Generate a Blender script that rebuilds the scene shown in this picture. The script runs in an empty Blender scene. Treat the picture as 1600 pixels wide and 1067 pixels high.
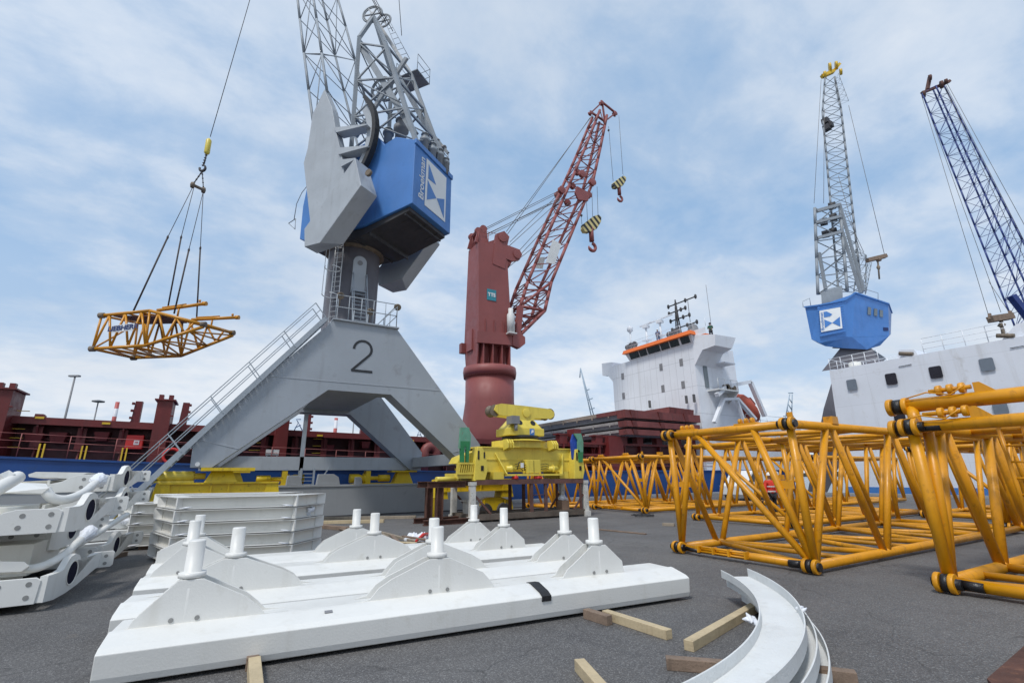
import bpy, bmesh, math, random
import numpy as np
from mathutils import Vector, Matrix
random.seed(7)
V = Vector
sc = bpy.context.scene
col = sc.collection
# ------------------------------------------------------------------ camera
# world axes: X runs along the quay, Y towards the water, Z up
F = 745.0; PITCH = math.atan(211/745); ROLL = math.radians(0.6); YAW = math.radians(30.7)
EYE = V((0, 0, 1.75))
fh = V((math.sin(YAW), math.cos(YAW), 0)); rt = V((math.cos(YAW), -math.sin(YAW), 0)); up = V((0, 0, 1))
fw = fh*math.cos(PITCH) + up*math.sin(PITCH); uu = -fh*math.sin(PITCH) + up*math.cos(PITCH)
CR = math.cos(ROLL)*rt - math.sin(ROLL)*uu; CU = math.sin(ROLL)*rt + math.cos(ROLL)*uu
cd = bpy.data.cameras.new("camera"); cam = bpy.data.objects.new("camera", cd); col.objects.link(cam)
cd.lens = F/1600*36; cd.sensor_width = 36; cd.clip_end = 6000; cd.clip_start = 0.05
m = Matrix((CR, CU, -fw)).transposed().to_4x4(); m.translation = EYE
cam.matrix_world = m; sc.camera = cam
# ------------------------------------------------------------------ light
SUN_EL = math.radians(57); SUN_DIR = V((-0.86, -0.52, 0)).normalized()
sd = (SUN_DIR*math.cos(SUN_EL) + up*math.sin(SUN_EL)).normalized()
ld = bpy.data.lights.new("sun", 'SUN'); ld.energy = 1.75; ld.angle = math.radians(10); ld.color = (1, .97, .92)
lo = bpy.data.objects.new("sun", ld); col.objects.link(lo); lo.rotation_euler = (-sd).to_track_quat('-Z', 'Y').to_euler()
w = bpy.data.worlds.new("World"); sc.world = w; w.use_nodes = True
nt = w.node_tree; N = nt.nodes; LK = nt.links; N.clear()
def nn(t, **k):
    n = N.new(t)
    for a, b in k.items(): setattr(n, a, b)
    return n
out = nn('ShaderNodeOutputWorld'); bg = nn('ShaderNodeBackground'); bg.inputs[1].default_value = 0.112
sky = nn('ShaderNodeTexSky', sky_type='NISHITA'); sky.sun_disc = False; sky.sun_elevation = SUN_EL
sky.sun_rotation = math.atan2(SUN_DIR.x, SUN_DIR.y); sky.air_density = 1.0; sky.dust_density = 2.0; sky.ozone_density = 1.5
tc = nn('ShaderNodeTexCoord'); sep = nn('ShaderNodeSeparateXYZ'); LK.new(tc.outputs['Generated'], sep.inputs[0])
def mth(op, a, b=None):
    n = nn('ShaderNodeMath', operation=op)
    for i, x in enumerate((a, b)):
        if x is None: continue
        if isinstance(x, (int, float)): n.inputs[i].default_value = x
        else: LK.new(x, n.inputs[i])
    return n.outputs[0]
zz = mth('ADD', mth('MAXIMUM', sep.outputs[2], 0.0), 0.22)
cx = mth('DIVIDE', sep.outputs[0], zz); cy = mth('DIVIDE', sep.outputs[1], zz)
cmb = nn('ShaderNodeCombineXYZ'); LK.new(cx, cmb.inputs[0]); LK.new(cy, cmb.inputs[1])
def noise(vec, scale, detail, rough, dist=0.0, off=(0, 0, 0), st=(1, 1, 1)):
    mp = nn('ShaderNodeMapping'); mp.inputs['Location'].default_value = off; mp.inputs['Scale'].default_value = st
    LK.new(vec, mp.inputs[0])
    n = nn('ShaderNodeTexNoise'); n.inputs['Scale'].default_value = scale; n.inputs['Detail'].default_value = detail
    n.inputs['Roughness'].default_value = rough; n.inputs['Distortion'].default_value = dist
    LK.new(mp.outputs[0], n.inputs['Vector']); return n.outputs['Fac']
def ramp(fac, stops):
    r = nn('ShaderNodeValToRGB'); LK.new(fac, r.inputs[0]); e = r.color_ramp.elements
    e[0].position, e[0].color = stops[0]; e[1].position, e[1].color = stops[-1]
    for p, c in stops[1:-1]:
        x = e.new(p); x.color = c
    return r.outputs[0]
def g4(v): return (v, v, v, 1)
n1 = noise(cmb.outputs[0], 1.05, 9, 0.50, 0.12, (3.1, 1.4, 0), (1, 1.15, 1))
n2 = noise(cmb.outputs[0], 4.2, 9, 0.60, 0.15, (7.7, 2.2, 0), (1, 1.2, 1))
mask = mth('ADD', mth('MULTIPLY', n1, 0.62), mth('MULTIPLY', n2, 0.38))
mk = ramp(mask, [(0.39, g4(0.05)), (0.47, g4(.27)), (0.535, g4(.55)), (0.65, g4(.86))])
# more cloud towards the horizon
hz = mth('SUBTRACT', 1.0, mth('MINIMUM', mth('MULTIPLY', mth('MAXIMUM', sep.outputs[2], 0.0), 2.6), 1.0))
fac = mth('MINIMUM', mth('ADD', mk, mth('MULTIPLY', hz, 0.55)), 1.0)
ncol = noise(cmb.outputs[0], 1.1, 6, 0.5, 0.0, (11, 5, 0))
cc = ramp(ncol, [(0.3, (4.3, 4.75, 5.35, 1)), (0.7, (5.6, 5.9, 6.3, 1))])
blue = nn('ShaderNodeMix', data_type='RGBA'); blue.inputs[0].default_value = .72
LK.new(sky.outputs[0], blue.inputs[6]); blue.inputs[7].default_value = (2.25, 3.6, 5.4, 1)
mx = nn('ShaderNodeMix', data_type='RGBA'); LK.new(fac, mx.inputs[0]); LK.new(blue.outputs[2], mx.inputs[6]); LK.new(cc, mx.inputs[7])
LK.new(mx.outputs[2], bg.inputs[0]); LK.new(bg.outputs[0], out.inputs[0])
sc.view_settings.view_transform = 'Standard'; sc.view_settings.look = 'None'
sc.view_settings.exposure = 0.47; sc.view_settings.gamma = 1.0
# ------------------------------------------------------------------ measuring helpers (photo pixel -> point on a world plane)
def ray(x, y): return fw*F + CR*(x-800) + CU*(533.5-y)
def onplane(x, y, p, n):
    d = ray(x, y); return EYE + d*((p-EYE).dot(n)/d.dot(n))
def PX(x, y, v): return onplane(x, y, V((v, 0, 0)), V((1, 0, 0)))
def PY(x, y, v): return onplane(x, y, V((0, v, 0)), V((0, 1, 0)))
def PZ(x, y, v=0.0): return onplane(x, y, V((0, 0, v)), V((0, 0, 1)))
def PD(x, y, d): return onplane(x, y, EYE+fh*d, fh)
# ------------------------------------------------------------------ materials
def paint(name, c, rough=.5, var=.12, dirt=None, damt=.25, dscale=1.2, metal=0.0, bump=.02, streak=True, spec=.5, fine=40):
    M = bpy.data.materials.new(name); M.use_nodes = True; t = M.node_tree; nd = t.nodes; lk = t.links
    b = nd['Principled BSDF']; b.inputs['Roughness'].default_value = rough; b.inputs['Metallic'].default_value = metal
    b.inputs['Specular IOR Level'].default_value = spec
    g = nd.new('ShaderNodeTexCoord'); oi = nd.new('ShaderNodeObjectInfo')
    va = nd.new('ShaderNodeVectorMath'); va.operation = 'ADD'; sm = nd.new('ShaderNodeVectorMath'); sm.operation = 'SCALE'
    cmbn = nd.new('ShaderNodeCombineXYZ')
    for i in range(3): lk.new(oi.outputs['Random'], cmbn.inputs[i])
    lk.new(cmbn.outputs[0], sm.inputs[0]); sm.inputs['Scale'].default_value = 50
    lk.new(g.outputs['Object'], va.inputs[0]); lk.new(sm.outputs[0], va.inputs[1])
    def nz(scale, det, st=(1, 1, 1)):
        mp = nd.new('ShaderNodeMapping'); mp.inputs['Scale'].default_value = st; lk.new(va.outputs[0], mp.inputs[0])
        n = nd.new('ShaderNodeTexNoise'); n.inputs['Scale'].default_value = scale; n.inputs['Detail'].default_value = det
        n.inputs['Roughness'].default_value = .6; lk.new(mp.outputs[0], n.inputs['Vector']); return n.outputs['Fac']
    def rp(f, a, bb, c0=0., c1=1.):
        r = nd.new('ShaderNodeMapRange'); lk.new(f, r.inputs[0]); r.inputs[1].default_value = a; r.inputs[2].default_value = bb
        r.inputs[3].default_value = c0; r.inputs[4].default_value = c1; return r.outputs[0]
    def mix(f, a, bb):
        x = nd.new('ShaderNodeMix'); x.data_type = 'RGBA'
        if isinstance(f, float): x.inputs[0].default_value = f
        else: lk.new(f, x.inputs[0])
        for i, q in ((6, a), (7, bb)):
            if isinstance(q, tuple): x.inputs[i].default_value = (*q[:3], 1)
            else: lk.new(q, x.inputs[i])
        return x.outputs[2]
    dk = tuple(x*(1-var*1.3) for x in c); lt = tuple(min(1, x*(1+var)) for x in c)
    base = mix(rp(nz(dscale, 5), .3, .7), dk, lt)
    d = dirt if dirt else tuple(x*.45+.02 for x in c)
    if streak:
        s = rp(nz(dscale*1.5, 6, (3, 3, .25)), .55, .75, 0, damt); base = mix(s, base, d)
    s2 = rp(nz(dscale*4, 8), .60, .72, 0, damt*1.3); base = mix(s2, base, d)
    lk.new(base, b.inputs['Base Color'])
    lk.new(rp(nz(dscale*3, 4), .3, .7, max(.05, rough-.1), min(1, rough+.12)), b.inputs['Roughness'])
    bm_ = nd.new('ShaderNodeBump'); bm_.inputs['Strength'].default_value = .35; bm_.inputs['Distance'].default_value = bump
    lk.new(nz(fine, 5), bm_.inputs['Height']); lk.new(bm_.outputs[0], b.inputs['Normal'])
    return M
M = {}
def P(k, *a, **kw): M[k] = paint(k, *a, **kw)
P('grey_paint', (.32, .35, .385), .5, .07, (.20, .20, .20), .35, .45)
P('light_grey', (.40, .43, .46), .5, .08, (.2, .2, .2), .25, .8)
P('lattice_grey', (.25, .28, .31), .5, .1, (.12, .11, .1), .3, 1)
P('dark_steel', (.045, .045, .05), .6, .2, (.10, .07, .05), .3, 1)
P('column_grey', (.115, .11, .125), .55, .12, (.06, .05, .05), .5, .8)
P('rust_ring', (.20, .16, .12), .8, .3, (.04, .03, .03), .8, 2)
P('crane_blue', (.065, .205, .52), .42, .08, (.04, .10, .28), .25, .5)
P('white_paint', (.74, .75, .75), .45, .04, (.50, .50, .47), .18, .7)
P('cream_white', (.71, .705, .675), .40, .04, (.46, .43, .36), .26, .9, bump=.006)
P('bore_shade_black', (.02, .02, .035), .95, .1, spec=.05)  # shade inside the yoke bores, put into the colour
P('hole_grey', (.26, .26, .25), .6, .1)
P('cream_inner', (.72, .705, .65), .5, .05, (.42, .40, .34), .2, 1, bump=.006)
P('off_white', (.68, .69, .68), .5, .06, (.42, .41, .38), .3, 1.2)
P('ship_white', (.76, .78, .82), .45, .05, (.42, .40, .36), .30, .35)
P('hull_white', (.58, .61, .68), .45, .05, (.44, .44, .45), .22, .25)
P('cover_rim', (.34, .32, .31), .7, .15, (.12, .09, .08), .6, 1.0)
P('primer_grey', (.27, .29, .32), .55, .1, (.2, .2, .2), .3, .8)
P('yellow_chrome', (.66, .285, .004), .40, .13, (.20, .085, .015), .5, 1.8, bump=.004)
P('boom_yellow', (.58, .25, .01), .35, .1, (.25, .11, .03), .3, 1.2, bump=.004)
P('lemon', (.74, .585, .085), .4, .09, (.30, .20, .04), .35, 1.6, bump=.006)
P('bogie_yellow', (.68, .47, .012), .42, .10, (.16, .10, .02), .5, 1.5, bump=.006)
P('ship_red', (.155, .020, .019), .5, .16, (.07, .02, .018), .45, .7)
P('ship_red_dark', (.075, .012, .014), .55, .2, (.035, .012, .012), .5, .8)
P('crane_red', (.27, .075, .068), .5, .10, (.16, .05, .045), .3, .4)
P('crane_red_light', (.30, .09, .085), .5, .10, (.16, .05, .05), .3, .4)
P('hull_blue', (.010, .060, .23), .4, .15, (.02, .05, .12), .3, .35)
P('rust', (.085, .036, .025), .85, .4, (.20, .09, .05), .6, 2.2, bump=.02)
P('rust_brown', (.13, .062, .05), .8, .3, (.06, .03, .025), .6, 2.2, bump=.02)
P('cradle_base', (.12, .095, .075), .85, .3, (.07, .04, .03), .9, 2.0, bump=.02)
P('chipped_white', (.60, .59, .55), .7, .15, (.10, .05, .03), 1.0, 3.2, bump=.02)
P('black_rubber', (.018, .018, .02), .6, .2, (.04, .04, .04), .3, 2)
P('black_oil', (.012, .011, .012), .35, .2, (.05, .03, .02), .4, 3)
P('rope', (.06, .05, .05), .7, .2, streak=False)
P('tackle_rope', (.16, .15, .14), .7, .1, streak=False)
P('concrete', (.30, .31, .32), .85, .07, (.20, .20, .20), .40, .5, bump=.02, fine=60)
P('timber_new', (.50, .40, .25), .75, .12, (.30, .22, .13), .4, 4, bump=.02)
P('timber_old', (.21, .15, .11), .85, .2, (.08, .06, .045), .6, 4, bump=.03)
P('timber_grey', (.30, .25, .19), .85, .2, (.14, .10, .07), .5, 4, bump=.03)
P('plastic_wrap', (.74, .76, .80), .3, .05, (.6, .62, .66), .2, 5, bump=.05, fine=14)
P('orange', (.80, .17, .025), .45, .06, (.5, .14, .04), .2, .8)
P('boat_orange', (.55, .11, .06), .45, .1, (.35, .1, .06), .3, .8)
P('green_paint', (.02, .21, .07), .5, .15, (.10, .11, .08), .5, 3)
P('green_pale', (.13, .33, .22), .6, .15, (.20, .15, .11), .7, 3)
P('blue_flap', (.012, .06, .36), .45, .12, (.01, .03, .15), .4, 3)
P('teal', (.03, .24, .30), .5, .05)
P('red_signal', (.62, .035, .03), .5, .12, (.35, .03, .03), .3, 2)
P('vest', (.85, .06, .035), .7, .1)
P('helmet_white', (.78, .79, .80), .35, .03)
P('cloth_navy', (.02, .035, .12), .85, .15)
P('cloth_green', (.015, .08, .055), .85, .15)
P('cloth_dark', (.025, .027, .035), .85, .15)
P('skin', (.48, .27, .19), .55, .05, streak=False)
P('glass_dark', (.022, .028, .03), .12, .3, (.06, .07, .07), .5, .6, spec=.8, bump=.0)
P('glass_grey', (.13, .16, .18), .15, .1, (.1, .12, .12), .3, .6, spec=.8, bump=.0)
P('port_dark', (.015, .012, .02), .3, .3)
P('port_grey', (.16, .19, .23), .35, .1)
P('galv', (.34, .38, .42), .45, .12, (.22, .24, .26), .3, 2)
P('lamp_grey', (.22, .22, .23), .5, .1)
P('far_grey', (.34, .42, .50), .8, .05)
P('far_blue', (.10, .16, .30), .6, .08)
P('boom_blue', (.02, .045, .20), .5, .12, (.05, .04, .06), .3, .6)
P('cover_brown', (.19, .050, .046), .6, .2, (.055, .03, .03), .75, .8)
P('cover_tan', (.33, .27, .22), .75, .15, (.16, .13, .11), .5, .8)
P('cardboard', (.33, .21, .14), .8, .1)
P('water', (.03, .05, .06), .12, .2, spec=.6, bump=.3, fine=1.5)
P('land', (.05, .06, .05), .9, .2)
P('logo_white', (.76, .77, .76), .45, .03, (.6, .6, .58), .1)
P('black_text', (.02, .022, .025), .5, .1, streak=False)
P('blue_text', (.02, .045, .16), .5, .1, streak=False)
P('yellow_mark', (.70, .45, .03), .5, .1)
P('black_white', (.1, .1, .1), .5, .1)
def asphalt():
    Mt = bpy.data.materials.new('asphalt'); Mt.use_nodes = True; t = Mt.node_tree; nd = t.nodes; lk = t.links
    b = nd['Principled BSDF']; g = nd.new('ShaderNodeTexCoord')
    def nz(scale, det, rough=.6, st=(1, 1, 1), dist=0):
        mp = nd.new('ShaderNodeMapping'); mp.inputs['Scale'].default_value = st; lk.new(g.outputs['Object'], mp.inputs[0])
        n = nd.new('ShaderNodeTexNoise'); n.inputs['Scale'].default_value = scale; n.inputs['Detail'].default_value = det
        n.inputs['Roughness'].default_value = rough; n.inputs['Distortion'].default_value = dist
        lk.new(mp.outputs[0], n.inputs['Vector']); return n.outputs['Fac']
    def rp(f, a, bb, c0=0., c1=1.):
        r = nd.new('ShaderNodeMapRange'); lk.new(f, r.inputs[0]); r.inputs[1].default_value = a; r.inputs[2].default_value = bb
        r.inputs[3].default_value = c0; r.inputs[4].default_value = c1; return r.outputs[0]
    def mix(f, a, bb):
        x = nd.new('ShaderNodeMix'); x.data_type = 'RGBA'; lk.new(f, x.inputs[0])
        for i, q in ((6, a), (7, bb)):
            if isinstance(q, tuple): x.inputs[i].default_value = (*q, 1)
            else: lk.new(q, x.inputs[i])
        return x.outputs[2]
    c = mix(rp(nz(.35, 6), .3, .7), (.076, .072, .071), (.132, .126, .122))
    c = mix(rp(nz(2.3, 8, .7), .52, .75, 0, .5), c, (.075, .073, .078))
    c = mix(rp(nz(.32, 8, .68, (1, .55, 1), 1.2), .54, .66, 0, .6), c, (.056, .053, .055))      # old damp stains
    c = mix(rp(nz(.85, 9, .7, (.5, 1.2, 1), .8), .60, .70, 0, .5), c, (.050, .047, .048))
    c = mix(rp(nz(.22, 7, .6, (1.3, .5, 1), .5), .56, .66, 0, .45), c, (.155, .148, .140))     # dusty worn lanes
    gs = nd.new('ShaderNodeSeparateXYZ'); lk.new(g.outputs['Object'], gs.inputs[0])
    c = mix(rp(nz(1.7, 6, .6, (.6, 1.4, 1), 1.), .70, .76, 0, .4), c, (.23, .19, .15))       # pale rusty spots
    vo = nd.new('ShaderNodeTexVoronoi'); vo.inputs['Scale'].default_value = 95; lk.new(g.outputs['Object'], vo.inputs['Vector'])
    sp = nd.new('ShaderNodeSeparateColor'); lk.new(vo.outputs['Color'], sp.inputs[0])
    c = mix(rp(sp.outputs[0], .6, 1, 0, .5), c, (.36, .355, .345))
    c = mix(rp(sp.outputs[1], .6, 1, 0, .45), c, (.035, .035, .04))
    # hairline cracks and tyre rubber
    mpv = nd.new('ShaderNodeMapping'); lk.new(g.outputs['Object'], mpv.inputs[0])
    nd2 = nd.new('ShaderNodeTexNoise'); nd2.inputs['Scale'].default_value = 1.3; nd2.inputs['Detail'].default_value = 5; lk.new(g.outputs['Object'], nd2.inputs['Vector'])
    vm = nd.new('ShaderNodeVectorMath'); vm.operation = 'MULTIPLY_ADD'; lk.new(nd2.outputs['Color'], vm.inputs[0]); vm.inputs[1].default_value = (.7, .7, .7); lk.new(mpv.outputs[0], vm.inputs[2])
    ve = nd.new('ShaderNodeTexVoronoi'); ve.feature = 'DISTANCE_TO_EDGE'; ve.inputs['Scale'].default_value = .27; lk.new(vm.outputs[0], ve.inputs['Vector'])
    c = mix(rp(ve.outputs['Distance'], .0, .0035, .55, 0), c, (.03, .03, .03))
    c = mix(rp(nz(1.1, 5, .6, (.22, 2.6, 1), .4), .60, .72, 0, .38), c, (.045, .043, .044))
    c = mix(rp(nz(3.1, 4, .5, (1, 1, 1), .2), .72, .76, 0, .6), c, (.04, .036, .034))           # oil drips
    lk.new(c, b.inputs['Base Color']); b.inputs['Roughness'].default_value = .8
    lk.new(rp(nz(.6, 5), .35, .7, .62, .9), b.inputs['Roughness'])
    bp = nd.new('ShaderNodeBump'); bp.inputs['Strength'].default_value = .6; bp.inputs['Distance'].default_value = .012
    lk.new(vo.outputs['Distance'], bp.inputs['Height']); lk.new(bp.outputs[0], b.inputs['Normal'])
    return Mt
M['asphalt'] = asphalt()
def stripes(name, c1, c2, scale, rot=(0, 0, 0)):
    Mt = paint(name, c1, .5, .1); t = Mt.node_tree; nd = t.nodes; lk = t.links; b = nd['Principled BSDF']
    g = nd.new('ShaderNodeTexCoord'); mp = nd.new('ShaderNodeMapping'); mp.inputs['Rotation'].default_value = rot
    lk.new(g.outputs['Object'], mp.inputs[0]); wv = nd.new('ShaderNodeTexWave'); wv.inputs['Scale'].default_value = scale
    wv.wave_profile = 'SIN'; lk.new(mp.outputs[0], wv.inputs['Vector'])
    r = nd.new('ShaderNodeValToRGB'); r.color_ramp.interpolation = 'CONSTANT'; lk.new(wv.outputs['Fac'], r.inputs[0])
    r.color_ramp.elements[0].color = (*c1, 1); r.color_ramp.elements[1].position = .5; r.color_ramp.elements[1].color = (*c2, 1)
    lk.new(r.outputs[0], b.inputs['Base Color']); M[name] = Mt
stripes('hazard', (.62, .52, .22), (.02, .02, .02), .42, (0, .8, 0))
stripes('chimney_bands', (.65, .65, .68), (.45, .10, .09), .022, (0, math.pi/2, 0))
# white panelled plating of the wheelhouse: thin seams every metre
def seams(name, base, sx, sz, k=.45, wd=.05):
    Mt = paint(name, base, .45, .04, (.45, .43, .40), .3, .35); t = Mt.node_tree; nd = t.nodes; lk = t.links; b = nd['Principled BSDF']
    src = b.inputs['Base Color'].links[0].from_socket
    g = nd.new('ShaderNodeTexCoord'); s = nd.new('ShaderNodeSeparateXYZ'); lk.new(g.outputs['Object'], s.inputs[0])
    def mm(op, a, v):
        n = nd.new('ShaderNodeMath'); n.operation = op; lk.new(a, n.inputs[0])
        if isinstance(v, float): n.inputs[1].default_value = v
        else: lk.new(v, n.inputs[1])
        return n.outputs[0]
    def line(o, per, wd): return mm('LESS_THAN', mm('MODULO', mm('ADD', o, 500.0), per), wd)
    f = mm('MAXIMUM', line(s.outputs[1], sx, wd), line(s.outputs[2], sz, wd*1.2))
    f = mm('MULTIPLY', f, k)
    x = nd.new('ShaderNodeMix'); x.data_type = 'RGBA'; lk.new(f, x.inputs[0]); lk.new(src, x.inputs[6]); x.inputs[7].default_value = (.30, .31, .33, 1)
    lk.new(x.outputs[2], b.inputs['Base Color']); M[name] = Mt
seams('panelled_white', (.76, .78, .82), .95, 2.9, .38)
seams('hull_white', (.74, .77, .83), 5.2, 2.55, .16, .035)
# ------------------------------------------------------------------ mesh builder
WL = {}
class MB:
    def __init__(s, S=1.0): s.v = []; s.f = []; s.sm = []; s.S = S
    def face(s, pts, smooth=False):
        n = len(s.v); s.v += [V(p) for p in pts]; s.f.append(tuple(range(n, n+len(pts)))); s.sm.append(smooth)
    def hexa(s, b, t):
        n = len(s.v); s.v += [V(p) for p in b]+[V(p) for p in t]; k = len(b)
        s.f.append(tuple(n+i for i in reversed(range(k)))); s.f.append(tuple(n+k+i for i in range(k)))
        for i in range(k): s.f.append((n+i, n+(i+1) % k, n+k+(i+1) % k, n+k+i))
        s.sm += [False]*(k+2)
    def box(s, lo, hi):
        x0, y0, z0 = lo; x1, y1, z1 = hi
        s.hexa([(x0, y0, z0), (x1, y0, z0), (x1, y1, z0), (x0, y1, z0)], [(x0, y0, z1), (x1, y0, z1), (x1, y1, z1), (x0, y1, z1)])
    def prism(s, pts, off):
        off = V(off); s.hexa([V(p) for p in pts], [V(p)+off for p in pts])
    def bar(s, p, q, a, b, upv=(0, 0, 1)):
        p = V(p); q = V(q); d = (q-p).normalized(); u0 = V(upv)
        if abs(d.dot(u0)) > .98: u0 = V((1, 0, 0))
        x = d.cross(u0).normalized()*a/2; y = x.cross(d).normalized()*b/2
        c = [x+y, -x+y, -x-y, x-y]; s.hexa([p+k for k in c], [q+k for k in c])
    def ring(s, c, x, y, r, n): return [c+x*(r*math.cos(2*math.pi*i/n))+y*(r*math.sin(2*math.pi*i/n)) for i in range(n)]
    def tube(s, p, q, r, n=10, r2=None):
        p = V(p); q = V(q); d = (q-p)
        if d.length < 1e-6: return
        d.normalize(); u0 = V((0, 0, 1)) if abs(d.z) < .9 else V((1, 0, 0)); x = d.cross(u0).normalized(); y = x.cross(d)
        a = s.ring(p, x, y, r, n); b = s.ring(q, x, y, r2 if r2 is not None else r, n); k = len(s.v); s.v += a+b
        for i in range(n): s.f.append((k+i, k+(i+1) % n, k+n+(i+1) % n, k+n+i)); s.sm.append(True)
        s.f.append(tuple(k+i for i in reversed(range(n)))); s.f.append(tuple(k+n+i for i in range(n))); s.sm += [False, False]
    def path(s, pts, r, n=8, closed=False):
        pts = [V(p) for p in pts]; k0 = len(s.v); m_ = len(pts); prev = None
        for i, p in enumerate(pts):
            if closed: d = pts[(i+1) % m_]-pts[i-1]
            else: d = pts[min(i+1, m_-1)]-pts[max(i-1, 0)]
            d.normalize()
            if prev is None:
                u0 = V((0, 0, 1)) if abs(d.z) < .9 else V((1, 0, 0)); x = d.cross(u0).normalized()
            else: x = (prev-d*prev.dot(d)).normalized()
            prev = x; y = x.cross(d); s.v += s.ring(p, x, y, r[i] if isinstance(r, (list, tuple)) else r, n)
        for i in range(m_ if closed else m_-1):
            a = k0+i*n; b = k0+((i+1) % m_)*n
            for j in range(n): s.f.append((a+j, a+(j+1) % n, b+(j+1) % n, b+j)); s.sm.append(True)
        if not closed:
            s.f.append(tuple(k0+j for j in reversed(range(n)))); s.f.append(tuple(k0+(m_-1)*n+j for j in range(n))); s.sm += [False, False]
    def lathe(s, c, ax, prof, n=24, cap=True):
        c = V(c); ax = V(ax).normalized(); u0 = V((0, 0, 1)) if abs(ax.z) < .9 else V((1, 0, 0)); x = ax.cross(u0).normalized(); y = ax.cross(x)
        k = len(s.v)
        for r, h in prof: s.v += s.ring(c+ax*h, x, y, r, n)
        for i in range(len(prof)-1):
            a = k+i*n; b = a+n
            for j in range(n): s.f.append((a+j, a+(j+1) % n, b+(j+1) % n, b+j)); s.sm.append(abs(prof[i][0]-prof[i+1][0]) < abs(prof[i][1]-prof[i+1][1])*2.5)
        if cap:
            s.f.append(tuple(k+j for j in reversed(range(n)))); e = k+(len(prof)-1)*n; s.f.append(tuple(e+j for j in range(n))); s.sm += [False, False]
    def poly(s, pts3, normal, th):          # extruded polygon centred on its plane
        nrm = V(normal).normalized(); s.prism([V(p)-nrm*th/2 for p in pts3], nrm*th)
    def plate_hole(s, org, ex, ey, outline, hc, hr, th, nh=20):   # plate with one round hole; outline in local 2-D
        org = V(org); ex = V(ex); ey = V(ey); nz_ = ex.cross(ey).normalized()
        bmx = bmesh.new()
        def P2(a, z): return org+ex*a[0]+ey*a[1]+nz_*z
        ang = [math.atan2(p[1]-hc[1], p[0]-hc[0]) for p in outline]
        m_ = len(outline); hole = [(hc[0]+hr*math.cos(a), hc[1]+hr*math.sin(a)) for a in ang]
        # densify: hole ring by interpolated angles so it stays round
        O2 = []; H2 = []
        for i in range(m_):
            a0 = ang[i]; a1 = ang[(i+1) % m_]
            while a1 <= a0: a1 += 2*math.pi
            k = max(1, int((a1-a0)/(math.pi/10))+1)
            for j in range(k):
                t = j/k; p0 = outline[i]; p1 = outline[(i+1) % m_]
                O2.append((p0[0]+(p1[0]-p0[0])*t, p0[1]+(p1[1]-p0[1])*t)); aa = a0+(a1-a0)*t
                H2.append((hc[0]+hr*math.cos(aa), hc[1]+hr*math.sin(aa)))
        k = len(s.v); q = len(O2)
        for z in (0, th):
            s.v += [P2(p, z) for p in O2]+[P2(p, z) for p in H2]
        for i in range(q):
            j = (i+1) % q
            s.f.append((k+i, k+j, k+q+j, k+q+i)); s.f.append((k+2*q+i, k+3*q+i, k+3*q+j, k+2*q+j))
            s.f.append((k+i, k+2*q+i, k+2*q+j, k+j)); s.f.append((k+q+i, k+q+j, k+3*q+j, k+3*q+i)); s.sm += [False, False, False, True]
    def text(s, body, size, org, ex, ey, bold=0.0, align='CENTER'):
        cu = bpy.data.curves.new('t', 'FONT'); cu.body = body; cu.size = size; cu.align_x = align; cu.align_y = 'CENTER'; cu.extrude = .004; cu.offset = bold
        o = bpy.data.objects.new('t', cu); col.objects.link(o); dg = bpy.context.evaluated_depsgraph_get()
        me = bpy.data.meshes.new_from_object(o.evaluated_get(dg)); k = len(s.v); ex = V(ex).normalized(); ey = V(ey).normalized(); ez = ex.cross(ey)
        for vv in me.vertices: s.v.append(V(org)+ex*vv.co.x+ey*vv.co.y+ez*vv.co.z)
        for p in me.polygons: s.f.append(tuple(k+i for i in p.vertices)); s.sm.append(False)
        bpy.data.objects.remove(o); bpy.data.curves.remove(cu); bpy.data.meshes.remove(me)
    def pieces(s):
        n = len(s.v); par = list(range(n))
        def fd(i):
            while par[i] != i: par[i] = par[par[i]]; i = par[i]
            return i
        for f in s.f:
            r0 = fd(f[0])
            for i in f[1:]: par[fd(i)] = r0
        roots = {}; isl = [roots.setdefault(fd(i), len(roots)) for i in range(n)]; k = len(roots)
        if k < 2 or k > 900: return None
        P_ = np.array([tuple(p) for p in s.v])*s.S; I = np.array(isl); lo = np.full((k, 3), 1e9); hi = np.full((k, 3), -1e9)
        np.minimum.at(lo, I, P_); np.maximum.at(hi, I, P_); sz = (hi-lo).max(axis=1)
        gap = np.maximum(0, np.maximum(lo[:, None]-hi[None], lo[None]-hi[:, None])); near = np.sqrt((gap**2).sum(axis=2)) <= np.maximum(.02, .5*np.maximum(sz[:, None], sz[None]))
        lab = np.full(k, -1); c = 0
        for i in range(k):
            if lab[i] >= 0: continue
            st_ = [i]; lab[i] = c
            while st_:
                j = st_.pop()
                for q in np.nonzero(near[j] & (lab < 0))[0]: lab[q] = c; st_.append(int(q))
            c += 1
        if c < 2 or c > 60: return None
        out_ = []
        for g_ in range(c):
            m_ = MB(s.S); mp = {}
            for f, sm_ in zip(s.f, s.sm):
                if lab[isl[f[0]]] != g_: continue
                for i in f:
                    if i not in mp: mp[i] = len(m_.v); m_.v.append(s.v[i])
                m_.f.append(tuple(mp[i] for i in f)); m_.sm.append(sm_)
            out_.append(m_)
        return out_
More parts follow.
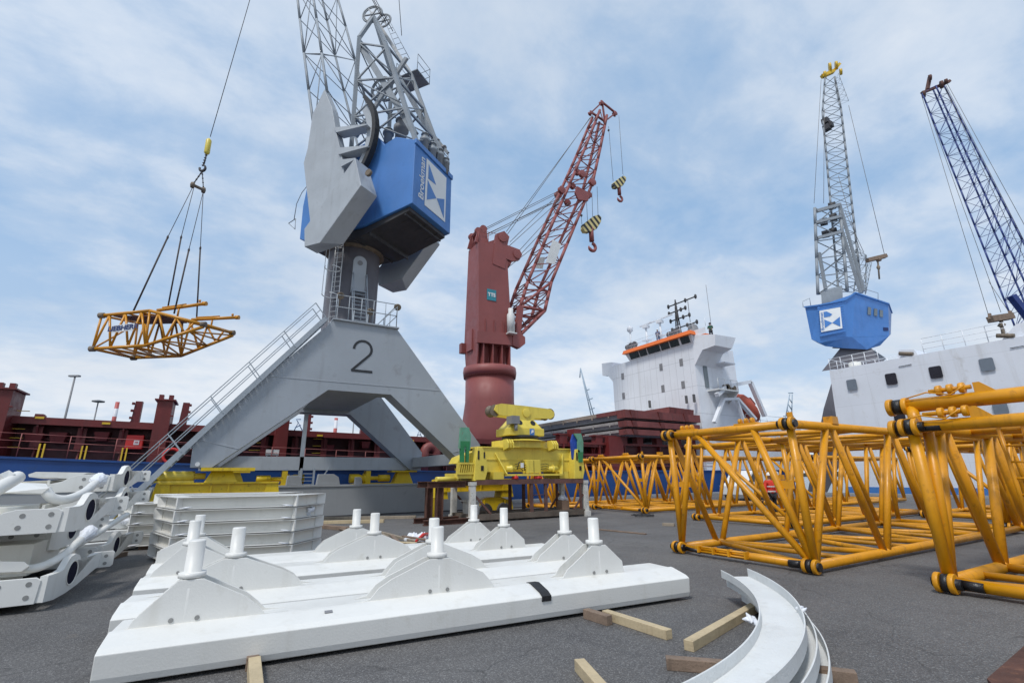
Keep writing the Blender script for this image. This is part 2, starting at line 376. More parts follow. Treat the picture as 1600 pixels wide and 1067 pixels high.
    def build(s, name, mat, parent=None, org=None, bevel=0, seg=2, recalc=True, whole=False):
        if parent is not None and not whole:
            ps = s.pieces()
            if ps:
                os_ = [m_.build(name, mat, parent, None, bevel, seg, recalc, True) for m_ in ps]; return os_[0]
        vs = [EYE+(p-EYE)*s.S for p in s.v] if s.S != 1.0 else s.v
        if parent is not None: base = WL[parent.name]
        elif org is not None: base = V(org)
        else:
            base = V(((min(p.x for p in vs)+max(p.x for p in vs))/2, (min(p.y for p in vs)+max(p.y for p in vs))/2, min(p.z for p in vs)))
        me = bpy.data.meshes.new(name); me.from_pydata([p-base for p in vs], [], s.f)
        me.polygons.foreach_set('use_smooth', s.sm)
        if recalc:
            b_ = bmesh.new(); b_.from_mesh(me); bmesh.ops.recalc_face_normals(b_, faces=b_.faces[:]); b_.to_mesh(me); b_.free()
        me.materials.append(M[mat]); o = bpy.data.objects.new(name, me); col.objects.link(o)
        if parent is None: o.location = base
        else: o.parent = parent
        WL[o.name] = base
        if bevel:
            bv = o.modifiers.new('bevel', 'BEVEL'); bv.width = bevel; bv.segments = seg; bv.limit_method = 'ANGLE'; bv.angle_limit = math.radians(35)
        return o
def tag(o, label=None, cat=None, group=None, kind=None):
    if label: o['label'] = label
    if cat: o['category'] = cat
    if group: o['group'] = group
    if kind: o['kind'] = kind
    return o
def thing(name, label, cat, loc, group=None, S=1.0):
    o = bpy.data.objects.new(name, None); col.objects.link(o); l = EYE+(V(loc)-EYE)*S; o.location = l; o.empty_display_size = .2
    WL[o.name] = l; return tag(o, label, cat, group)
def kids(o): return [c for c in bpy.data.objects if c.parent == o]
def dup(root, loc, rotz=0.0, label=None, group=None, scale=None):
    r = root.copy(); col.objects.link(r); r.location = loc; r.rotation_euler = (0, 0, rotz)
    if scale: r.scale = scale
    if label: r['label'] = label
    if group: r['group'] = group
    for ch in kids(root):
        c = ch.copy(); col.objects.link(c); c.parent = r
        for g_ in kids(ch):
            d = g_.copy(); col.objects.link(d); d.parent = c
    return r
def lattice(mb, ca, cb, cc_, cd_, n, r, rb, sides=8, bsides=5, cross=True):
    """four chords as point lists of equal stations; zigzag bracing on the four sides"""
    ch = [ca, cb, cc_, cd_]
    for c in ch:
        for i in range(len(c)-1): mb.tube(c[i], c[i+1], r, sides)
    for a in range(4):
        A = ch[a]; B = ch[(a+1) % 4]
        for i in range(len(A)-1):
            p, q = (A[i], B[i+1]) if (i+a) % 2 == 0 else (B[i], A[i+1])
            mb.tube(p, q, rb, bsides)
            if cross: mb.tube(A[i], B[i], rb*.9, bsides)
def stations(p, q, n): p = V(p); q = V(q); return [p.lerp(q, i/n) for i in range(n+1)]
def polyst(pts, per):
    L = []; pts = [V(p) for p in pts]
    for i in range(len(pts)-1):
        L += stations(pts[i], pts[i+1], per)[:(-1 if i < len(pts)-2 else None)]
    return L
# ================================================================== SETTING
def struct(mb, name, mat): return tag(mb.build(name, mat), kind='structure')
QE = 31.2          # quay edge
b = MB(); b.hexa([(-400, -400, -3), (46, -400, -3), (46, QE, -3), (-400, QE, -3)], [(-400, -400, 0), (46, -400, 0), (46, QE, 0), (-400, QE, 0)])
g = struct(b, 'ground', 'asphalt')
b = MB(); b.box((-300, QE-.5, 0.0), (46, QE+.05, .16)); b.box((45.5, -300, 0.0), (46.05, QE-.5, .16)); struct(b, 'quay_kerb', 'concrete')
b = MB(); b.face([(-3000, -3000, -2.6), (3000, -3000, -2.6), (3000, 3000, -2.6), (-3000, 3000, -2.6)]); struct(b, 'water', 'water')
b = MB()
for i in range(40):
    a0 = math.radians(-60+i*4.2); r0 = 900
    p = V((math.sin(a0)*r0, math.cos(a0)*r0, -3)); q = V((math.sin(a0+.08)*r0, math.cos(a0+.08)*r0, -3)); h_ = random.uniform(5, 9)
    o_ = p.normalized()*40; b.hexa([p, q, q+o_, p+o_], [x+V((0, 0, h_)) for x in (p, q, q+o_, p+o_)])
struct(b, 'far_shore', 'land')
# ================================================================== PORTAL CRANE
S1 = 1.125
C1 = V((4.33, 22.42, 0)); hh = math.radians(55.5)
A1 = V((math.sin(hh), math.cos(hh), 0)); A2 = V((math.sin(hh-math.pi/2), math.cos(hh-math.pi/2), 0))
def Lc(lx, ly, z): return C1+A2*lx-A1*ly+V((0, 0, z))
def LL(x, y, ly):          # photo pixel on the crane's vertical plane ly
    p = onplane(x, y, C1-A1*ly, A1)-C1; return (p.dot(A2), p.z)
crane = thing('portal_crane', 'tall grey portal crane with blue machinery house and figure 2 on its legs', 'crane', (4.33, 22.4, 0), S=S1)
prof = [(-.86, 2.14), (-.89, 3.09), (3.07, 7.74), (5.59, 7.74), (9.53, 3.09), (9.50, 2.14), (8.92, 2.14), (5.50, 4.97), (3.10, 4.97), (-.26, 2.14)]
def portal(y0, y1, name):
    b = MB(S1)
    L = [prof[0], prof[1], prof[2], prof[8], prof[9]]; Mi = [prof[2], prof[3], prof[7], prof[8]]; R_ = [prof[3], prof[4], prof[5], prof[6], prof[7]]
    k = len(b.v); n = len(prof)
    b.v += [V((x, y0, z)) for x, z in prof]+[V((x, y1, z)) for x, z in prof]
    for part in ((0, 1, 2, 8, 9), (2, 3, 7, 8), (3, 4, 5, 6, 7)):
        b.f.append(tuple(part)); b.sm.append(False); b.f.append(tuple(n+i for i in reversed(part))); b.sm.append(False)
    for i in range(n): j = (i+1) % n; b.f.append((i, j, n+j, n+i)); b.sm.append(False)
    # thin welded seams standing proud
    return b.build(name, 'grey_paint', crane)
f1 = portal(18.85, 19.75, 'leg_frame'); f2 = portal(26.0, 26.9, 'leg_frame')
b = MB(S1)
for (x0, z0, x1, z1) in ((1.0, 5.3, 7.62, 5.3), (-.88, 3.05, .42, 2.75), (9.5, 3.05, 8.25, 2.75)):
    b.bar((x0, 18.846, z0), (x1, 18.846, z1), .02, .02)
b.build('weld_seam', 'light_grey', f1)
b = MB(S1); b.box((3.15, 19.75, 5.15), (5.5, 26.0, 7.6)); b.box((3.02, 18.75, 7.74), (5.66, 27.0, 7.80)); b.build('top_platform', 'grey_paint', crane)
b = MB(S1); b.box((-.6, 26.15, 2.16), (9.4, 26.6, 2.80)); b.box((-.85, 19.75, 2.3), (-.35, 26.0, 2.8)); b.box((9.0, 19.75, 2.3), (9.5, 26.0, 2.8)); b.build('tie_beam', 'light_grey', crane)
# figure 2
b = MB(S1); y_ = 18.846
cx2, cz2, r2 = PY(567, 546, y_).x, PY(567, 546, y_).z, .345
pts = []
for i in range(0, 15):
    a = math.radians(180-i*15.5); pts.append((cx2+r2*math.cos(a), cz2+r2*math.sin(a)))
pts += [(cx2-.37, cz2-.88), (cx2+.42, cz2-.88)]
for i in range(len(pts)-1):
    p, q = pts[i], pts[i+1]; d = V((q[0]-p[0], 0, q[1]-p[1])).normalized(); nrm = V((-d.z, 0, d.x))*.048
    if i < len(pts)-2 or True:
        e = d*.012
        b.prism([V((p[0], y_, p[1]))+nrm-e, V((q[0], y_, q[1]))+nrm+e, V((q[0], y_, q[1]))-nrm+e, V((p[0], y_, p[1]))-nrm-e], (0, -.004-.0003*i, 0))
b.build('number_mark', 'black_text', f1)
b = MB(S1)
for (px, py, r) in ((308.5, 725, .07),): c_ = PY(px, py, 18.84); b.lathe(c_, (0, -1, 0), [(r, 0), (r, .01)], 16)
b.build('round_sticker', 'white_paint', f1)
# stairs up the left slope
s0 = V((-2.35, 18.95, 1.05)); s1 = V((2.75, 18.95, 7.72))
sb = V((-3.05, 18.95, .15))
st = MB(S1)
dv = (s1-s0).normalized()
low = s0-dv*1.25
for y_ in (18.7, 19.4):
    a_ = V((low.x, y_, low.z)); c_ = V((s1.x, y_, s1.z)); st.bar(a_, c_, .05, .17)
nst = 40
for i in range(nst+1):
    p = low.lerp(s1, i/nst); st.box((p.x-.09, 18.72, p.z-.015), (p.x+.09, 19.38, p.z+.015))
st.build('stair', 'galv', crane)
rl = MB(S1)
off = V((-.43, 0, .54))
for y_ in (18.68, 19.42):
    for k in (1.0, .55):
        a_ = V((low.x, y_, low.z))+off*k; c_ = V((s1.x, y_, s1.z))+off*k; rl.tube(a_, c_, .018, 6)
    for i in range(0, 7):
        p = low.lerp(s1, i/6); p = V((p.x, y_, p.z)); rl.bar(p, p+off, .04, .03)
rl.build('stair_handrail', 'galv', crane)
lg = MB(S1); 
for y_ in (18.72, 19.38):
    p0 = V((-2.0, y_, 1.25)); lg.bar(p0+V((.25, 0, .3)), V((-2.0, y_, .2)), .08, .08)
    lg.bar(V((low.x, y_, low.z)), V((low.x-.1, y_, .12)), .06, .06)
lg.build('stair_support', 'galv', crane)
# platform railing
pr_ = MB(S1)
corners = [V((3.1, 18.82, 7.8)), V((5.55, 18.82, 7.8)), V((5.55, 26.9, 7.8)), V((3.1, 26.9, 7.8))]
for i in range(3):
    p, q = corners[i], corners[i+1]
    for hgt in (.5, 1.0): pr_.tube(p+up*hgt, q+up*hgt, .018, 6)
    k = 5 if i == 0 else 8
    for j in range(k+1): c_ = p.lerp(q, j/k); pr_.tube(c_, c_+up*1.0, .018, 6)
pr_.tube(corners[1]+V((-.75, 0, .05)), corners[1]+up*.9, .016, 6)
pr_.build('platform_railing', 'galv', crane)
# column
b = MB(S1); CC = V((4.33, 22.42, 0))
b.lathe(CC, (0, 0, 1), [(1.26, 7.8), (1.26, 8.0), (1.20, 8.05), (1.20, 12.2), (1.20, 12.25)], 48)
b.build('column', 'column_grey', crane)
b = MB(S1); b.lathe(CC, (0, 0, 1), [(1.20, 12.22), (1.40, 12.24), (1.42, 12.5), (1.32, 12.52), (1.32, 12.8), (1.5, 12.82), (1.5, 13.1)], 48)
for i in range(36):
    a = i*math.pi/18; b.lathe(CC+V((math.cos(a)*1.38, math.sin(a)*1.38, 12.5)), (0, 0, 1), [(.035, 0), (.035, .08)], 6)
b.build('slewing_ring', 'rust_ring', crane)
# direction from column towards viewer
vd = V((-C1.x, -C1.y, 0)).normalized(); vr = V((-vd.y, vd.x, 0))   # vr = to the right seen from the camera? fixed below
if vr.dot(rt) < 0: vr = -vr
def CY(ang, r, z):     # around the column, ang 0 facing the viewer, + to the right
    a = math.radians(ang); return CC+(vd*math.cos(a)+vr*math.sin(a))*r+up*z
dr = MB(S1); pts = []
for i in range(0, 13):
    a = math.radians(180-i*15); pts.append((.30*math.cos(a), 11.45+.30*math.sin(a)))
pts += [(.30, 9.95), (-.30, 9.95)]
dc = CY(12, 1.15, 0); dn = (CY(12, 1, 0)-CC).normalized(); dx = V((-dn.y, dn.x, 0)); dx = dx if dx.dot(rt) > 0 else -dx
dr.prism([dc+dx*a+up*z for a, z in pts], dn*.14); door = dr.build('door', 'light_grey', crane)
dr = MB(S1); dr.lathe(dc+up*11.4, dn, [(.12, .1), (.12, .16)], 20); dr.build('porthole', 'lamp_grey', door)
b = MB(S1)   # steps to the door
for i in range(10):
    z_ = 7.95+i*.2; c_ = dc+dn*(1.05-.07*i)+up*z_; b.prism([c_-dx*.28, c_+dx*.28, c_+dx*.28-dn*.16, c_-dx*.28-dn*.16], up*.025)
for sd_ in (-.3, .3):
    b.bar(dc+dn*1.1+dx*sd_+up*7.8, dc+dn*.35+dx*sd_+up*9.95, .03, .1)
    b.tube(dc+dn*1.1+dx*sd_+up*8.7, dc+dn*.35+dx*sd_+up*10.8, .02, 6); b.tube(dc+dn*.35+dx*sd_+up*10.8, dc+dn*.35+dx*sd_+up*9.9, .02, 6)
    b.tube(dc+dn*1.1+dx*sd_+up*8.7, dc+dn*1.1+dx*sd_+up*7.8, .02, 6); b.tube(dc+dn*.35+dx*sd_+up*10.8, dc+dn*.1+dx*sd_+up*10.8, .02, 6)
b.prism([dc-dx*.32+up*9.9, dc+dx*.32+up*9.9, dc+dx*.32+up*9.9+dn*.4, dc-dx*.32+up*9.9+dn*.4], up*.04)
b.build('door_steps', 'galv', crane)
# caged ladder left of the door
b = MB(S1); lc_ = CY(-32, 1.32, 0); ln = (CY(-32, 1, 0)-CC).normalized(); lx_ = V((-ln.y, ln.x, 0)); lx_ = lx_ if lx_.dot(rt) > 0 else -lx_
for sd_ in (-.2, .2): b.tube(lc_+lx_*sd_+up*7.8, lc_+lx_*sd_+up*12.2, .022, 6)
for i in range(18): z_ = 8+i*.24; b.tube(lc_-lx_*.2+up*z_, lc_+lx_*.2+up*z_, .012, 5)
for z_ in (9.6, 10.9, 12.15):
    b.path([lc_+lx_*(.34*math.sin(math.radians(t)))+ln*(.36-.36*math.cos(math.radians(t)))*1.0+up*z_ for t in range(-150+180-180, 151, 20)], .022, 6)
for t in (180, 120, -120):
    p = lc_+lx_*(.34*math.sin(math.radians(t)))+ln*(.36-.36*math.cos(math.radians(t))); b.tube(p+up*9.6, p+up*12.15, .015, 5)
b.build('caged_ladder', 'white_paint', crane)
for (px, py) in ((532, 462), (579, 487), (621, 480)):
    b = MB(S1); p = PY(px, py, 18.9); b.lathe(p, (0, -1, -.5), [(.05, -.12), (.13, -.1), (.15, .06), (.13, .08)], 12); b.tube(p, p+V((0, .05, -.45)), .02, 5); b.build('floodlight', 'rust_ring', crane)
# gantry bogies on the land-side rail
def bogie(x0, yc, ks, motor=True):
    b = MB(S1); z = 0
    b.box((x0-1.55, yc-.28, 1.22), (x0+1.75, yc+.28, 1.62)); b.box((x0-1.6, yc-.38, 1.62), (x0+1.8, yc+.38, 1.67)); b.box((x0-1.6, yc-.38, 1.17), (x0+1.8, yc+.38, 1.22))
    for k in (-1.5, 1.6): b.prism([(x0+k-.3, yc-.34, .9), (x0+k+.3, yc-.34, .9), (x0+k+.17, yc-.34, 1.66), (x0+k-.17, yc-.34, 1.66)], (0, .68, 0))
    for k in (-.2, .3): b.box((x0+k-.02, yc-.36, 1.22), (x0+k+.02, yc+.36, 1.62))
    b.hexa([(x0-.42, yc-.4, 1.67), (x0+.52, yc-.4, 1.67), (x0+.52, yc+.4, 1.67), (x0-.42, yc+.4, 1.67)], [(x0-.25, yc-.25, 2.03), (x0+.35, yc-.25, 2.03), (x0+.35, yc+.25, 2.03), (x0-.25, yc+.25, 2.03)])
    b.box((x0-.55, yc-.55, 2.03), (x0+1.0, yc+.55, 2.13))
    bo = b.build('rail_bogie', 'bogie_yellow', crane)
    for k in ks:
        b = MB(S1); c = x0+k
        b.prism([(c-.95, yc-.22, .42), (c-.75, yc-.22, .2), (c+.75, yc-.22, .2), (c+.95, yc-.22, .42), (c+.9, yc-.22, .72), (c+.35, yc-.22, .9), (c-.35, yc-.22, .9), (c-.9, yc-.22, .72)], (0, .44, 0))
        for j in (-.5, .5): b.box((c+j-.02, yc-.3, .22), (c+j+.02, yc+.3, .8))
        b.build('wheel_frame', 'bogie_yellow', bo)
        for j in (-.45, .45):
            b = MB(S1); b.lathe((c+j, yc-.3, .34), (0, 1, 0), [(.08, -.02), (.30, 0), (.34, .02), (.34, .12), (.30, .14), (.30, .46), (.34, .48), (.34, .58), (.3, .6)], 24); b.build('wheel', 'dark_steel', bo)
    if not motor: return
    b = MB(S1); b.lathe((x0-1.7, yc-.05, 1.87), (1, 0, 0), [(.14, 0), (.16, .02), (.16, .98), (.1, 1.0), (.1, 1.3)], 16); b.box((x0-1.75, yc-.25, 1.67), (x0-.7, yc+.15, 1.73)); b.build('drive_motor', 'lemon', bo)
bogie(.0, 19.3, (-2.3, 1.75)); bogie(9.35, 19.3, (1.0,), False)
for xs in (2.4, 7.0):      # water-side drives seen above the wall
    b = MB(S1); s_ = 1 if xs < 4 else -1
    c = V((xs, 26.4, 1.75)); b.lathe(c, (s_, 0, 0), [(.16, -.9), (.18, -.88), (.18, -.3), (.1, -.28), (.1, .3), (.24, .32), (.24, .52), (.15, .54), (.2, .7), (.22, .72), (.22, 1.2)], 16)
    b.box((xs+s_*.3-.12, 26.15, 1.5), (xs+s_*.3+.12, 26.65, 2.12)); b.box((xs-1.1, 26.1, 1.4), (xs+1.5, 26.7, 1.5)); b.build('travel_drive', 'bogie_yellow', crane)
b = MB(S1)
for xq in (.5, 8.6): b.hexa([(xq-.9, 26.1, .6), (xq+.9, 26.1, .6), (xq+.9, 26.8, .6), (xq-.9, 26.8, .6)], [(xq-.3, 26.2, 2.05), (xq+.3, 26.2, 2.05), (xq+.3, 26.7, 2.05), (xq-.3, 26.7, 2.05)]); b.box((xq-.9, 26.1, .1), (xq+.9, 26.8, .6)); b.box((xq-.7, 26.0, 2.05), (xq+.7, 26.9, 2.13))
b.build('rail_bogie', 'bogie_yellow', crane)
# cable post with its guide frame
b = MB(S1); p = PY(473, 700, 26.3)
b.box((p.x-.09, 26.15, 1.3), (p.x+.09, 26.33, 4.95)); b.box((p.x-.03, 25.9, 1.2), (p.x+.05, 26.1, 2.25)); b.box((p.x+.55, 25.9, 1.2), (p.x+.63, 26.1, 2.25))
for i in range(6): b.box((p.x, 25.95, 1.3+i*.17), (p.x+.6, 26.05, 1.33+i*.17))
b.bar((p.x+1.3, 26, 2.3), (p.x+.7, 26, 1.3), .05, .05); b.build('cable_post', 'galv', crane)
# --------------- slewing upper works
w_ = 1.53
def hx(lx0, lx1, z0, z1, y0, y1, mb):
    mb.hexa([Lc(lx0, y0, z0), Lc(lx1, y0, z0), Lc(lx1, y1, z0), Lc(lx0, y1, z0)], [Lc(lx0, y0, z1), Lc(lx1, y0, z1), Lc(lx1, y1, z1), Lc(lx0, y1, z1)])
side = [(-4.53, 13.18), (-4.10, 13.1), (-1.9, 12.75), (1.6, 12.75), (2.15, 13.0), (2.2, 14.8), (2.0, 16.6), (.2, 17.0), (-2.3, 17.35), (-2.75, 16.75), (-3.4, 16.95), (-4.53, 16.40)]
b = MB(S1); b.prism([Lc(x, w_, z) for x, z in side], A1*2*w_)
# raised rims along the edges
b.prism([Lc(-4.6, w_+.03, 16.2), Lc(-4.6, w_+.03, 16.45), Lc(-4.6, -w_-.03, 16.45), Lc(-4.6, -w_-.03, 16.2)], A2*.12)
house = b.build('machinery_house', 'crane_blue', crane, bevel=.03)
b = MB(S1); b.prism([Lc(x, w_-.12, z) for x, z in [(-4.3, 13.12), (-1.8, 12.70), (1.5, 12.70), (1.5, 12.4), (-1.6, 12.3), (-4.3, 12.95)]], A1*(2*w_-.24))
for k in range(6):
    x_ = -4.1+k*.95; zt_ = 13.0 if x_ < -2 else 12.65; hx(x_, x_+.08, 12.25+(.55 if x_ < -2.4 else 0), zt_, -w_+.15, w_-.15, b)
for yy in (-.9, 0, .9): b.bar(Lc(-4.25, yy, 12.98), Lc(-1.7, yy, 12.45), .08, .14)
b.build('underframe', 'dark_steel', crane)
# logo panel on the end face (faces -A2)
lgx = -4.53-.03
def EF(px, py): return onplane(px, py, C1-A2*(4.53+.012), A2)
q4 = [EF(668, 251), EF(698, 283.5), EF(695.5, 340), EF(657.5, 309.5)]
b = MB(S1)
# true rectangle on the end wall, fitted to the photo
def EW(u, v): return Lc(-4.535, .98-u*2.0, 13.55+v*2.45)      # u: left->right seen from outside, v up
b.prism([EW(0.16, 0), EW(1, 0), EW(1, 1), EW(0.16, 1)], -A2*.02); lp = b.build('logo_panel', 'logo_white', house)
def EW2(u, v): return Lc(-4.56, .98-(.16+u*.84)*2.0, 13.55+v*2.45)
b = MB(S1)
for tri in (((.10, .92), (.10, .60), (.48, .62)), ((.08, .56), (.08, .14), (.52, .34)), ((.54, .35), (.92, .48), (.92, .06))):
    b.prism([EW2(*p) for p in tri], -A2*.008)
b.build('logo_mark', 'crane_blue', lp)
b = MB(S1); b.text('Broekman', .53, Lc(-4.54, .98-.05, 14.8), up, A1*-1.0, .006); b.build('lettering', 'logo_white', house)
# jib heel: side plates, toothed racks and counterweights (near and far side)
plate = [(0.75, 12.6), (1.9, 16.9), (1.75, 17.7), (1.70, 19.74), (1.06, 21.05), (.35, 19.6), (-.05, 18.2), (-.76, 16.1), (-1.1, 14.2)]
for sgn in (1, -1):
    y0 = sgn*1.62; dy = -A1*sgn
    b = MB(S1); b.prism([Lc(x, y0, z) for x, z in plate], dy*.42); jp = b.build('jib_side_plate', 'light_grey', crane, bevel=.02)
    b = MB(S1)
    for (p0, p1, p2) in (((0.0, 18.25), (-2.1, 17.7), (-.2, 17.9)), ((-.42, 16.95), (-2.3, 16.45), (-.5, 16.55)), ((-.7, 16.2), (-1.6, 16.0), (-.75, 15.8))):
        b.prism([Lc(p0[0], y0, p0[1]), Lc(p1[0], y0, p1[1]), Lc(p1[0], y0, p1[1]-.07), Lc(p2[0], y0, p2[1])], dy*.5)
    b.build('gusset', 'light_grey', jp)
    b = MB(S1); pc = (0.9, 17.4); ro = 3.15; n = 26
    def RA(a, r): return Lc(pc[0]-r*math.cos(a), y0+sgn*.1, pc[1]+r*math.sin(a))
    for i in range(n):
        a0 = -.68+i*(1.0/n)*1.25; a1 = a0+1.25/n
        b.prism([RA(a0, ro), RA(a1, ro), RA(a1, ro-.35), RA(a0, ro-.35)], dy*.12)
        b.prism([RA(a0+.006, ro+.07), RA(a0+.028, ro+.07), RA(a0+.028, ro), RA(a0+.006, ro)], dy*.12)
    b.build('toothed_rack', 'light_grey', jp)
    b = MB(S1)
    for i in range(14):
        a0 = -.7+i*.1; b.prism([RA(a0, ro+.30), RA(a0+.1, ro+.30), RA(a0+.1, ro+.10), RA(a0, ro+.10)], dy*.3)
    b.build('rack_guard', 'black_rubber', jp)
    # counterweight
    cwn = [(-2.48, 15.12), (-2.96, 13.62), (-.92, 11.40), (-.02, 11.42), (.12, 12.32)]
    cwf = [(-2.42, 15.2), (-3.05, 13.58), (-1.33, 11.66), (.22, 11.56), (.4, 12.45)]
    b = MB(S1); b.hexa([Lc(x, sgn*2.08, z) for x, z in cwf], [Lc(x, sgn*3.0, z) for x, z in cwn]); b.build('counterweight', 'light_grey', crane, bevel=.025)
b = MB(S1); lug = LL(583, 276, 2.4); b.lathe(Lc(lug[0], 2.75, lug[1]), A1, [(.14, 0), (.16, .02), (.16, .12), (.14, .14)], 16); b.build('lifting_lug', 'rust_ring', crane)
# jib
n = 9; J = []
for (sx, lo_, hi_) in (((1), (1.7, 19.3), (10.2, 47.3)), ((-1), (1.0, 20.8), (9.7, 47.8))):
    pass
def jpt(t, low_, sg):
    l0, l1 = ((1.62, 18.9), (10.2, 47.2)) if low_ else ((1.06, 20.9), (9.75, 47.9))
    wd = 1.85*(1-t)+.55*t; wd = wd*(1+.0*t)
    return Lc(l0[0]+(l1[0]-l0[0])*t, sg*wd, l0[1]+(l1[1]-l0[1])*t)
def spread(t, low_, sg):
    # jib deepest a quarter of the way up
    p = jpt(t, low_, sg); q = jpt(t, not low_, sg); k = .25+1.0*math.sin(math.pi*min(1, t*1.0+.12))**.8*.75
    mid = (p+q)/2; return mid+(p-mid)*(.75+k*.55)
ts = [i/n for i in range(n+1)]
b = MB(S1); lattice(b, [spread(t, True, 1) for t in ts], [spread(t, False, 1) for t in ts], [spread(t, False, -1) for t in ts], [spread(t, True, -1) for t in ts], n, .075, .028, 8, 5, cross=True)
b.build('jib', 'lattice_grey', crane)
b = MB(S1)
for k in range(2): b.lathe(Lc(10.3, -.3+k*.4, 47.7), A1, [(.2, 0), (.55, .02), (.5, .06), (.5, .12), (.55, .16), (.2, .18)], 24)
b.build('jib_head_sheave', 'lattice_grey', crane)
# A-frame mast on the house
af = MB(S1)
fr = [(-.50, 16.9), (-.30, 24.46), (-1.23, 25.6)]; rr = [(-4.45, 16.4), (-1.25, 25.3)]
for sg in (1, -1):
    y_ = 1.35*sg
    P3 = lambda p, yy=y_: Lc(p[0], yy, p[1])
    tq = LL(584, 27, .35*sg); top = Lc(tq[0], .35*sg, tq[1])
    af.bar(P3(fr[0]), P3(fr[1]), .19, .19); af.bar(P3(fr[1]), top, .18, .17); af.bar(P3(rr[0]), Lc(-1.9, sg*1.1, 23.6), .19, .19); af.bar(Lc(-1.9, sg*1.1, 23.6), top, .18, .18)
    F_ = lambda t: Lc(fr[0][0]+(fr[1][0]-fr[0][0])*t, y_, fr[0][1]+(fr[1][1]-fr[0][1])*t)
    R__ = lambda t: P3(rr[0]).lerp(Lc(-1.9, sg*1.1, 23.6), t)
    for (a, c) in ((.05, .32), (.32, .32), (.32, .62), (.62, .62), (.62, .95), (.95, .95)):
        af.bar(F_(a), R__(c), .075, .075)
    for (a, c) in ((.32, .02), (.62, .35), (.95, .65)): af.tube(F_(a), R__(c), .035, 6)
for t in (.02, .32, .62, .98):
    a = Lc(fr[0][0]+(fr[1][0]-fr[0][0])*t, 1.35, fr[0][1]+(fr[1][1]-fr[0][1])*t); c = a+A1*2.7; af.bar(a, c, .1, .1)
    a = Lc(-4.45, 1.35, 16.4).lerp(Lc(-1.9, 1.1, 23.6), t); c = Lc(-4.45, -1.35, 16.4).lerp(Lc(-1.9, -1.1, 23.6), t); af.bar(a, c, .1, .1)
for t in (.02, .32, .62):
    a = Lc(-4.45, 1.35, 16.4).lerp(Lc(-1.9, 1.1, 23.6), t); c = Lc(-4.45, -1.35, 16.4).lerp(Lc(-1.9, -1.1, 23.6), t+.3); af.tube(a, c, .035, 6)
    a = Lc(fr[0][0]+(fr[1][0]-fr[0][0])*t, -1.35, fr[0][1]+(fr[1][1]-fr[0][1])*t); c = Lc(fr[0][0]+(fr[1][0]-fr[0][0])*(t+.3), 1.35, fr[0][1]+(fr[1][1]-fr[0][1])*(t+.3)); af.tube(a, c, .035, 6)
af.bar(Lc(-.4, 1.2, 23.9), Lc(-4.1, 1.0, 17.2), .16, .3); af.bar(Lc(-.6, -1.2, 24.6), Lc(-4.3, -1.0, 17.4), .14, .26)
af.bar(Lc(-.35, 1.0, 18.4), Lc(-3.2, .9, 22.2), .13, .22)
af.build('mast_frame', 'lattice_grey', crane)
def sheave(c, ax, r, name='sheave', mat='lattice_grey'):
    b = MB(S1); c = V(c); ax = V(ax).normalized(); x = ax.cross(up).normalized(); y = ax.cross(x)
    ringp = [c+(x*math.cos(t*math.pi/16)+y*math.sin(t*math.pi/16))*r for t in range(32)]
    b.path(ringp, r*.09, 6, closed=True); ringp = [c+(x*math.cos(t*math.pi/16)+y*math.sin(t*math.pi/16))*r*.85 for t in range(32)]; b.path(ringp, r*.06, 6, closed=True)
    for k in range(6):
        a = k*math.pi/3; b.bar(c, c+(x*math.cos(a)+y*math.sin(a))*r*.9, r*.1, r*.12, ax)
    b.lathe(c-ax*r*.15, ax, [(r*.16, 0), (r*.16, r*.3)], 12); return b.build(name, mat, crane)
s_ = LL(582, 23, .4); sheave(Lc(s_[0], .4, s_[1]), A1*.9+A2*.25, .58)
s_ = LL(599, 33, -.5); sheave(Lc(s_[0], -.5, s_[1]), A1*.9+A2*.2, .48)
s_ = LL(595, 137, .2); sheave(Lc(s_[0], .2, s_[1]), A1, .62); sheave(Lc(s_[0]-.1, -.35, s_[1]+.2), A1, .62)
b = MB(S1); s_ = LL(640, 122, -1.6); c0 = s_
def pf(dx, dy, dz): return Lc(c0[0]+dx, -1.3-dy, c0[1]+dz)
b.hexa([pf(-.75, 0, 0), pf(.75, 0, 0), pf(.75, 1.2, 0), pf(-.75, 1.2, 0)], [pf(-.75, 0, .06), pf(.75, 0, .06), pf(.75, 1.2, .06), pf(-.75, 1.2, .06)])
for q in ((-.75, 1.2), (.75, 1.2), (-.75, 0), (.75, 0), (0, 1.2)): b.tube(pf(q[0], q[1], 0), pf(q[0], q[1], 1.1), .02, 5)
for hgt in (.55, 1.1): b.path([pf(-.75, 0, hgt), pf(-.75, 1.2, hgt), pf(.75, 1.2, hgt), pf(.75, 0, hgt)], .02, 5)
b.build('service_platform', 'lattice_grey', crane)
b = MB(S1)
for yy in (-1.75, -2.0):
    a = LL(600, 30, yy); c = LL(628, 96, yy); b.tube(Lc(a[0], yy, a[1]), Lc(c[0], yy, c[1]), .018, 5)
    a = LL(606, 28, yy); c = LL(640, 92, yy); b.tube(Lc(a[0], yy, a[1]), Lc(c[0], yy, c[1]), .018, 5)
a1_ = [LL(600, 30, -1.9), LL(628, 96, -1.9)]; a2_ = [LL(606, 28, -1.9), LL(640, 92, -1.9)]
for i in range(9):
    t = i/8; p = Lc(a1_[0][0]+(a1_[1][0]-a1_[0][0])*t, -1.9, a1_[0][1]+(a1_[1][1]-a1_[0][1])*t); q = Lc(a2_[0][0]+(a2_[1][0]-a2_[0][0])*t, -1.9, a2_[0][1]+(a2_[1][1]-a2_[0][1])*t); b.tube(p, q, .014, 5)
b.build('mast_ladder', 'lattice_grey', crane)
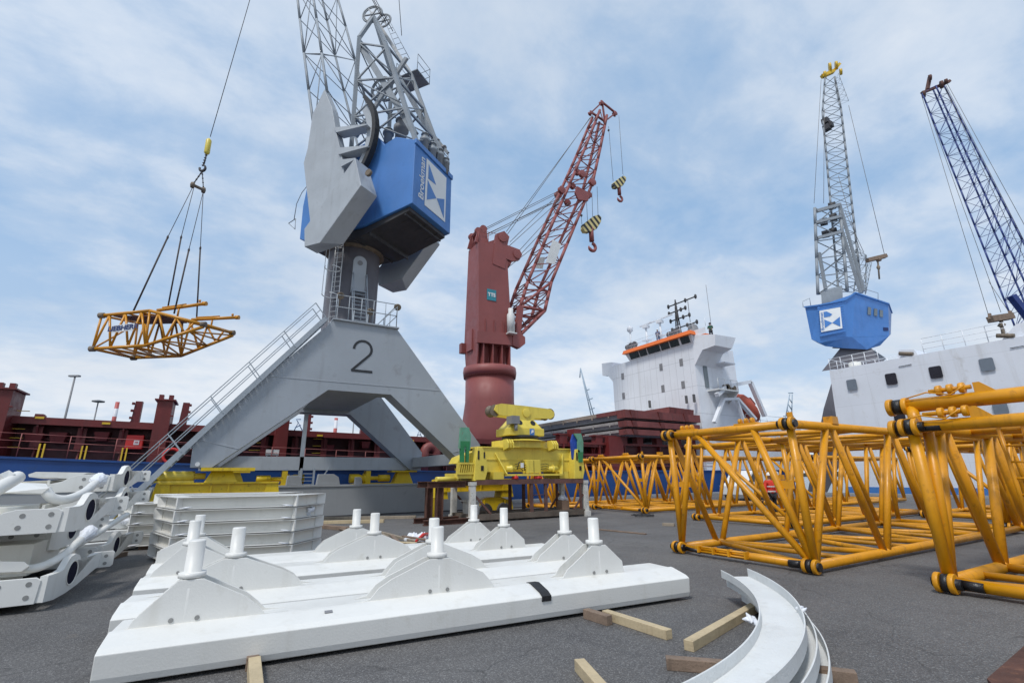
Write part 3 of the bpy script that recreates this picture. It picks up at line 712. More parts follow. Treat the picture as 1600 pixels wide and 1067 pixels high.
# ventilators, tanks and floodlights on the roof edge
for (px, py, yy, r, h_, nm) in ((627, 200, .3, .28, 1.15, 'exhaust_stack'), (607, 208, .9, .20, .5, 'roof_vent'), (664, 218, .3, .18, .75, 'roof_vent'), (676, 233, -.1, .17, .75, 'roof_vent'), (686, 242, -.6, .2, .7, 'roof_vent'), (696, 254, -1.0, .16, .5, 'roof_vent')):
    a = LL(px, py, yy); b = MB(S1); z0 = max(16.4, a[1]-h_*.6)
    b.lathe(Lc(a[0], yy, z0-.4), up, [(r, 0), (r, h_*.35+.4), (r*1.35, h_*.40+.4), (r*1.35, h_*.62+.4), (r*.8, h_*.66+.4), (r*.8, h_*.9+.4), (r*1.1, h_*.92+.4), (r*1.0, h_+.4)], 20); b.build(nm, 'lamp_grey' if nm == 'exhaust_stack' else 'lattice_grey', crane)
b = MB(S1); a0 = LL(662, 196, -1.4); a1_ = LL(700, 240, -1.4); b.bar(Lc(a0[0]+.3, -1.4, a0[1]+.6), Lc(a1_[0], -1.4, a1_[1]), .1, .16); b.tube(Lc(a1_[0], -1.4, a1_[1]), Lc(-4.4, -1.4, 16.4), .03, 6)
rp_ = [Lc(-4.5, yy, 17.3) for yy in (-.3, -.8, -1.3)]; b.path(rp_, .02, 5)
for p in rp_: b.tube(p, p-up*.9, .02, 5)
b.build('lamp_bracket', 'lattice_grey', crane)
for (px, py) in ((673, 211), (683, 221.5), (693, 231.5)):
    a = LL(px, py, -1.4); b = MB(S1); b.lathe(Lc(a[0], -1.4, a[1]), (.35, -.6, -.6), [(.06, -.16), (.13, -.12), (.17, .05), (.15, .07)], 16); b.build('floodlight', 'lamp_grey', crane)
b = MB(S1); a = [LL(x, y, 1.4) for x, y in ((462, 345), (466, 320), (474, 303))]
q = LL(456, 352, 1.4); q2 = LL(467, 345, 1.4); q3 = LL(466, 361, 1.4)
b.path([Lc(q[0], 1.6, q[1]), Lc(q2[0], 1.6, q2[1]), Lc(q3[0], 1.6, q3[1])], .025, 5, closed=True)
b.path([Lc(x_, 1.5, z_) for x_, z_ in a]+[Lc(2.1, 1.4, 16.2)], .02, 5); b.build('cable_bracket', 'lattice_grey', crane)
# pendant ropes from mast head to jib
b = MB(S1)
for yy in (-.3, .3, .7): b.path([Lc(-1.1, yy, 26.2), Lc(8.8, yy*.6, 46.8)], .022, 5)
b.path([Lc(-1.5, -.6, 26.0), Lc(-1.0, -.5, 30.3), Lc(9.0, -.4, 47.0)], .02, 5)
b.build('luffing_rope', 'rope', crane)
# hoist rope, overhaul weight and hook
tip = Lc(10.5, 0, 47.6)
def nearest_on_ray(x, y, p):
    d = ray(x, y); dh = V((d.x, d.y, 0)); t = (V((p.x, p.y, 0))).dot(dh)/dh.dot(dh); return EYE+d*t
hk = nearest_on_ray(327, 215, tip)
DH = hk.dot(fh)
def HD(x, y, d=0.0): return PD(x, y, DH+d)
b = MB(S1); b.path([tip, HD(328.5, 214)], .022, 6); b.build('hoist_rope', 'rope', crane)
b = MB(S1); p, q = HD(326.5, 219), HD(323, 240); dd = (q-p).normalized(); Lg = (q-p).length
b.lathe(p, dd, [(.05, -.1), (.13, .0), (.155, .06), (.155, Lg-.06), (.13, Lg), (.05, Lg+.08)], 20); b.build('overhaul_weight', 'lemon', crane)
b = MB(S1); b.path([HD(322.5, 241), HD(320, 252), HD(318, 258)], .045, 6)
for i in range(4): b.lathe(HD(322-i*1.2, 243+i*4), (0, 0, 1), [(.02, -.06), (.08, 0), (.02, .06)], 8)
c = HD(316.5, 263); b.path([c+rt*(.17*math.sin(math.radians(t)))+up*(.20*math.cos(math.radians(t))) for t in range(-20, 300, 20)], [.05+.03*math.sin(math.radians(max(0, t-20)*.6)) for t in range(-20, 300, 20)], 8)
b.build('load_hook', 'dark_steel', crane)
# ------------------------------------------------ slings and the lifted lattice section
sl = thing('chain_sling', 'four leg sling with a short spreader bar hanging from the crane hook', 'sling', HD(270, 520), S=S1)
b = MB(S1); a_, c_ = HD(301, 289, -.4), HD(318, 297, .4); b.tube(a_, c_, .09, 10); b.lathe(a_, (0, 0, 1), [(.1, -.18), (.13, 0), (.1, .14)], 10); b.lathe(c_, (0, 0, 1), [(.1, -.18), (.13, 0), (.1, .14)], 10); b.build('spreader_bar', 'rust_ring', sl)
b = MB(S1)
for q in (a_, c_):
    p = HD(316, 268); k = 9
    for i in range(k): s_ = p.lerp(q, i/k); e_ = p.lerp(q, (i+.8)/k); b.tube(s_, e_, .045 if i % 2 else .03, 6)
b.build('chain', 'dark_steel', sl)
DN, DF = -1.3, 1.2
ends = [((301, 293), (262, 371), (208, 487), DN), ((303, 293), (283, 371), (262, 482), DF), ((317, 302), (295, 391), (272, 490), DN+.5), ((317.5, 302), (313, 388), (307, 502), DF)]
for (p, m_, q, d) in ends:
    b = MB(S1); b.path([HD(*p, d*.25), HD(*m_, d*.6)], .018, 5); b.path([HD(*m_, d*.6), HD(*q, d)], .045, 6); b.lathe(HD(*m_, d*.6), (0, 0, 1), [(.03, -.12), (.06, 0), (.03, .12)], 8); b.build('sling_leg', 'rope', sl)
ls = thing('boom_section', 'yellow tapered lattice boom section hanging in slings from the crane hook', 'boom section', HD(255, 545), S=S1)
b = MB(S1)
nt_ = [HD(159, 493, DN), HD(234, 485.5, DN), HD(318, 507, DN+.2)]; nb_ = [HD(144.5, 545, DN), HD(227, 540, DN), HD(318, 510.5, DN+.2)]
ft_ = [HD(215, 505, DF), HD(285, 500, DF), HD(363, 520, DF)]; fb_ = [HD(209, 559, DF), HD(283, 556, DF), HD(364, 524, DF)]
def pl3(L, t):
    t *= 2; i = min(1, int(t)); return L[i].lerp(L[i+1], t-i)
for L in (nt_, nb_, ft_, fb_):
    for i in range(2): b.tube(L[i], L[i+1], .085, 10)
k = 12
for (T, Bt) in ((nt_, nb_), (ft_, fb_)):
    for i in range(k-1):
        t0, t1 = i/k, (i+1)/k
        b.tube(pl3(Bt, t0) if i % 2 == 0 else pl3(T, t0), pl3(T, t1) if i % 2 == 0 else pl3(Bt, t1), .055, 8)
    for t in (0, .5): b.tube(pl3(T, t), pl3(Bt, t), .055, 8)
for (T, Bt) in ((nt_, ft_), (nb_, fb_)):
    for i in range(8):
        t0, t1 = i/8, (i+1)/8
        b.tube(pl3(T, t0), pl3(Bt, t0), .045, 6); b.tube(pl3(T, t0) if i % 2 else pl3(Bt, t0), pl3(Bt, t1) if i % 2 else pl3(T, t1), .045, 6)
b.tube(nb_[0], ft_[0], .045, 6); b.tube(nt_[0], ft_[0], .06, 8); b.tube(nb_[0], fb_[0], .07, 8)
b.tube(nt_[2], ft_[2], .09, 10); b.build('lattice_frame', 'boom_yellow', ls)
for q in (nt_[2], ft_[2], nb_[0], fb_[0], nt_[0]):
    b = MB(S1); dd = rt; b.lathe(q-dd*.14, dd, [(.1, 0), (.15, .02), (.15, .26), (.1, .28)], 12); b.build('end_pin', 'rust_ring', ls)
b = MB(S1); pp = [nt_[0].lerp(ft_[0], .5), nt_[1].lerp(ft_[1], .5)]
wp = [nt_[0].lerp(nt_[1], .25), nt_[1].lerp(nt_[2], .25), ft_[1].lerp(ft_[2], .1), ft_[0].lerp(ft_[1], .25)]
b.prism([p-up*.12 for p in wp], up*.05); b.build('walkway', 'rust_brown', ls)
for (p, q, leg) in (((246, 485), (320, 474.5), (280, 480)), ((300, 499.5), (371, 496), (332, 498))):
    b = MB(S1); d = DN+.9 if p[0] < 250 else DF-.1; A_, B_ = HD(*p, d), HD(*q, d); b.tube(A_, B_, .09, 10); m1 = A_.lerp(B_, .1)+up*.12; m2 = A_.lerp(B_, .6)+up*.12; b.tube(m1, m2, .05, 8)
    c = HD(*leg, d); b.tube(c, c-up*.55, .05, 8); b.tube(A_, A_-up*.25, .05, 6); b.lathe(B_-rt*.1, rt, [(.12, 0), (.12, .2)], 12); b.lathe(B_-rt*.3+up*.1, up, [(.06, 0), (.06, .12)], 8); b.build('pendant_bar', 'boom_yellow', ls)
b = MB(S1); o0 = HD(174.5, 520, DN-.3); o1 = HD(209, 516, DN-.3); o2 = HD(175.5, 511.5, DN-.3); ex = (o1-o0); ey = up*.38
b.prism([o0, o1, o1+ey, o0+ey], -fh*.03); sg_ = b.build('name_plate', 'white_paint', ls)
b = MB(S1); b.text('LIEBHERR', .36, (o0+o1)/2+ey*.5-fh*.045, ex, up, .012); b.build('lettering', 'blue_text', sg_)
# ================================================================== CARGO SHIP
SA = 1.09
ship = thing('cargo_ship', 'long dark red and blue cargo ship with a white wheelhouse moored behind the concrete wall', 'ship', (15, 36, -2.2), S=SA)
def sheer(x): return 2.14+max(0, (14-x))**1.35*.0105
YS, YB = 29.8, 44.5
b = MB(SA); xs = [-40+i*4 for i in range(24)]
for i in range(len(xs)-1):
    x0, x1 = xs[i], xs[i+1]
    b.hexa([(x0, YS, -4), (x1, YS, -4), (x1, YB, -4), (x0, YB, -4)], [(x0, YS, sheer(x0)), (x1, YS, sheer(x1)), (x1, YB, sheer(x1)), (x0, YB, sheer(x0))])
b.build('hull', 'hull_blue', ship, recalc=True)
b = MB(SA)
for i in range(len(xs)-1): x0, x1 = xs[i], xs[i+1]; b.bar((x0, YS-.04, sheer(x0)-.05), (x1, YS-.04, sheer(x1)-.05), .06, .1)
b.build('rubbing_strake', 'hull_blue', ship)
def ctop(x): return 4.36+max(0, 12-x)*.017
YC = 31.0
# coaming: inner wall, top plate, longitudinal
b = MB(SA)
def run(mb, y0, y1, z0f, z1f, X0=-40, X1=27, step=3.35):
    x = X0
    while x < X1-.01:
        xe = min(X1, x+step); mb.hexa([(x, y0, z0f(x)), (xe, y0, z0f(xe)), (xe, y1, z0f(xe)), (x, y1, z0f(x))], [(x, y0, z1f(x)), (xe, y0, z1f(xe)), (xe, y1, z1f(xe)), (x, y1, z1f(x))]); x = xe
run(b, YC+.95, YC+1.15, sheer, lambda x: ctop(x)-.2)
b.build('hatch_coaming', 'ship_red_dark', ship)
b = MB(SA); run(b, YC-.05, YC+1.3, lambda x: ctop(x)-.08, ctop); run(b, YC-.05, YC+.02, lambda x: ctop(x)-.34, lambda x: ctop(x)-.08)
run(b, YC+.7, YC+.95, lambda x: ctop(x)-1.0, lambda x: ctop(x)-.93); b.build('coaming_rail', 'ship_red', ship)
b = MB(SA); run(b, YB-1.6, YB-1.3, sheer, ctop); b.build('far_coaming', 'ship_red', ship)
colX = [PY(x, 690, YC-.4).x for x in (-12, 248, 438)]
X = -9.4; i = 0
while X < 27:
    if min(abs(X-c) for c in colX) > .7:
        b = MB(SA); zt_ = ctop(X)-.1; zb_ = sheer(X)
        b.prism([(X, YC+.95, zb_), (X, YC+.35, zb_), (X, YC+.55, zb_+.5), (X, YC+.3, zb_+.9), (X, YC+.05, zt_-.35), (X, YC+.05, zt_), (X, YC+.95, zt_)], (.07, 0, 0))
        b.box((X-.14, YC+.28, zb_+.5), (X+.21, YC+.32, zt_-.3)); b.build('stiffener', 'ship_red', ship)
    X += 1.62; i += 1
for c in colX:
    b = MB(SA); wd = .33
    b.hexa([(c-wd, YC-.75, sheer(c)), (c+wd, YC-.75, sheer(c)), (c+wd, YC+.9, sheer(c)), (c-wd, YC+.9, sheer(c))], [(c-wd, YC-.75, ctop(c)+1.15), (c+wd, YC-.75, ctop(c)+1.15), (c+wd, YC+.9, ctop(c)+1.15), (c-wd, YC+.9, ctop(c)+1.15)])
    b.box((c-wd-.12, YC-.87, ctop(c)+1.1), (c+wd+.12, YC+1.0, ctop(c)+1.17))
    for k in (-.22, .2): b.box((c+k-.1, YC-.6, ctop(c)+1.17), (c+k+.1, YC-.3, ctop(c)+1.42))
    b.box((c+wd, YC-.8, ctop(c)+.3), (c+wd+.12, YC-.6, ctop(c)+.36)); b.build('guide_post', 'ship_red', ship)
for (px, py) in ((215, 630), (289, 632), (481, 650), (567, 668), (58, 650)):       # stanchions on the far coaming
    p = PY(px, py, YB-2.2); b = MB(SA); zt_ = p.z+.15; big = py < 660 and px != 58
    h_ = zt_-ctop(p.x)+.2
    b.prism([(p.x-.25, YB-2.2, zt_-h_), (p.x+.28, YB-2.2, zt_-h_), (p.x+.28, YB-2.2, zt_), (p.x-.12, YB-2.2, zt_)], (0, .5, 0))
    b.prism([(p.x-1.2, YB-2, zt_-h_), (p.x-.2, YB-2, zt_-h_), (p.x-.2, YB-2, zt_-.5*h_)], (0, .08, 0))
    for k in range(3): b.box((p.x+(.28 if px != 215 else -.3), YB-2.3, zt_-.25-k*.5), (p.x+(.42 if px != 215 else -.16), YB-2.0, zt_-.1-k*.5))
    b.build('stanchion', 'ship_red', ship)
for k, (px, py, wd, h_) in enumerate(((55, 684, .62, .42), (92, 684, .6, .48), (160, 682, .55, .42), (570, 695, .5, .4), (515, 700, .4, .35), (890, 700, .5, .4))):
    p = PY(px, py, YC+.5); b = MB(SA)
    b.hexa([(p.x-wd*.4, YC+.3, p.z-h_/2), (p.x+wd*.4, YC+.3, p.z-h_/2), (p.x+wd*.4, YC+.9, p.z-h_/2), (p.x-wd*.4, YC+.9, p.z-h_/2)], [(p.x-wd*.55, YC+.2, p.z+h_/2), (p.x+wd*.55, YC+.2, p.z+h_/2), (p.x+wd*.55, YC+.9, p.z+h_/2), (p.x-wd*.55, YC+.9, p.z+h_/2)]); b.build('deck_box', 'ship_red', ship)
p = PY(210, 691, YC+.2); b = MB(SA); b.box((p.x-.36, YC+.15, p.z-.34), (p.x+.36, YC+.6, p.z+.36)); fb = b.build('fire_box', 'red_signal', ship, bevel=.04)
b = MB(SA); b.box((p.x-.02, YC+.135, p.z-.12), (p.x+.2, YC+.15, p.z+.1)); b.build('box_sign', 'white_paint', fb)
b = MB(SA); b.text('FR', .14, (p.x+.09, YC+.125, p.z-.01), (1, 0, 0), up); b.build('lettering', 'red_signal', fb)
p = PY(497, 711, YC-.4); b = MB(SA); b.box((PY(435, 704, YC-.4).x-.0, YC-.8, sheer(4)+.1), (PY(435, 704, YC-.4).x+.01, YC-.79, sheer(4)+.11)); q = PY(425.5, 707, YC-1.0); b.box((q.x-.33, YC-1.05, q.z-.14), (q.x+.33, YC-1.0, q.z+.17))
for k in (-.25, .25): b.box((q.x+k-.02, YC-1.02, q.z-.5), (q.x+k+.02, YC-1.0, q.z-.1))
b.build('white_board', 'white_paint', ship)
for (px, n_) in ((18, 5), (80, 0), (143, 0), (203, 0), (398, 4), (496, 4), (905, 2)):     # rungs or yellow gate bars
    c = PY(px, 700, YC+.3); b = MB(SA)
    if n_:
        for j in range(n_): b.box((c.x-.28, YC+.3, sheer(c.x)+.45+j*.42), (c.x+.28, YC+.36, sheer(c.x)+.48+j*.42))
        b.build('ladder_rungs', 'yellow_mark', ship)
    else:
        for k in (-.08, .08): b.box((c.x+k-.03, YS+.05, sheer(c.x)), (c.x+k+.03, YS+.1, sheer(c.x)+.62))
        b.build('gate_bars', 'yellow_mark', ship)
b = MB(SA)
for px, py in ((166, 661), (500, 680), (643, 688), (62, 652)):
    c = PY(px, py, YC-.1); b.box((c.x-.16, YC-.12, c.z-.06), (c.x+.16, YC-.06, c.z+.04))
b.build('yellow_marking', 'yellow_mark', ship)
b = MB(SA)
x = -30
while x < 38:
    x1 = x+1.7; b.tube((x, YS+.12, sheer(x)), (x, YS+.12, sheer(x)+1.02), .022, 5)
    for hgt in (.38, .7, 1.02): b.tube((x, YS+.12, sheer(x)+hgt), (x1, YS+.12, sheer(x1)+hgt), .016, 5)
    x = x1
b.build('deck_railing', 'crane_red_light', ship)
for px, py in ((672, 700), (700, 708)):
    c = PY(px, 722, YC-.2); b = MB(SA); r_ = .3; zt_ = 3.35
    b.path([(c.x-.35, YC, sheer(c.x)), (c.x-.35, YC, zt_)]+[(c.x-.35+.42*(1-math.cos(t*math.pi/8)), YC, zt_+.42*math.sin(t*math.pi/8)) for t in range(1, 8)]+[(c.x+.49, YC, zt_), (c.x+.49, YC, zt_-.35)], r_, 16); b.build('vent_pipe', 'crane_red', ship)
    break
c = PY(268, 712, YS+.1); ring = MB(); 
lb = MB(SA); lb.path([c+V((.34*math.cos(t*math.pi/10), .0, .34*math.sin(t*math.pi/10))) for t in range(20)], .07, 8, closed=True); o = lb.build('life_ring', 'red_signal'); tag(o, 'red life ring hanging on the blue ship rail behind the crane stairs', 'life ring')
# hold end bulkhead and blocks under the covers
b = MB(SA); b.box((24.0, YC-.2, 2.1), (24.25, YB-1.5, 4.75)); b.box((27.0, YC+.2, 2.1), (38.3, YB-1, 4.2)); b.build('hold_bulkhead', 'ship_red_dark', ship)
b = MB(SA)
for px in (880, 905, 936, 955, 975, 1000, 1030, 1060, 1085):
    c = PY(px, 700, YC); b.box((c.x-.35, YC-.1, 4.2), (c.x+.35, YC+.5, 4.95)); b.box((c.x-.55, YC-.15, 4.9), (c.x+.55, YC+.55, 5.0)); b.box((c.x-.06, YC-.12, 2.2), (c.x+.06, YC+.4, 4.3))
for z_ in (3.3, 4.2): b.box((24, YC-.15, z_), (38, YC+.05, z_+.18))
b.build('cover_supports', 'ship_red', ship)
c = PY(901, 700, YC-.4); b = MB(SA); b.box((c.x-.35, YC-.6, 2.1), (c.x+.35, YC+.3, 5.35)); b.box((27.3, YC-.5, 2.1), (28.9, YC+.3, 4.9)); b.build('guide_post', 'ship_red', ship)
b = MB(SA)
for (px, py, s_) in ((876, 682, .3), (905, 668, .3)): c = PY(px, py, YB-2); b.prism([(c.x-.5, YB-2, 4.2), (c.x+.4, YB-2, 4.2), (c.x+.25, YB-2, c.z+.5), (c.x-.15, YB-2, c.z+.5)], (0, .3, 0))
b.build('stanchion', 'ship_red', ship)
# ---------------- wheelhouse block (front wall faces -X)
WX = 38.5
Zw = lambda x, y: PX(x, y, WX)
b = MB(SA); b.box((WX, 29.95, 2.1), (44.8, 41.6, 14.25))
wh = b.build('accommodation_block', 'panelled_white', ship)
b = MB(SA)
# bridge deck with wings, straight over the full width
wing = [(29.75, 12.45), (28.9, 13.3), (27.45, 13.42), (27.3, 14.38), (29.7, 14.45), (41.6, 14.45), (43.35, 14.85), (43.35, 13.45), (42.4, 13.3), (41.6, 12.4)]
b.hexa([(WX-.02, 41.6, 12.4), (WX-.02, 42.4, 13.3), (WX-.02, 43.35, 13.45), (WX-.02, 43.35, 14.95), (WX-.02, 41.6, 14.75)], [(41.5, 41.6, 12.4), (41.5, 42.4, 13.3), (41.5, 43.35, 13.45), (41.5, 43.35, 14.95), (41.5, 41.6, 14.75)])
b.hexa([(WX-.02, 29.95, 12.0), (WX-.02, 28.9, 13.3), (WX-.02, 27.45, 13.42), (WX-.02, 27.3, 14.45), (WX-.02, 29.95, 15.1)], [(41.6, 29.95, 12.0), (41.6, 28.9, 13.3), (41.0, 27.45, 13.42), (41.6, 27.3, 14.55), (41.6, 29.95, 15.1)])
b.build('bridge_wing', 'ship_white', ship)
b = MB(SA); b.box((41.3, 28.6, 12.3), (42.9, 29.94, 12.42)); b.box((42.3, 28.5, 10.2), (42.31, 28.51, 10.21)); b.build('wing_deck', 'ship_white', wh)
# wheelhouse proper: sloped front above the deck
b = MB(SA); z0, z1, z2 = 14.25, 15.35, 15.4
b.hexa([(WX-.05, 29.8, z0), (43, 29.8, z0), (43, 38.6, z0), (WX-.05, 38.6, z0)], [(WX-.35, 29.7, 15.05), (43, 29.7, 15.05), (43, 38.9, 15.05), (WX-.35, 38.9, 15.05)])
b.build('wheelhouse', 'ship_white', wh)
b = MB(SA); b.hexa([(WX-.75, 29.5, 15.02), (43.2, 29.5, 15.02), (43.2, 39.0, 15.02), (WX-.75, 39.0, 15.02)], [(WX-.62, 29.6, 15.42), (43.2, 29.6, 15.42), (43.2, 38.9, 15.42), (WX-.62, 38.9, 15.42)])
vz = b.build('orange_visor', 'orange', wh)
b = MB(SA); b.box((WX-.4, 29.7, 15.42), (43.1, 38.8, 15.5)); b.build('wheelhouse_roof', 'ship_white', wh)
for (a, c) in ((986, 999.5), (1001.5, 1012), (1014.5, 1033), (1035.5, 1048), (1050.5, 1063.5), (1068, 1081)):
    ya, yb_ = Zw(a, 548).y, Zw(c, 540).y; b = MB(SA)
    f_ = lambda z: WX-.05-.3*(z-14.25)/.8-.03
    b.prism([(f_(14.35), ya, 14.35), (f_(14.35), yb_, 14.35), (f_(15.0), yb_, 15.0), (f_(15.0), ya, 15.0)], (-.02, 0, 0)); b.build('bridge_window', 'glass_dark', wh)
for (px, py) in ((973, 588), (974.5, 618.5), (1033, 573.5), (1036, 607), (1064.5, 566), (1067.5, 601)):
    c = Zw(px, py); b = MB(SA); b.box((WX-.04, c.y-.2, c.z-.36), (WX+.05, c.y+.2, c.z+.36)); fr_ = b.build('window', 'lamp_grey', wh)
b = MB(SA)
for (px, py) in ((973, 588), (974.5, 618.5), (1033, 573.5), (1036, 607), (1064.5, 566), (1067.5, 601)):
    pass
b = MB(SA)
for (px, py) in ((1020.5, 633), (1078, 626), (1090, 624)): c = Zw(px, py); b.box((WX-.6, c.y-.1, c.z-.3), (WX-.4, c.y+.08, c.z+.45))
b.build('vent_post', 'black_white', ship)
b = MB(SA); c = PY(1103, 590, 29.95); b.box((c.x-.28, 29.88, 9.9), (c.x+.28, 29.96, 12.9)); b.box((PY(1101, 564, 29.95).x-.2, 29.9, 12.0), (PY(1101, 564, 29.95).x+.15, 29.96, 12.4)); b.build('side_door', 'glass_grey', wh)
b = MB(SA); b.box((39.9, 28.7, 9.55), (43.0, 29.95, 9.68)); b.prism([(43.0, 28.7, 9.55), (43.0, 29.95, 9.55), (43.0, 29.95, 8.5)], (-.1, 0, 0))
for x_ in (40, 41, 42, 43.0): b.tube((x_, 28.75, 9.65), (x_, 28.75, 10.65), .03, 5)
b.tube((40, 28.75, 10.65), (43.0, 28.75, 10.65), .025, 5); b.build('side_balcony', 'off_white', wh)
for (x_, r_) in ((41.6, .35), (42.6, .25)): b = MB(SA); b.lathe((x_, 28.8, 9.9), (0, 1, 0), [(r_, 0), (r_, .5)], 14); b.build('winch_drum', 'rust_ring', wh)
# mast, radars, floodlights, dome
def W2(px, py, Xp=WX+1.2): return PX(px, py, Xp)
b = MB(SA); p = W2(987, 548); q = W2(987, 519); b.tube((p.x, p.y, 15.4), (p.x, p.y, q.z), .1, 8); b.lathe((p.x, p.y, q.z), up, [(.12, 0), (.34, .2), (.36, .55), (.2, .8), (.02, .85)], 16); b.build('satcom_dome', 'ship_white', ship)
for (px, pyb, pyt, Lr) in ((1012.5, 548, 507, 1.6), (1034.5, 540, 499, 3.0)):
    b = MB(SA); p = W2(px, pyb); q = W2(px, pyt+4); b.tube((p.x, p.y, 15.3), (p.x, p.y, q.z), .14, 8, .1); b.box((p.x-.3, p.y-.3, q.z-.05), (p.x+.3, p.y+.3, q.z+.25))
    b.box((p.x-.5, p.y-.5, 15.4+(q.z-15.4)*.4), (p.x+.5, p.y+.5, 15.45+(q.z-15.4)*.4))
    b.bar((p.x-.1, p.y-Lr*.62, q.z+.40), (p.x+.1, p.y+Lr*.62, q.z+.40), .16, .12); b.build('radar_mast', 'ship_white', ship)
b = MB(SA); p = W2(1061, 525, WX+1.5); q = W2(1056, 468, WX+1.5)
zt_ = q.z
for k in (-.22, .22):
    b.tube((p.x+k, p.y+k, 15.4), (p.x, p.y, zt_), .07, 6); b.tube((p.x-k, p.y+k, 15.4), (p.x, p.y, zt_), .07, 6)
for j in range(9): z_ = 15.6+j*(zt_-15.6)/9; b.tube((p.x-.2, p.y, z_), (p.x+.2, p.y, z_+.2), .03, 5)
for (z_, a, c) in ((zt_-.5, -2.6, 1.0), (zt_-1.3, -1.2, 1.0), (zt_-2.2, -1.6, .9), (zt_-3.2, -2.4, .8)):
    b.tube((p.x, p.y+a, z_), (p.x, p.y+c, z_), .07, 6)
    for t in (a, a*.5, c): b.lathe((p.x, p.y+t, z_-.25), up, [(.05, 0), (.13, .12), (.13, .4), (.05, .5)], 8)
b.tube((p.x, p.y-1.6, zt_-3), (p.x, p.y-1.6, zt_-.5), .03, 5); b.build('signal_mast', 'dark_steel', ship)
for (px, py) in ((981.5, 543), (986.5, 540), (992, 538), (1046.5, 523), (1052.5, 520.5), (1058.5, 518)):
    c = W2(px, py, WX+.1); b = MB(SA); b.lathe(c, (-.8, -.3, -.35), [(.1, -.3), (.28, -.22), (.36, .08), (.32, .1), (.3, .02)], 14); b.tube(c, (c.x, c.y, 15.4), .04, 5); b.build('floodlight', 'lamp_grey', ship)
c = W2(1083, 515, 41); b = MB(SA); b.lathe((c.x, c.y, 15.45), up, [(.6, 0), (.62, .8), (.45, 1.4), (.1, 1.7)], 18); b.build('roof_dome', 'lamp_grey', ship)
c = W2(1112, 515, 41); b = MB(SA); b.tube((c.x, c.y, 14.5), (c.x, c.y, W2(1116, 440, 41).z), .025, 5); b.build('whip_antenna', 'lamp_grey', ship)
b = MB(SA)
ys = [28.0, 29.5, 31, 32.5, 34, 35.5, 37, 38.6]
for y_ in ys: b.tube((WX-.3, y_, 15.45), (WX-.3, y_, 16.3), .02, 4)
for z_ in (15.9, 16.3): b.tube((WX-.3, 29.5, z_), (WX-.3, 38.6, z_), .018, 4)
b.build('roof_railing', 'ship_white', wh)
b = MB(SA); b.box((WX+.1, 28.4, 14.9), (WX+.16, 31.4, 15.5)); b.build('name_board', 'ship_white', wh)
# aft deck: lifeboat davit
b = MB(SA)
d0 = [PY(x, y, 29.0) for x, y in ((1120, 617), (1135, 604), (1172, 596.5), (1195, 650))]
for i in range(3): b.bar(d0[i], d0[i+1], .35, .4, (0, 1, 0))
e0 = [p+V((0, 3.2, 0)) for p in d0]
for i in range(3): b.bar(e0[i], e0[i+1], .3, .35, (0, 1, 0))
b.bar(d0[2], e0[2], .3, .3); g0 = [PY(x, y, 29.3) for x, y in ((1116, 660), (1130, 624), (1152, 623), (1180, 655))]
for i in range(3): b.bar(g0[i], g0[i+1], .25, .38, (0, 1, 0))
b.bar(PY(1151, 624, 29.3), PY(1163, 660, 29.3), .2, .3, (0, 1, 0))
b.box((44.8, 29.9, 2.1), (55, 43.5, 6.6)); b.box((44.8, 30.2, 6.6), (47.0, 40, 9.4)); b.build('boat_davit', 'ship_white', ship)
b = MB(SA)
for i in range(8): x_ = 45+i*1.2; b.tube((x_, 29.7, 6.6), (x_, 29.7, 7.6), .03, 4)
for z_ in (7.1, 7.6): b.tube((45, 29.7, z_), (53.4, 29.7, z_), .025, 4)
b.build('aft_railing', 'ship_white', ship)
lbt = thing('lifeboat', 'orange enclosed lifeboat tilted on its white davit at the ship stern', 'lifeboat', PY(1165, 640, 31), S=SA)
p0, p1 = PY(1156, 622, 29.9), PY(1182, 654, 29.9); ax_ = (p1-p0).normalized(); L_ = (p1-p0).length
b = MB(SA); b.lathe(p0-ax_*.4, ax_, [(.2, 0), (.55, .4), (.75, 1.2), (.75, L_-.6), (.55, L_+.2), (.15, L_+.7)], 16); b.build('hull', 'boat_orange', lbt)
b = MB(SA); sidev = ax_.cross(V((0, 1, 0))).normalized(); sidev = sidev if sidev.z > 0 else -sidev; c = p0+ax_*.9+sidev*.6; b.bar(c, c+ax_*1.0, .8, .7, (0, 1, 0)); b.build('conning_tower', 'boat_orange', lbt, bevel=.08)
b = MB(SA); c = PY(1140, 640, 30.5); b.prism([PY(x, y, 30.6) for x, y in ((1130, 629), (1152, 628), (1166, 656), (1124, 658))], (0, .1, 0)); b.bar(PY(1140, 622, 30.4), PY(1162, 655, 30.4), .25, .4, (0, 1, 0)); b.build('boat_cradle', 'ship_red', ship)
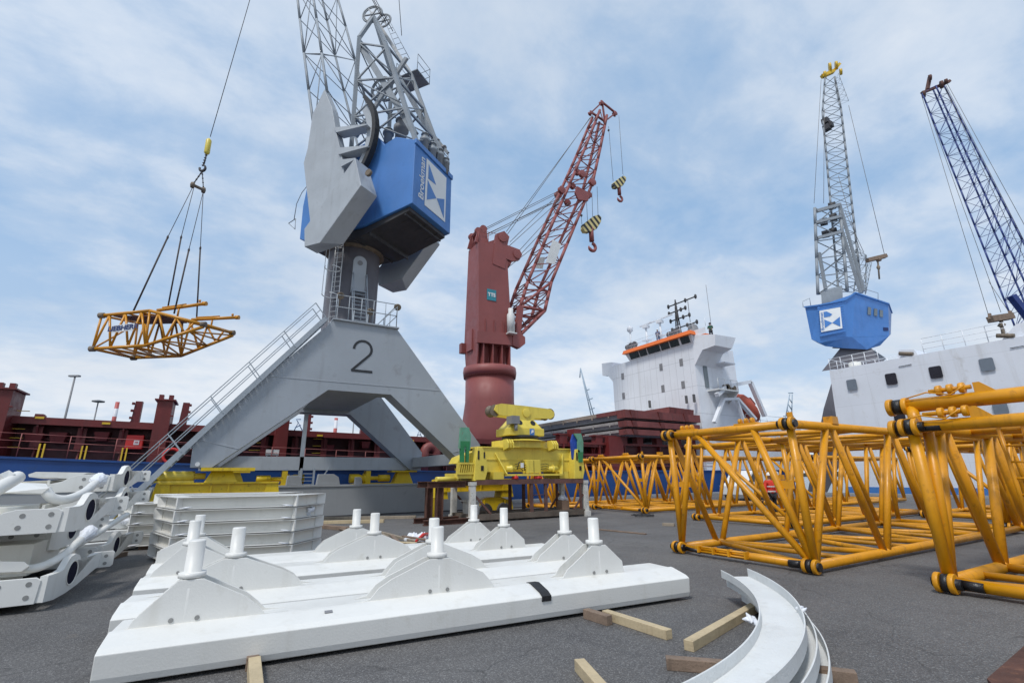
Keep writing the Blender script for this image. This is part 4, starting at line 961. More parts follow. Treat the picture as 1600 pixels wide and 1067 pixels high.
# ---------------- hatch covers stacked in front of the wheelhouse
def cover(x0, x1, y0, y1, z0, z1, label, tan=False):
    t = thing('hatch_cover', label, 'hatch cover', (x0, y0, z0), 'hatch covers stacked in front of the wheelhouse', S=SA); h_ = z1-z0
    b = MB(SA); b.hexa([(x0+.25, y0+.5, z0), (x1, y0+.5, z0), (x1, y1-.5, z0), (x0+.25, y1-.5, z0)], [(x0+.05, y0+.02, z0+h_*.55), (x1, y0+.02, z0+h_*.55), (x1, y1, z0+h_*.55), (x0+.05, y1, z0+h_*.55)])
    b.build('underside_girders', 'primer_grey', t)
    b = MB(SA); b.box((x0, y0+1.0, z0+h_*.56), (x0+.3, y1, z1)); b.box((x0+.3, y0+1.0, z1-.1), (x1, y1, z1-.02))
    k = y0+2
    while k < y1: b.box((x0-.05, k, z0+h_*.3), (x0, k+.12, z1-.05)); k += 2.2
    b.build('end_beam', 'cover_tan' if tan else 'cover_rim', t)
    b = MB(SA); b.hexa([(x0, y0+.0, z0+.05), (x1, y0+.0, z0+.05), (x1, y0+1.0, z0+.05), (x0, y0+1.0, z0+.05)], [(x0-.04, y0-.0, z1), (x1, y0-.0, z1), (x1, y0+1.0, z1), (x0-.04, y0+1.0, z1)])
    if tan: b.box((x0-.06, y0+1.0, z0+h_*.5), (x0-.02, y0+3.6, z1))
    xk = x0+.5
    while xk < x1-1: b.prism([(xk, y0-.12, z1), (xk+.5, y0-.12, z1), (xk+.7, y0-.02, z0+.05), (xk+.25, y0-.02, z0+.05)], (0, .14, 0)); xk += 3.3
    b.build('side_panel', 'cover_brown', t)
cover(28.5, 37.9, 29.6, 44.2, 6.36, 7.08, 'uppermost tan and brown hatch cover of the large stack before the wheelhouse', True)
cover(28.5, 37.6, 29.5, 45.2, 5.62, 6.16, 'middle hatch cover of the large stack before the wheelhouse, grey end and brown side')
cover(28.5, 37.4, 29.5, 45.2, 4.96, 5.46, 'lowest hatch cover of the large stack, resting on red supports')
t = thing('hatch_cover', 'small dark red hatch cover lying highest, against the white wheelhouse front', 'hatch cover', (34, 30.5, 7.1), 'hatch covers stacked in front of the wheelhouse', S=SA)
b = MB(SA); b.hexa([(34.6, 30.3, 7.12), (37.9, 30.3, 7.12), (37.9, 33.6, 7.12), (34.6, 33.6, 7.12)], [(34.6, 30.2, 7.75), (37.9, 30.2, 7.65), (37.9, 33.6, 7.65), (34.6, 33.6, 7.75)]); b.build('panel', 'cover_brown', t)
# ---------------- red deck crane
dk = thing('deck_crane', 'tall brick red deck crane with square tower and lattice boom on the cargo ship', 'crane', (19, 36.3, 2.2), S=SA)
PCX, PCY = 19.3, 36.4
b = MB(SA); b.lathe((PCX, PCY, 0), up, [(2.45, 2.2), (2.42, 5.6), (2.12, 7.9), (2.12, 10.1)], 48); b.build('pedestal', 'crane_red', dk)
b = MB(SA); b.lathe((PCX, PCY, 0), up, [(2.12, 10.1), (2.3, 10.12), (2.35, 10.5), (2.3, 10.9), (2.12, 10.92)], 48)
for i in range(60): a = i*math.pi/30; b.lathe((PCX+2.24*math.cos(a), PCY+2.24*math.sin(a), 10.0), up, [(.045, 0), (.045, .1)], 6)
b.build('slewing_ring', 'crane_red', dk)
TX0, TX1, TY0, TY1 = 17.38, 20.55, 35.0, 37.9
b = MB(SA)
b.hexa([(TX0+.1, 35.0, 13.3), (TX1+.25, 35.0, 13.3), (TX1+.25, 37.9, 13.3), (TX0+.1, 37.9, 13.3)], [(TX0, TY0, 22.15), (TX1-.25, TY0, 22.65), (TX1-.25, TY1-.8, 22.65), (TX0, TY1-.8, 22.15)])
b.hexa([(TX0+.3, 35.9, 10.9), (TX1+.0, 35.9, 10.9), (TX1+.0, 37.9, 10.9), (TX0+.3, 37.9, 10.9)], [(TX0+.1, 35.6, 13.3), (TX1+.25, 35.6, 13.3), (TX1+.25, 37.9, 13.3), (TX0+.1, 37.9, 13.3)])
b.prism([(TX0+.1, 35.0, 13.3), (TX0+.1, 37.9, 13.3), (TX0+.25, 37.6, 10.95), (TX0+.2, 35.5, 10.95)], (.1, 0, 0))
tw = b.build('tower', 'crane_red', dk, bevel=.02)
b = MB(SA)
b.prism([(TX0-.1, 34.86, 12.7), (TX1+.35, 34.86, 12.9), (TX1+.35, 34.86, 14.0), (TX0-.1, 34.86, 13.75)], (0, .25, 0))
b.prism([(TX1+.2, 34.8, 12.9), (TX1+.9, 34.8, 12.7), (TX1+1.5, 34.8, 13.2), (TX1+1.5, 34.8, 13.8), (TX1+.9, 34.8, 14.2), (TX1+.2, 34.8, 14.0)], (0, .5, 0))
b.prism([(TX1+.2, 37.4, 12.9), (TX1+.9, 37.4, 12.7), (TX1+1.5, 37.4, 13.2), (TX1+1.5, 37.4, 13.8), (TX1+.9, 37.4, 14.2), (TX1+.2, 37.4, 14.0)], (0, .5, 0))
for x_ in (17.9, 18.8, 19.7, 20.5): b.box((x_, 34.95, 10.95), (x_+.1, 35.65, 12.8))
for x_ in (18.1, 18.95, 19.85): b.box((x_, 34.93, 13.7), (x_+.06, 35.0, 15.0))
b.build('collar_girder', 'crane_red', dk)
b = MB(SA); c = PX(733, 533, TX0); b.box((TX0-.03, c.y-.55, c.z-.9), (TX0+.2, c.y+.5, c.z+1.0)); b.build('access_hatch', 'crane_red_light', tw, bevel=.02)
b = MB(SA); b.box((TX0-.3, 37.6, 12.4), (TX0+.2, 38.1, 13.3)); b.build('side_bracket', 'crane_red', tw)
# head arms with sheaves
b = MB(SA)
def RP(px, py, y_=34.95): return PY(px, py, y_)
arm = [RP(x, y) for x, y in ((772, 388), (776, 365), (788, 361), (796, 370), (793, 383), (812, 390), (816, 398), (812, 406), (800, 408), (791, 404), (789, 420), (770, 412))]
b.prism(arm, (0, .35, 0)); b.prism([p+V((0, 2.0, 0)) for p in arm], (0, .35, 0)); b.build('head_bracket', 'crane_red', dk)
for (px, py, r_) in ((785, 371, .46), (808, 397.5, .44)):
    for dy in (-.12, 1.88): b = MB(SA); c = RP(px, py)+V((0, dy, 0)); b.lathe(c, (0, 1, 0), [(.2, 0), (r_, .02), (r_-.1, .06), (r_-.1, .1), (r_, .12)], 24); b.build('head_sheave', 'crane_red', dk)
for (px, py, r_) in ((742, 366, .33), (750, 363, .36)):
    b = MB(SA); c = PY(px, py, 36.3); b.lathe(c-V((0, .8, 0)), (0, 1, 0), [(r_, 0), (r_, .25), (r_-.15, .27), (r_-.15, 1.3), (r_, 1.32), (r_, 1.6)], 20); b.build('winch_drum', 'crane_red', dk)
b = MB(SA); c = PY(743, 372, 36.3); b.prism([(c.x-.6, 35.2, 22.2), (c.x+.8, 35.2, 22.3), (c.x+.6, 35.2, 23.6), (c.x-.3, 35.2, 23.4)], (0, .15, 0)); b.prism([(c.x-.6, 36.7, 22.2), (c.x+.8, 36.7, 22.3), (c.x+.6, 36.7, 23.6), (c.x-.3, 36.7, 23.4)], (0, .15, 0)); b.build('winch_bracket', 'crane_red', dk)
b = MB(SA)
for p in ((TX0+.05, 37.0), (TX0+.05, 36.4), (TX0+.05, 35.1), (18.4, 35.05), (19.2, 35.05)): b.tube((p[0], p[1], 22.2), (p[0], p[1], 23.3), .03, 5)
b.tube((TX0+.05, 37, 23.3), (TX0+.05, 35.1, 23.3), .03, 5); b.tube((17.6, 35.05, 23.35), (19.2, 35.05, 23.5), .025, 5); b.build('roof_railing', 'crane_red', dk)
c = RP(768, 461, 34.98); b = MB(SA); b.box((c.x-.46, 34.955, c.z-.52), (c.x+.46, 34.985, c.z+.52)); pn = b.build('maker_plate', 'teal', tw)
b = MB(SA); b.text('TTS', .45, (c.x, 34.94, c.z), (1, 0, 0), up, .02); b.build('lettering', 'logo_white', pn)
b = MB(SA); c = PY(799, 500, 34.6); b.lathe((c.x, 34.7, c.z-1.2), up, [(.35, 0), (.35, 1.7), (.22, 1.9), (.22, 2.3)], 16); b.box((c.x-.4, 34.3, c.z-1.3), (c.x+.4, 35.1, c.z-1.2)); b.build('crane_cab', 'off_white', dk)
# boom
YN, YFR = 35.1, 37.6
def BN(px, py, y_): return PY(px, py, y_)
upN = [BN(x, y, YN) for x, y in ((808, 524), (814, 478), (826, 440), (860, 360), (893, 286), (918, 228), (942, 168))]
loN = [BN(x, y, YN) for x, y in ((809, 527), (852, 485), (863, 440), (900, 352), (929, 284), (942, 228), (953, 176))]
def toFar(p, t): return V((p.x, YFR-(.55*t), p.z))
nst_ = len(upN); upF = [toFar(p, i/(nst_-1)) for i, p in enumerate(upN)]; loF = [toFar(p, i/(nst_-1)) for i, p in enumerate(loN)]
upN = [V((p.x, YN+.55*i/(nst_-1), p.z)) for i, p in enumerate(upN)]; loN = [V((p.x, YN+.55*i/(nst_-1), p.z)) for i, p in enumerate(loN)]
def fine(L, k): return polyst(L, k)
b = MB(SA); lattice(b, fine(upN, 3), fine(loN, 3), fine(loF, 3), fine(upF, 3), 0, .17, .06, 8, 5)
b.tube(upN[1], loN[1], .16, 8); b.tube(upF[1], loF[1], .16, 8); b.tube(upN[1], loN[2], .13, 8); b.tube(loN[1], loF[1], .16, 8); b.tube(upN[1], upF[1], .16, 8)
b.bar(upN[0], upN[1], .4, .5); b.bar(upF[0], upF[1], .4, .5); b.build('boom', 'crane_red', dk)
b = MB(SA)  # mid sheave cluster plates
for y_ in (YN+.1, YFR-.5):
    b.prism([BN(x, y, y_) for x, y in ((899, 301), (902, 291), (922, 302), (919, 314), (904, 312))], (0, .2, 0))
b.build('sheave_housing', 'crane_red', dk)
for (px, py, r_, y_) in ((911, 271, .44, YN-.3), (927, 284, .44, YN-.3), (879, 296, .42, YN-.2), (873, 304, .42, YFR-.2), (921, 304, .42, YFR-.3), (903, 268, .40, YN+1.2), (941, 160, .30, YN+.6), (924, 176, .28, YN+.6), (962, 177, .32, YN+.6), (888, 316, .38, YFR-.6), (896, 290, .36, YN+1.4)):
    b = MB(SA); c = BN(px, py, y_); b.lathe(c, (0, 1, 0), [(.15, -.05), (r_, 0), (r_-.12, .12), (r_-.12, .2), (r_, .32), (.15, .37)], 22); b.build('boom_sheave', 'crane_red', dk)
b = MB(SA)
for y_ in (YN+.75, YN+1.6):
    Hh = [BN(x, y, y_) for x, y in ((924, 176), (941, 160), (962, 177), (945, 190))]
    for i in range(4): b.bar(Hh[i], Hh[(i+1) % 4], .16, .22, (0, 1, 0))
    b.bar(Hh[1], Hh[3], .16, .2, (0, 1, 0))
b.build('boom_head', 'crane_red', dk)
b = MB(SA); y_ = YN+.15; q = [BN(x, y, y_) for x, y in ((853, 410), (864, 374), (877, 382), (867, 413))]; b.prism(q, (0, .04, 0)); q = [BN(x, y, YN+1.6) for x, y in ((832, 418), (838, 402), (852, 402), (848, 420))]; b.prism(q, (0, .04, 0)); b.build('boom_panel', 'off_white', dk)
b = MB(SA)
def R2(p, q, ya=35.9, yb=36.3, r=.03): b.path([PY(*p, ya), PY(*q, yb)], r, 5)
for (p, q) in (((752, 360), (874, 298)), ((755, 361), (876, 300)), ((756, 372), (876, 312)), ((758, 368), (878, 308)), ((797, 378), (872, 304)), ((795, 385), (878, 310)), ((812, 391), (884, 312)), ((815, 396), (890, 316)), ((791, 362), (926, 180)), ((793, 366), (922, 184)), ((791, 420), (878, 352)), ((760, 366), (862, 318))): R2(p, q)
b.build('stay_rope', 'tackle_rope', dk)
def block(px, py, s_, pt1, pt2, yb, extra=None):
    c = PY(px, py, yb); b = MB(SA)
    pts = [PY(px+x*s_, py+y*s_, yb) for x, y in ((-1, .55), (-.95, .05), (.2, -.85), (.75, -1), (1.05, -.7), (1.0, -.2), (.55, .55), (-.3, .95), (-.8, .9))]
    b.prism([p-V((0, .25, 0)) for p in pts], (0, .5, 0)); o = b.build('hook_block', 'hazard', dk, bevel=.05)
    b = MB(SA); sz = (PY(px+s_, py, yb)-c).length; d = c-up*sz*.9; b.tube(c-up*sz*.3, d-up*sz*.6, sz*.2, 10)
    hc = d-up*sz*1.1; b.path([hc+V((math.cos(math.radians(t)), 0, math.sin(math.radians(t))))*sz*.34 for t in range(80, -190, -20)], [sz*.13]*12+[sz*.08, sz*.05], 8); b.build('hook', 'crane_red', dk)
block(923, 351, 14, 0, 0, 36.0); block(966.5, 286, 9.5, 0, 0, 36.0)
b = MB(SA)
for (p, q) in (((933, 292), (934.5, 338)), ((925, 300), (926, 340)), ((916, 306), (918, 345)), ((908, 338), (909.5, 352)), ((967, 181), (973.5, 276)), ((951, 198), (958, 283))): R2(p, q, 36, 36, .025)
b.lathe(PY(951, 204, 36), up, [(.05, -.15), (.15, 0), (.05, .15)], 8); b.lathe(PY(908.5, 337, 36), up, [(.05, -.15), (.15, 0), (.05, .15)], 8); b.build('hoist_rope', 'tackle_rope', dk)
# ================================================================== WHITE SHIP AT THE RIGHT
ws = thing('white_ship', 'slab sided white ship with rounded square windows and a blue waterline, behind the yellow sections', 'ship', (48, 15, -2.5))
XW = 47.5
def WP(px, py): return PX(px, py, XW)
yl = WP(1296, 579).y; zt_ = WP(1296, 579).z; ylb = WP(1318, 760).y
b = MB(); b.hexa([(XW+.5, ylb, .55), (XW+.5, -40, .55), (75, -40, .55), (75, ylb, .55)], [(XW, yl, zt_), (XW, -40, zt_), (75, -40, zt_), (75, yl, zt_)])
hull = b.build('hull', 'hull_white', ws)
b = MB(); b.hexa([(XW+.5, ylb, -3), (XW+.5, -40, -3), (75, -40, -3), (75, ylb, -3)], [(XW+.47, ylb+.02, .6), (XW+.47, -40, .6), (75, -40, .6), (75, ylb+.02, .6)]); b.build('waterline_band', 'crane_blue', ws)
def rrect(px, py, w_, h_, x_):
    c = PX(px, py, x_); pts = []
    for (sx, sy, a0) in ((1, 1, 0), (-1, 1, 90), (-1, -1, 180), (1, -1, 270)):
        for k in range(5): a = math.radians(a0+k*22.5); pts.append(V((x_, c.y+sx*(w_/2-.12)+.12*math.cos(a), c.z+sy*(h_/2-.12)+.12*math.sin(a))))
    return pts
for (px, py, mt) in ((1331, 601, 'port_grey'), (1392.5, 592, 'port_dark'), (1462, 581.5, 'port_dark'), (1542, 569.5, 'port_grey'), (1406.5, 655, 'port_dark'), (1563, 637, 'port_grey')):
    b = MB(); b.prism(rrect(px, py, .80, .94, XW-.02+.08*(py > 620)), (-.012, 0, 0)); fr_ = b.build('window', mt, hull)
b = MB()
for (p, q) in (((1404, 573), (1424, 569)), ((1578, 544), (1600, 540))): b.tube(PX(*p, XW-.02), PX(*q, XW-.02), .03, 4)
b.build('hull_seam', 'port_grey', hull)
b = MB()
def rail(y0, y1, x_, z0, h_, n, mb, k=2):
    for i in range(n+1): y_ = y0+(y1-y0)*i/n; mb.tube((x_, y_, z0), (x_, y_, z0+h_), .03, 4)
    for j in range(k+1): mb.tube((x_, y0, z0+h_*(j+1)/(k+1)), (x_, y1, z0+h_*(j+1)/(k+1)), .022, 4)
ya = WP(1372, 565).y; rail(yl, ya, XW+.2, zt_, 1.1, 4, b); rail(yl, ya, XW+4.5, zt_, 1.1, 4, b)
for x_ in (XW+1.6, XW+3.0): b.tube((x_, yl, zt_), (x_, yl, zt_+1.1), .03, 4)
b.tube((XW+.2, yl, zt_+1.1), (XW+4.5, yl, zt_+1.1), .025, 4)
y1_, y2_ = WP(1440, 545).y, WP(1540, 525).y; rail(y1_, y2_, XW+.3, zt_, 1.3, 3, b); rail(y2_, WP(1570, 520).y, XW+.3, zt_, 1.3, 1, b)
b.build('deck_railing', 'ship_white', ws)
b = MB(); p = WP(1410, 560); b.prism([(XW+.3, p.y+.55, zt_), (XW+.3, p.y-1.0, zt_), (XW+.3, p.y-.8, zt_+.55), (XW+.3, p.y+.2, zt_+.75)], (3.5, 0, 0)); p = WP(1590, 520); b.prism([(XW+.3, p.y+1.0, zt_), (XW+.3, p.y-6, zt_), (XW+.3, p.y-6, zt_+1.3), (XW+.3, p.y+.0, zt_+1.0)], (3.5, 0, 0)); b.build('fairlead_housing', 'hull_white', ws)
b = MB()
for (px, py) in ((1417, 553), (1572, 525)):
    c = PX(px, py, XW+.2); b.tube(c+V((-.15, .45, .12)), c+V((-.15, -.45, -.12)), .16, 8)
b.build('roller', 'rust_ring', ws)
b = MB(); c = PX(1335, 566, XW+2.5); b.lathe((c.x, c.y, zt_), up, [(.4, 0), (.5, .3), (.5, .8), (.2, .9)], 12); b.build('deck_winch', 'cream_inner', ws)
# ================================================================== SECOND DOCK CRANE (blue house, behind the white ship)
D2 = 58.0
c2 = thing('dock_crane', 'grey lattice dock crane with a blue cabin on top, standing behind the white ship', 'crane', PD(1335, 770, D2))
def K(px, py, d=0.0): return PD(px, py, D2+d)
b = MB()
top8 = [(1258, 481, -2), (1280, 478, -3.4), (1320, 470, -3.4), (1336, 458.5, -3.2), (1388, 476, -1), (1393, 490, 2.5), (1340, 470, 3), (1290, 478, 2)]
bot8 = [(1268, 530, -2), (1281, 536, -3.2), (1316, 526, -3.2), (1332, 527, -3.0), (1389, 525, -1), (1392, 518, 2.0), (1345, 520, 3), (1300, 525, 2)]
low8 = [(1278, 536, -1.5), (1290, 541, -2.4), (1316, 544, -2.4), (1355, 546, -2.2), (1375, 540, -1), (1392, 522, 1.5), (1350, 535, 2.4), (1300, 535, 1.6)]
b.hexa([K(*p) for p in bot8], [K(*p) for p in top8]); b.hexa([K(*p) for p in low8], [K(p[0], p[1]+.2, p[2]) for p in bot8])
hs = b.build('crane_cabin', 'crane_blue', c2)
b = MB(); b.hexa([K(1300, 544, -1.6), K(1350, 546, -1.6), K(1350, 540, 1.6), K(1305, 538, 1.6)], [K(*(p[0]*.5+1325*.5, p[1]*.98+10, p[2]*.5)) for p in ((1300, 540, -1.6), (1350, 540, -1.6), (1350, 538, 1.6), (1305, 538, 1.6))])
b.build('cabin_floor', 'dark_steel', c2)
def lerpq(u, v, q, d):
    (x0, y0), (x1, y1), (x2, y2), (x3, y3) = q; return K((x0*(1-u)+x1*u)*(1-v)+(x3*(1-u)+x2*u)*v, (y0*(1-u)+y1*u)*(1-v)+(y3*(1-u)+y2*u)*v, d)
q = [(1283, 519), (1316, 513), (1312.5, 480), (1280, 486)]
qb = [(1281, 527), (1321, 519), (1317, 472), (1277, 480)]
b = MB(); b.prism([lerpq(u, v, qb, -3.44) for u, v in ((0, 0), (1, 0), (1, 1), (0, 1))], -fh*.03)
for i in range(12): v = .04+i*.083; b.bar(lerpq(0, v, qb, -3.5), lerpq(1, v, qb, -3.5), .05, .05)
b.build('louvre_panel', 'crane_blue', hs)
b = MB(); rl_ = [K(p[0]+(p[0]-1325)*.012, p[1]-1.2, p[2]*1.04) for p in top8]
for i in range(8): b.bar(rl_[i], rl_[(i+1) % 8], .14, .16)
b.build('roof_edge', 'crane_blue', hs)
b = MB(); b.prism([lerpq(u, v, q, -3.56) for u, v in ((0, 0), (1, 0), (1, 1), (0, 1))], -fh*.04); lp = b.build('logo_panel', 'logo_white', hs)
b = MB()
for tri in (((.20, .92), (.20, .66), (.48, .66), (.60, .74), (.34, .92)), ((.20, .56), (.20, .16), (.56, .34)), ((.56, .34), (.94, .56), (.92, .10))): b.prism([lerpq(u, v, q, -3.62) for u, v in tri], -fh*.02)
b.build('logo_mark', 'crane_blue', lp)
b = MB(); b.text('Broekman', .55, lerpq(.10, .5, q, -3.64), lerpq(.10, 1, q, -3.64)-lerpq(.10, 0, q, -3.64), -(lerpq(1, .5, q, -3.64)-lerpq(0, .5, q, -3.64)), .0); b.build('lettering', 'crane_blue', lp)
def WQ(u, v):
    a = K(1332, 527, -3.0).lerp(K(1389, 525, -1.0), u); c = K(1336, 458.5, -3.2).lerp(K(1388, 476, -1.0), u); return a.lerp(c, v)
for (px, py) in ((1357, 490), (1367, 492.5), (1376, 495)):
    b = MB(); u0 = (px-1334)/54; wq = [WQ(u0-.045, .56), WQ(u0+.045, .56), WQ(u0+.045, .76), WQ(u0-.045, .76)]; b.prism(wq, -fh*.07); o = b.build('cabin_window', 'glass_grey', hs)
b = MB(); b.prism([WQ(.84, .16), WQ(.98, .16), WQ(.98, .26), WQ(.84, .26)], -fh*.05); b.build('number_plate', 'cloth_navy', hs)
# pyramid base and portal leg
b = MB(); b.hexa([K(1284, 580, -2.5), K(1378, 566, -2.5), K(1385, 560, 3), K(1300, 566, 3)], [K(1312, 545, -1.7), K(1358, 540, -1.7), K(1355, 540, 1.7), K(1318, 540, 1.7)])
b.hexa([K(1287, 638, -3), K(1345, 655, -3), K(1345, 650, -1), K(1290, 635, -1)], [K(1312, 556, -2), K(1352, 555, -2), K(1352, 553, -1), K(1314, 553, -1)])
b.hexa([K(1262, 768, -3), K(1290, 775, -3), K(1290, 770, -1), K(1264, 766, -1)], [K(1287, 638, -3), K(1345, 655, -3), K(1345, 650, -1), K(1290, 635, -1)])
b.hexa([K(1400, 768, -3), K(1370, 775, -3), K(1370, 770, -1), K(1400, 766, -1)], [K(1380, 568, -3), K(1345, 600, -3), K(1345, 600, -1), K(1380, 568, -1)])
b.build('portal_base', 'column_grey', c2)
b = MB(); b.hexa([K(1284, 476, -3.2), K(1317, 467, -3.2), K(1316, 464, -.5), K(1285, 470, -.5)], [K(1283, 458, -3.2), K(1316, 447, -3.2), K(1316, 446, -.5), K(1284, 454, -.5)]); b.build('counterweight', 'lattice_grey', c2)
# frame tower
b = MB()
def seg4(l, r, n, dn, df, rr, rb): lattice(b, stations(K(*l[0], dn), K(*l[1], dn), n), stations(K(*r[0], dn), K(*r[1], dn), n), stations(K(*r[0], df), K(*r[1], df), n), stations(K(*l[0], df), K(*l[1], df), n), n, rr, rb, 6, 4)
seg4([(1278, 460), (1273, 325)], [(1324, 455), (1312, 318)], 5, -2.6, -.2, .2, .08)
for (p, q) in (((1274, 348), (1314, 338)), ((1277, 372), (1316, 362)), ((1280, 395), (1290, 452)), ((1316, 362), (1345, 458)), ((1312, 320), (1350, 455))): b.bar(K(*p, -2.7), K(*q, -2.7), .3, .35)
b.bar(K(1276, 330, -2.7), K(1312, 320, -2.7), .35, .4); b.build('support_tower', 'lattice_grey', c2)
b = MB(); seg4([(1310, 455), (1285, 175)], [(1347, 458), (1314, 170)], 20, -.6, 1.4, .14, .05)
seg4([(1285, 175), (1289, 122)], [(1314, 170), (1304, 120)], 4, -.6, 1.0, .13, .05); b.build('jib', 'lattice_grey', c2)
b = MB()
for i in range(13): p = K(1347-i*.6, 445-i*18, -1); 
seg4([(1334, 455), (1340, 415)], [(1353, 455), (1353, 400)], 4, -2.2, -1.2, .07, .03); seg4([(1330, 405), (1340, 385)], [(1355, 408), (1353, 398)], 3, -2.5, -1.5, .07, .03)
seg4([(1310, 165), (1303, 120)], [(1326, 158), (1310, 115)], 5, -.8, -.2, .03, .02); seg4([(1345, 455), (1357, 408)], [(1353, 458), (1362, 410)], 7, -2, -1.4, .04, .02)
b.build('access_ladder', 'lattice_grey', c2)
for (px, py, r_) in ((1296, 106, .65), (1306, 103, .6), (1288, 118, .55), (1313, 113, .45)):
    b = MB(); b.lathe(K(px, py, -.5), (.6, -1, 0), [(.15, -.1), (r_, -.08), (r_, .2), (.15, .22)], 14); b.build('head_sheave', 'yellow_mark', c2)
b = MB(); b.bar(K(1284, 120, -.4), K(1302, 112, -.4), .5, .5); b.bar(K(1302, 112, -.2), K(1312, 100, -.2), .3, .4); b.build('jib_head', 'yellow_mark', c2)
b = MB()
for (px, py) in ((1287, 347), (1302, 340), (1290, 366), (1302, 362), (1300, 322)): b.lathe(K(px, py, -1.4), (.5, -1, 0), [(.5, -.4), (.5, .4)], 12)
for (px, py) in ((1292, 200), (1296, 196), (1290, 190)): b.box(*(lambda c: (c-V((.4, .4, .4)), c+V((.4, .4, .4))))(K(px, py, -.6)))
b.build('pulley_cluster', 'dark_steel', c2)
b = MB(); b.bar(K(1355, 407, -3.4), K(1384, 400, -3.4), .55, .45); b.lathe(K(1372, 402, -3.4), up, [(.3, -.5), (.3, -.2)], 8); b.build('load_beam', 'timber_old', c2)
b = MB()
for (p, q) in (((1326, 165), (1382, 398)), ((1310, 275), (1346, 400)), ((1320, 330), (1350, 395)), ((1283, 125), (1272, 318)), ((1288, 170), (1287, 318))): b.path([K(*p, -.8), K(*q, -2.2)], .03, 4)
b.build('crane_rope', 'tackle_rope', c2)
b = MB(); b.path([K(1371, 404, -3.4), K(1372, 412, -3.4), K(1374, 436, -3.4)], .1, 6); b.lathe(K(1372.5, 418, -3.4), up, [(.1, -.3), (.22, 0), (.1, .3)], 8); b.build('hook', 'rust_ring', c2)
b = MB()
for (pts) in ([(1255, 480), (1254, 471), (1265, 466), (1267, 478)], [(1352, 460), (1352, 452), (1372, 458), (1372, 468)]):
    b.path([K(*p, -2) for p in pts], .04, 4)
    b.path([K(p[0], p[1], -1) for p in pts], .04, 4)
b.build('cabin_railing', 'galv', c2)
# ================================================================== BLUE LATTICE CRANE at the right edge
D3 = 62.0
c3 = thing('lattice_crane', 'dark blue lattice boom crane at the right edge leaning out over the white ship', 'crane', PD(1640, 770, D3))
def K3(px, py, d=0.0): return PD(px, py, D3+d)
b = MB(); n_ = 22
Lf = ((1441, 146), (1604, 556)); Rg = ((1474, 132), (1650, 480)); 
A_ = stations(K3(*Lf[0], -.8), K3(*Lf[1], -.8), n_); B_ = stations(K3(1458, 140, .9), K3(1632, 545, .9), n_); C_ = stations(K3(*Rg[0], .9), K3(*Rg[1], .9), n_); D_ = stations(K3(1462, 134, -.8), K3(1628, 500, -.8), n_)
lattice(b, A_, B_, C_, D_, n_, .11, .038, 6, 4); b.build('boom', 'boom_blue', c3)
b = MB(); b.hexa([K3(1600, 770, -3), K3(1690, 770, -3), K3(1690, 770, 3), K3(1600, 770, 3)], [K3(1612, 560, -2), K3(1680, 540, -2), K3(1680, 540, 2), K3(1612, 560, 2)]); b.bar(K3(1580, 462, -1), K3(1610, 500, -1), .8, .7); b.build('crane_body', 'boom_blue', c3)
for (px, py, r_) in ((1442, 148, .55), (1470, 133, .6), (1477, 128, .4), (1452, 122, .45)):
    b = MB(); b.lathe(K3(px, py, -.6), (.5, -1, 0), [(.1, -.1), (r_, -.08), (r_, .25), (.1, .27)], 14); b.build('head_sheave', 'rust_brown', c3)
b = MB(); b.bar(K3(1440, 146, 0), K3(1478, 130, 0), .35, .4); b.bar(K3(1449, 140, 0), K3(1453, 120, 0), .5, .35); b.bar(K3(1472, 133, 0), K3(1484, 127, 0), .4, .4); b.build('boom_head', 'rust_brown', c3)
b = MB()
for (p, q) in (((1440, 150), (1545, 494)), ((1443, 152), (1564, 488)), ((1478, 134), (1612, 400)), ((1480, 131), (1616, 380)), ((1476, 136), (1608, 420)), ((1545, 440), (1578, 490))): b.path([K3(*p), K3(*q, -1)], .03, 4)
b.build('crane_rope', 'tackle_rope', c3)
b = MB(); b.bar(K3(1547, 499, -2), K3(1580, 494, -2), .9, .8); b.bar(K3(1547, 499, -2), K3(1546, 490, -2), .3, .3); b.bar(K3(1579, 495, -2), K3(1578, 486, -2), .3, .3); b.build('hook_block', 'timber_old', c3)
b = MB(); b.path([K3(1564, 500, -2), K3(1566, 512, -2), K3(1568, 524, -2), K3(1574, 527, -2), K3(1577, 521, -2)], .2, 6); b.lathe(K3(1565, 508, -2), up, [(.2, -.3), (.45, 0), (.2, .3)], 8); b.build('hook', 'rust_ring', c3)
# ================================================================== FAR BACKGROUND
def far(name, label, cat, pts, mat='far_grey', d=260, r=.25, group=None):
    b = MB()
    for seg in pts: b.path([PD(x, y, d) for x, y in seg], r, 5)
    return tag(b.build(name, mat), label, cat, group)
far('distant_crane', 'thin distant crane boom leaning left of the white wheelhouse', 'crane', [[(907, 575), (928, 668)], [(907, 575), (933, 668)], [(911, 595), (922, 640)], [(907, 575), (906, 590)], [(915, 610), (921, 608)], [(918, 625), (926, 622)], [(921, 640), (929, 637)]], r=.3)
far('distant_crane', 'small distant grey crane on the horizon between the lifeboat and the white ship', 'crane', [[(1234, 616), (1228, 650)], [(1238, 616), (1237, 650)], [(1232, 614), (1239, 614)], [(1233, 622), (1238, 630)], [(1231, 630), (1237, 640)], [(1230, 640), (1236, 649)], [(1224, 650), (1240, 650)], [(1228, 650), (1222, 740)], [(1238, 650), (1244, 740)]], r=.3)
far('distant_crane', 'tiny distant blue grey portal crane seen left of the post under the legs', 'crane', [[(460, 672), (466, 660), (472, 672)], [(466, 660), (463, 655), (470, 655)], [(461, 668), (470, 664)], [(460, 672), (459, 690)], [(472, 672), (473, 690)]], 'far_blue', 320, .35)
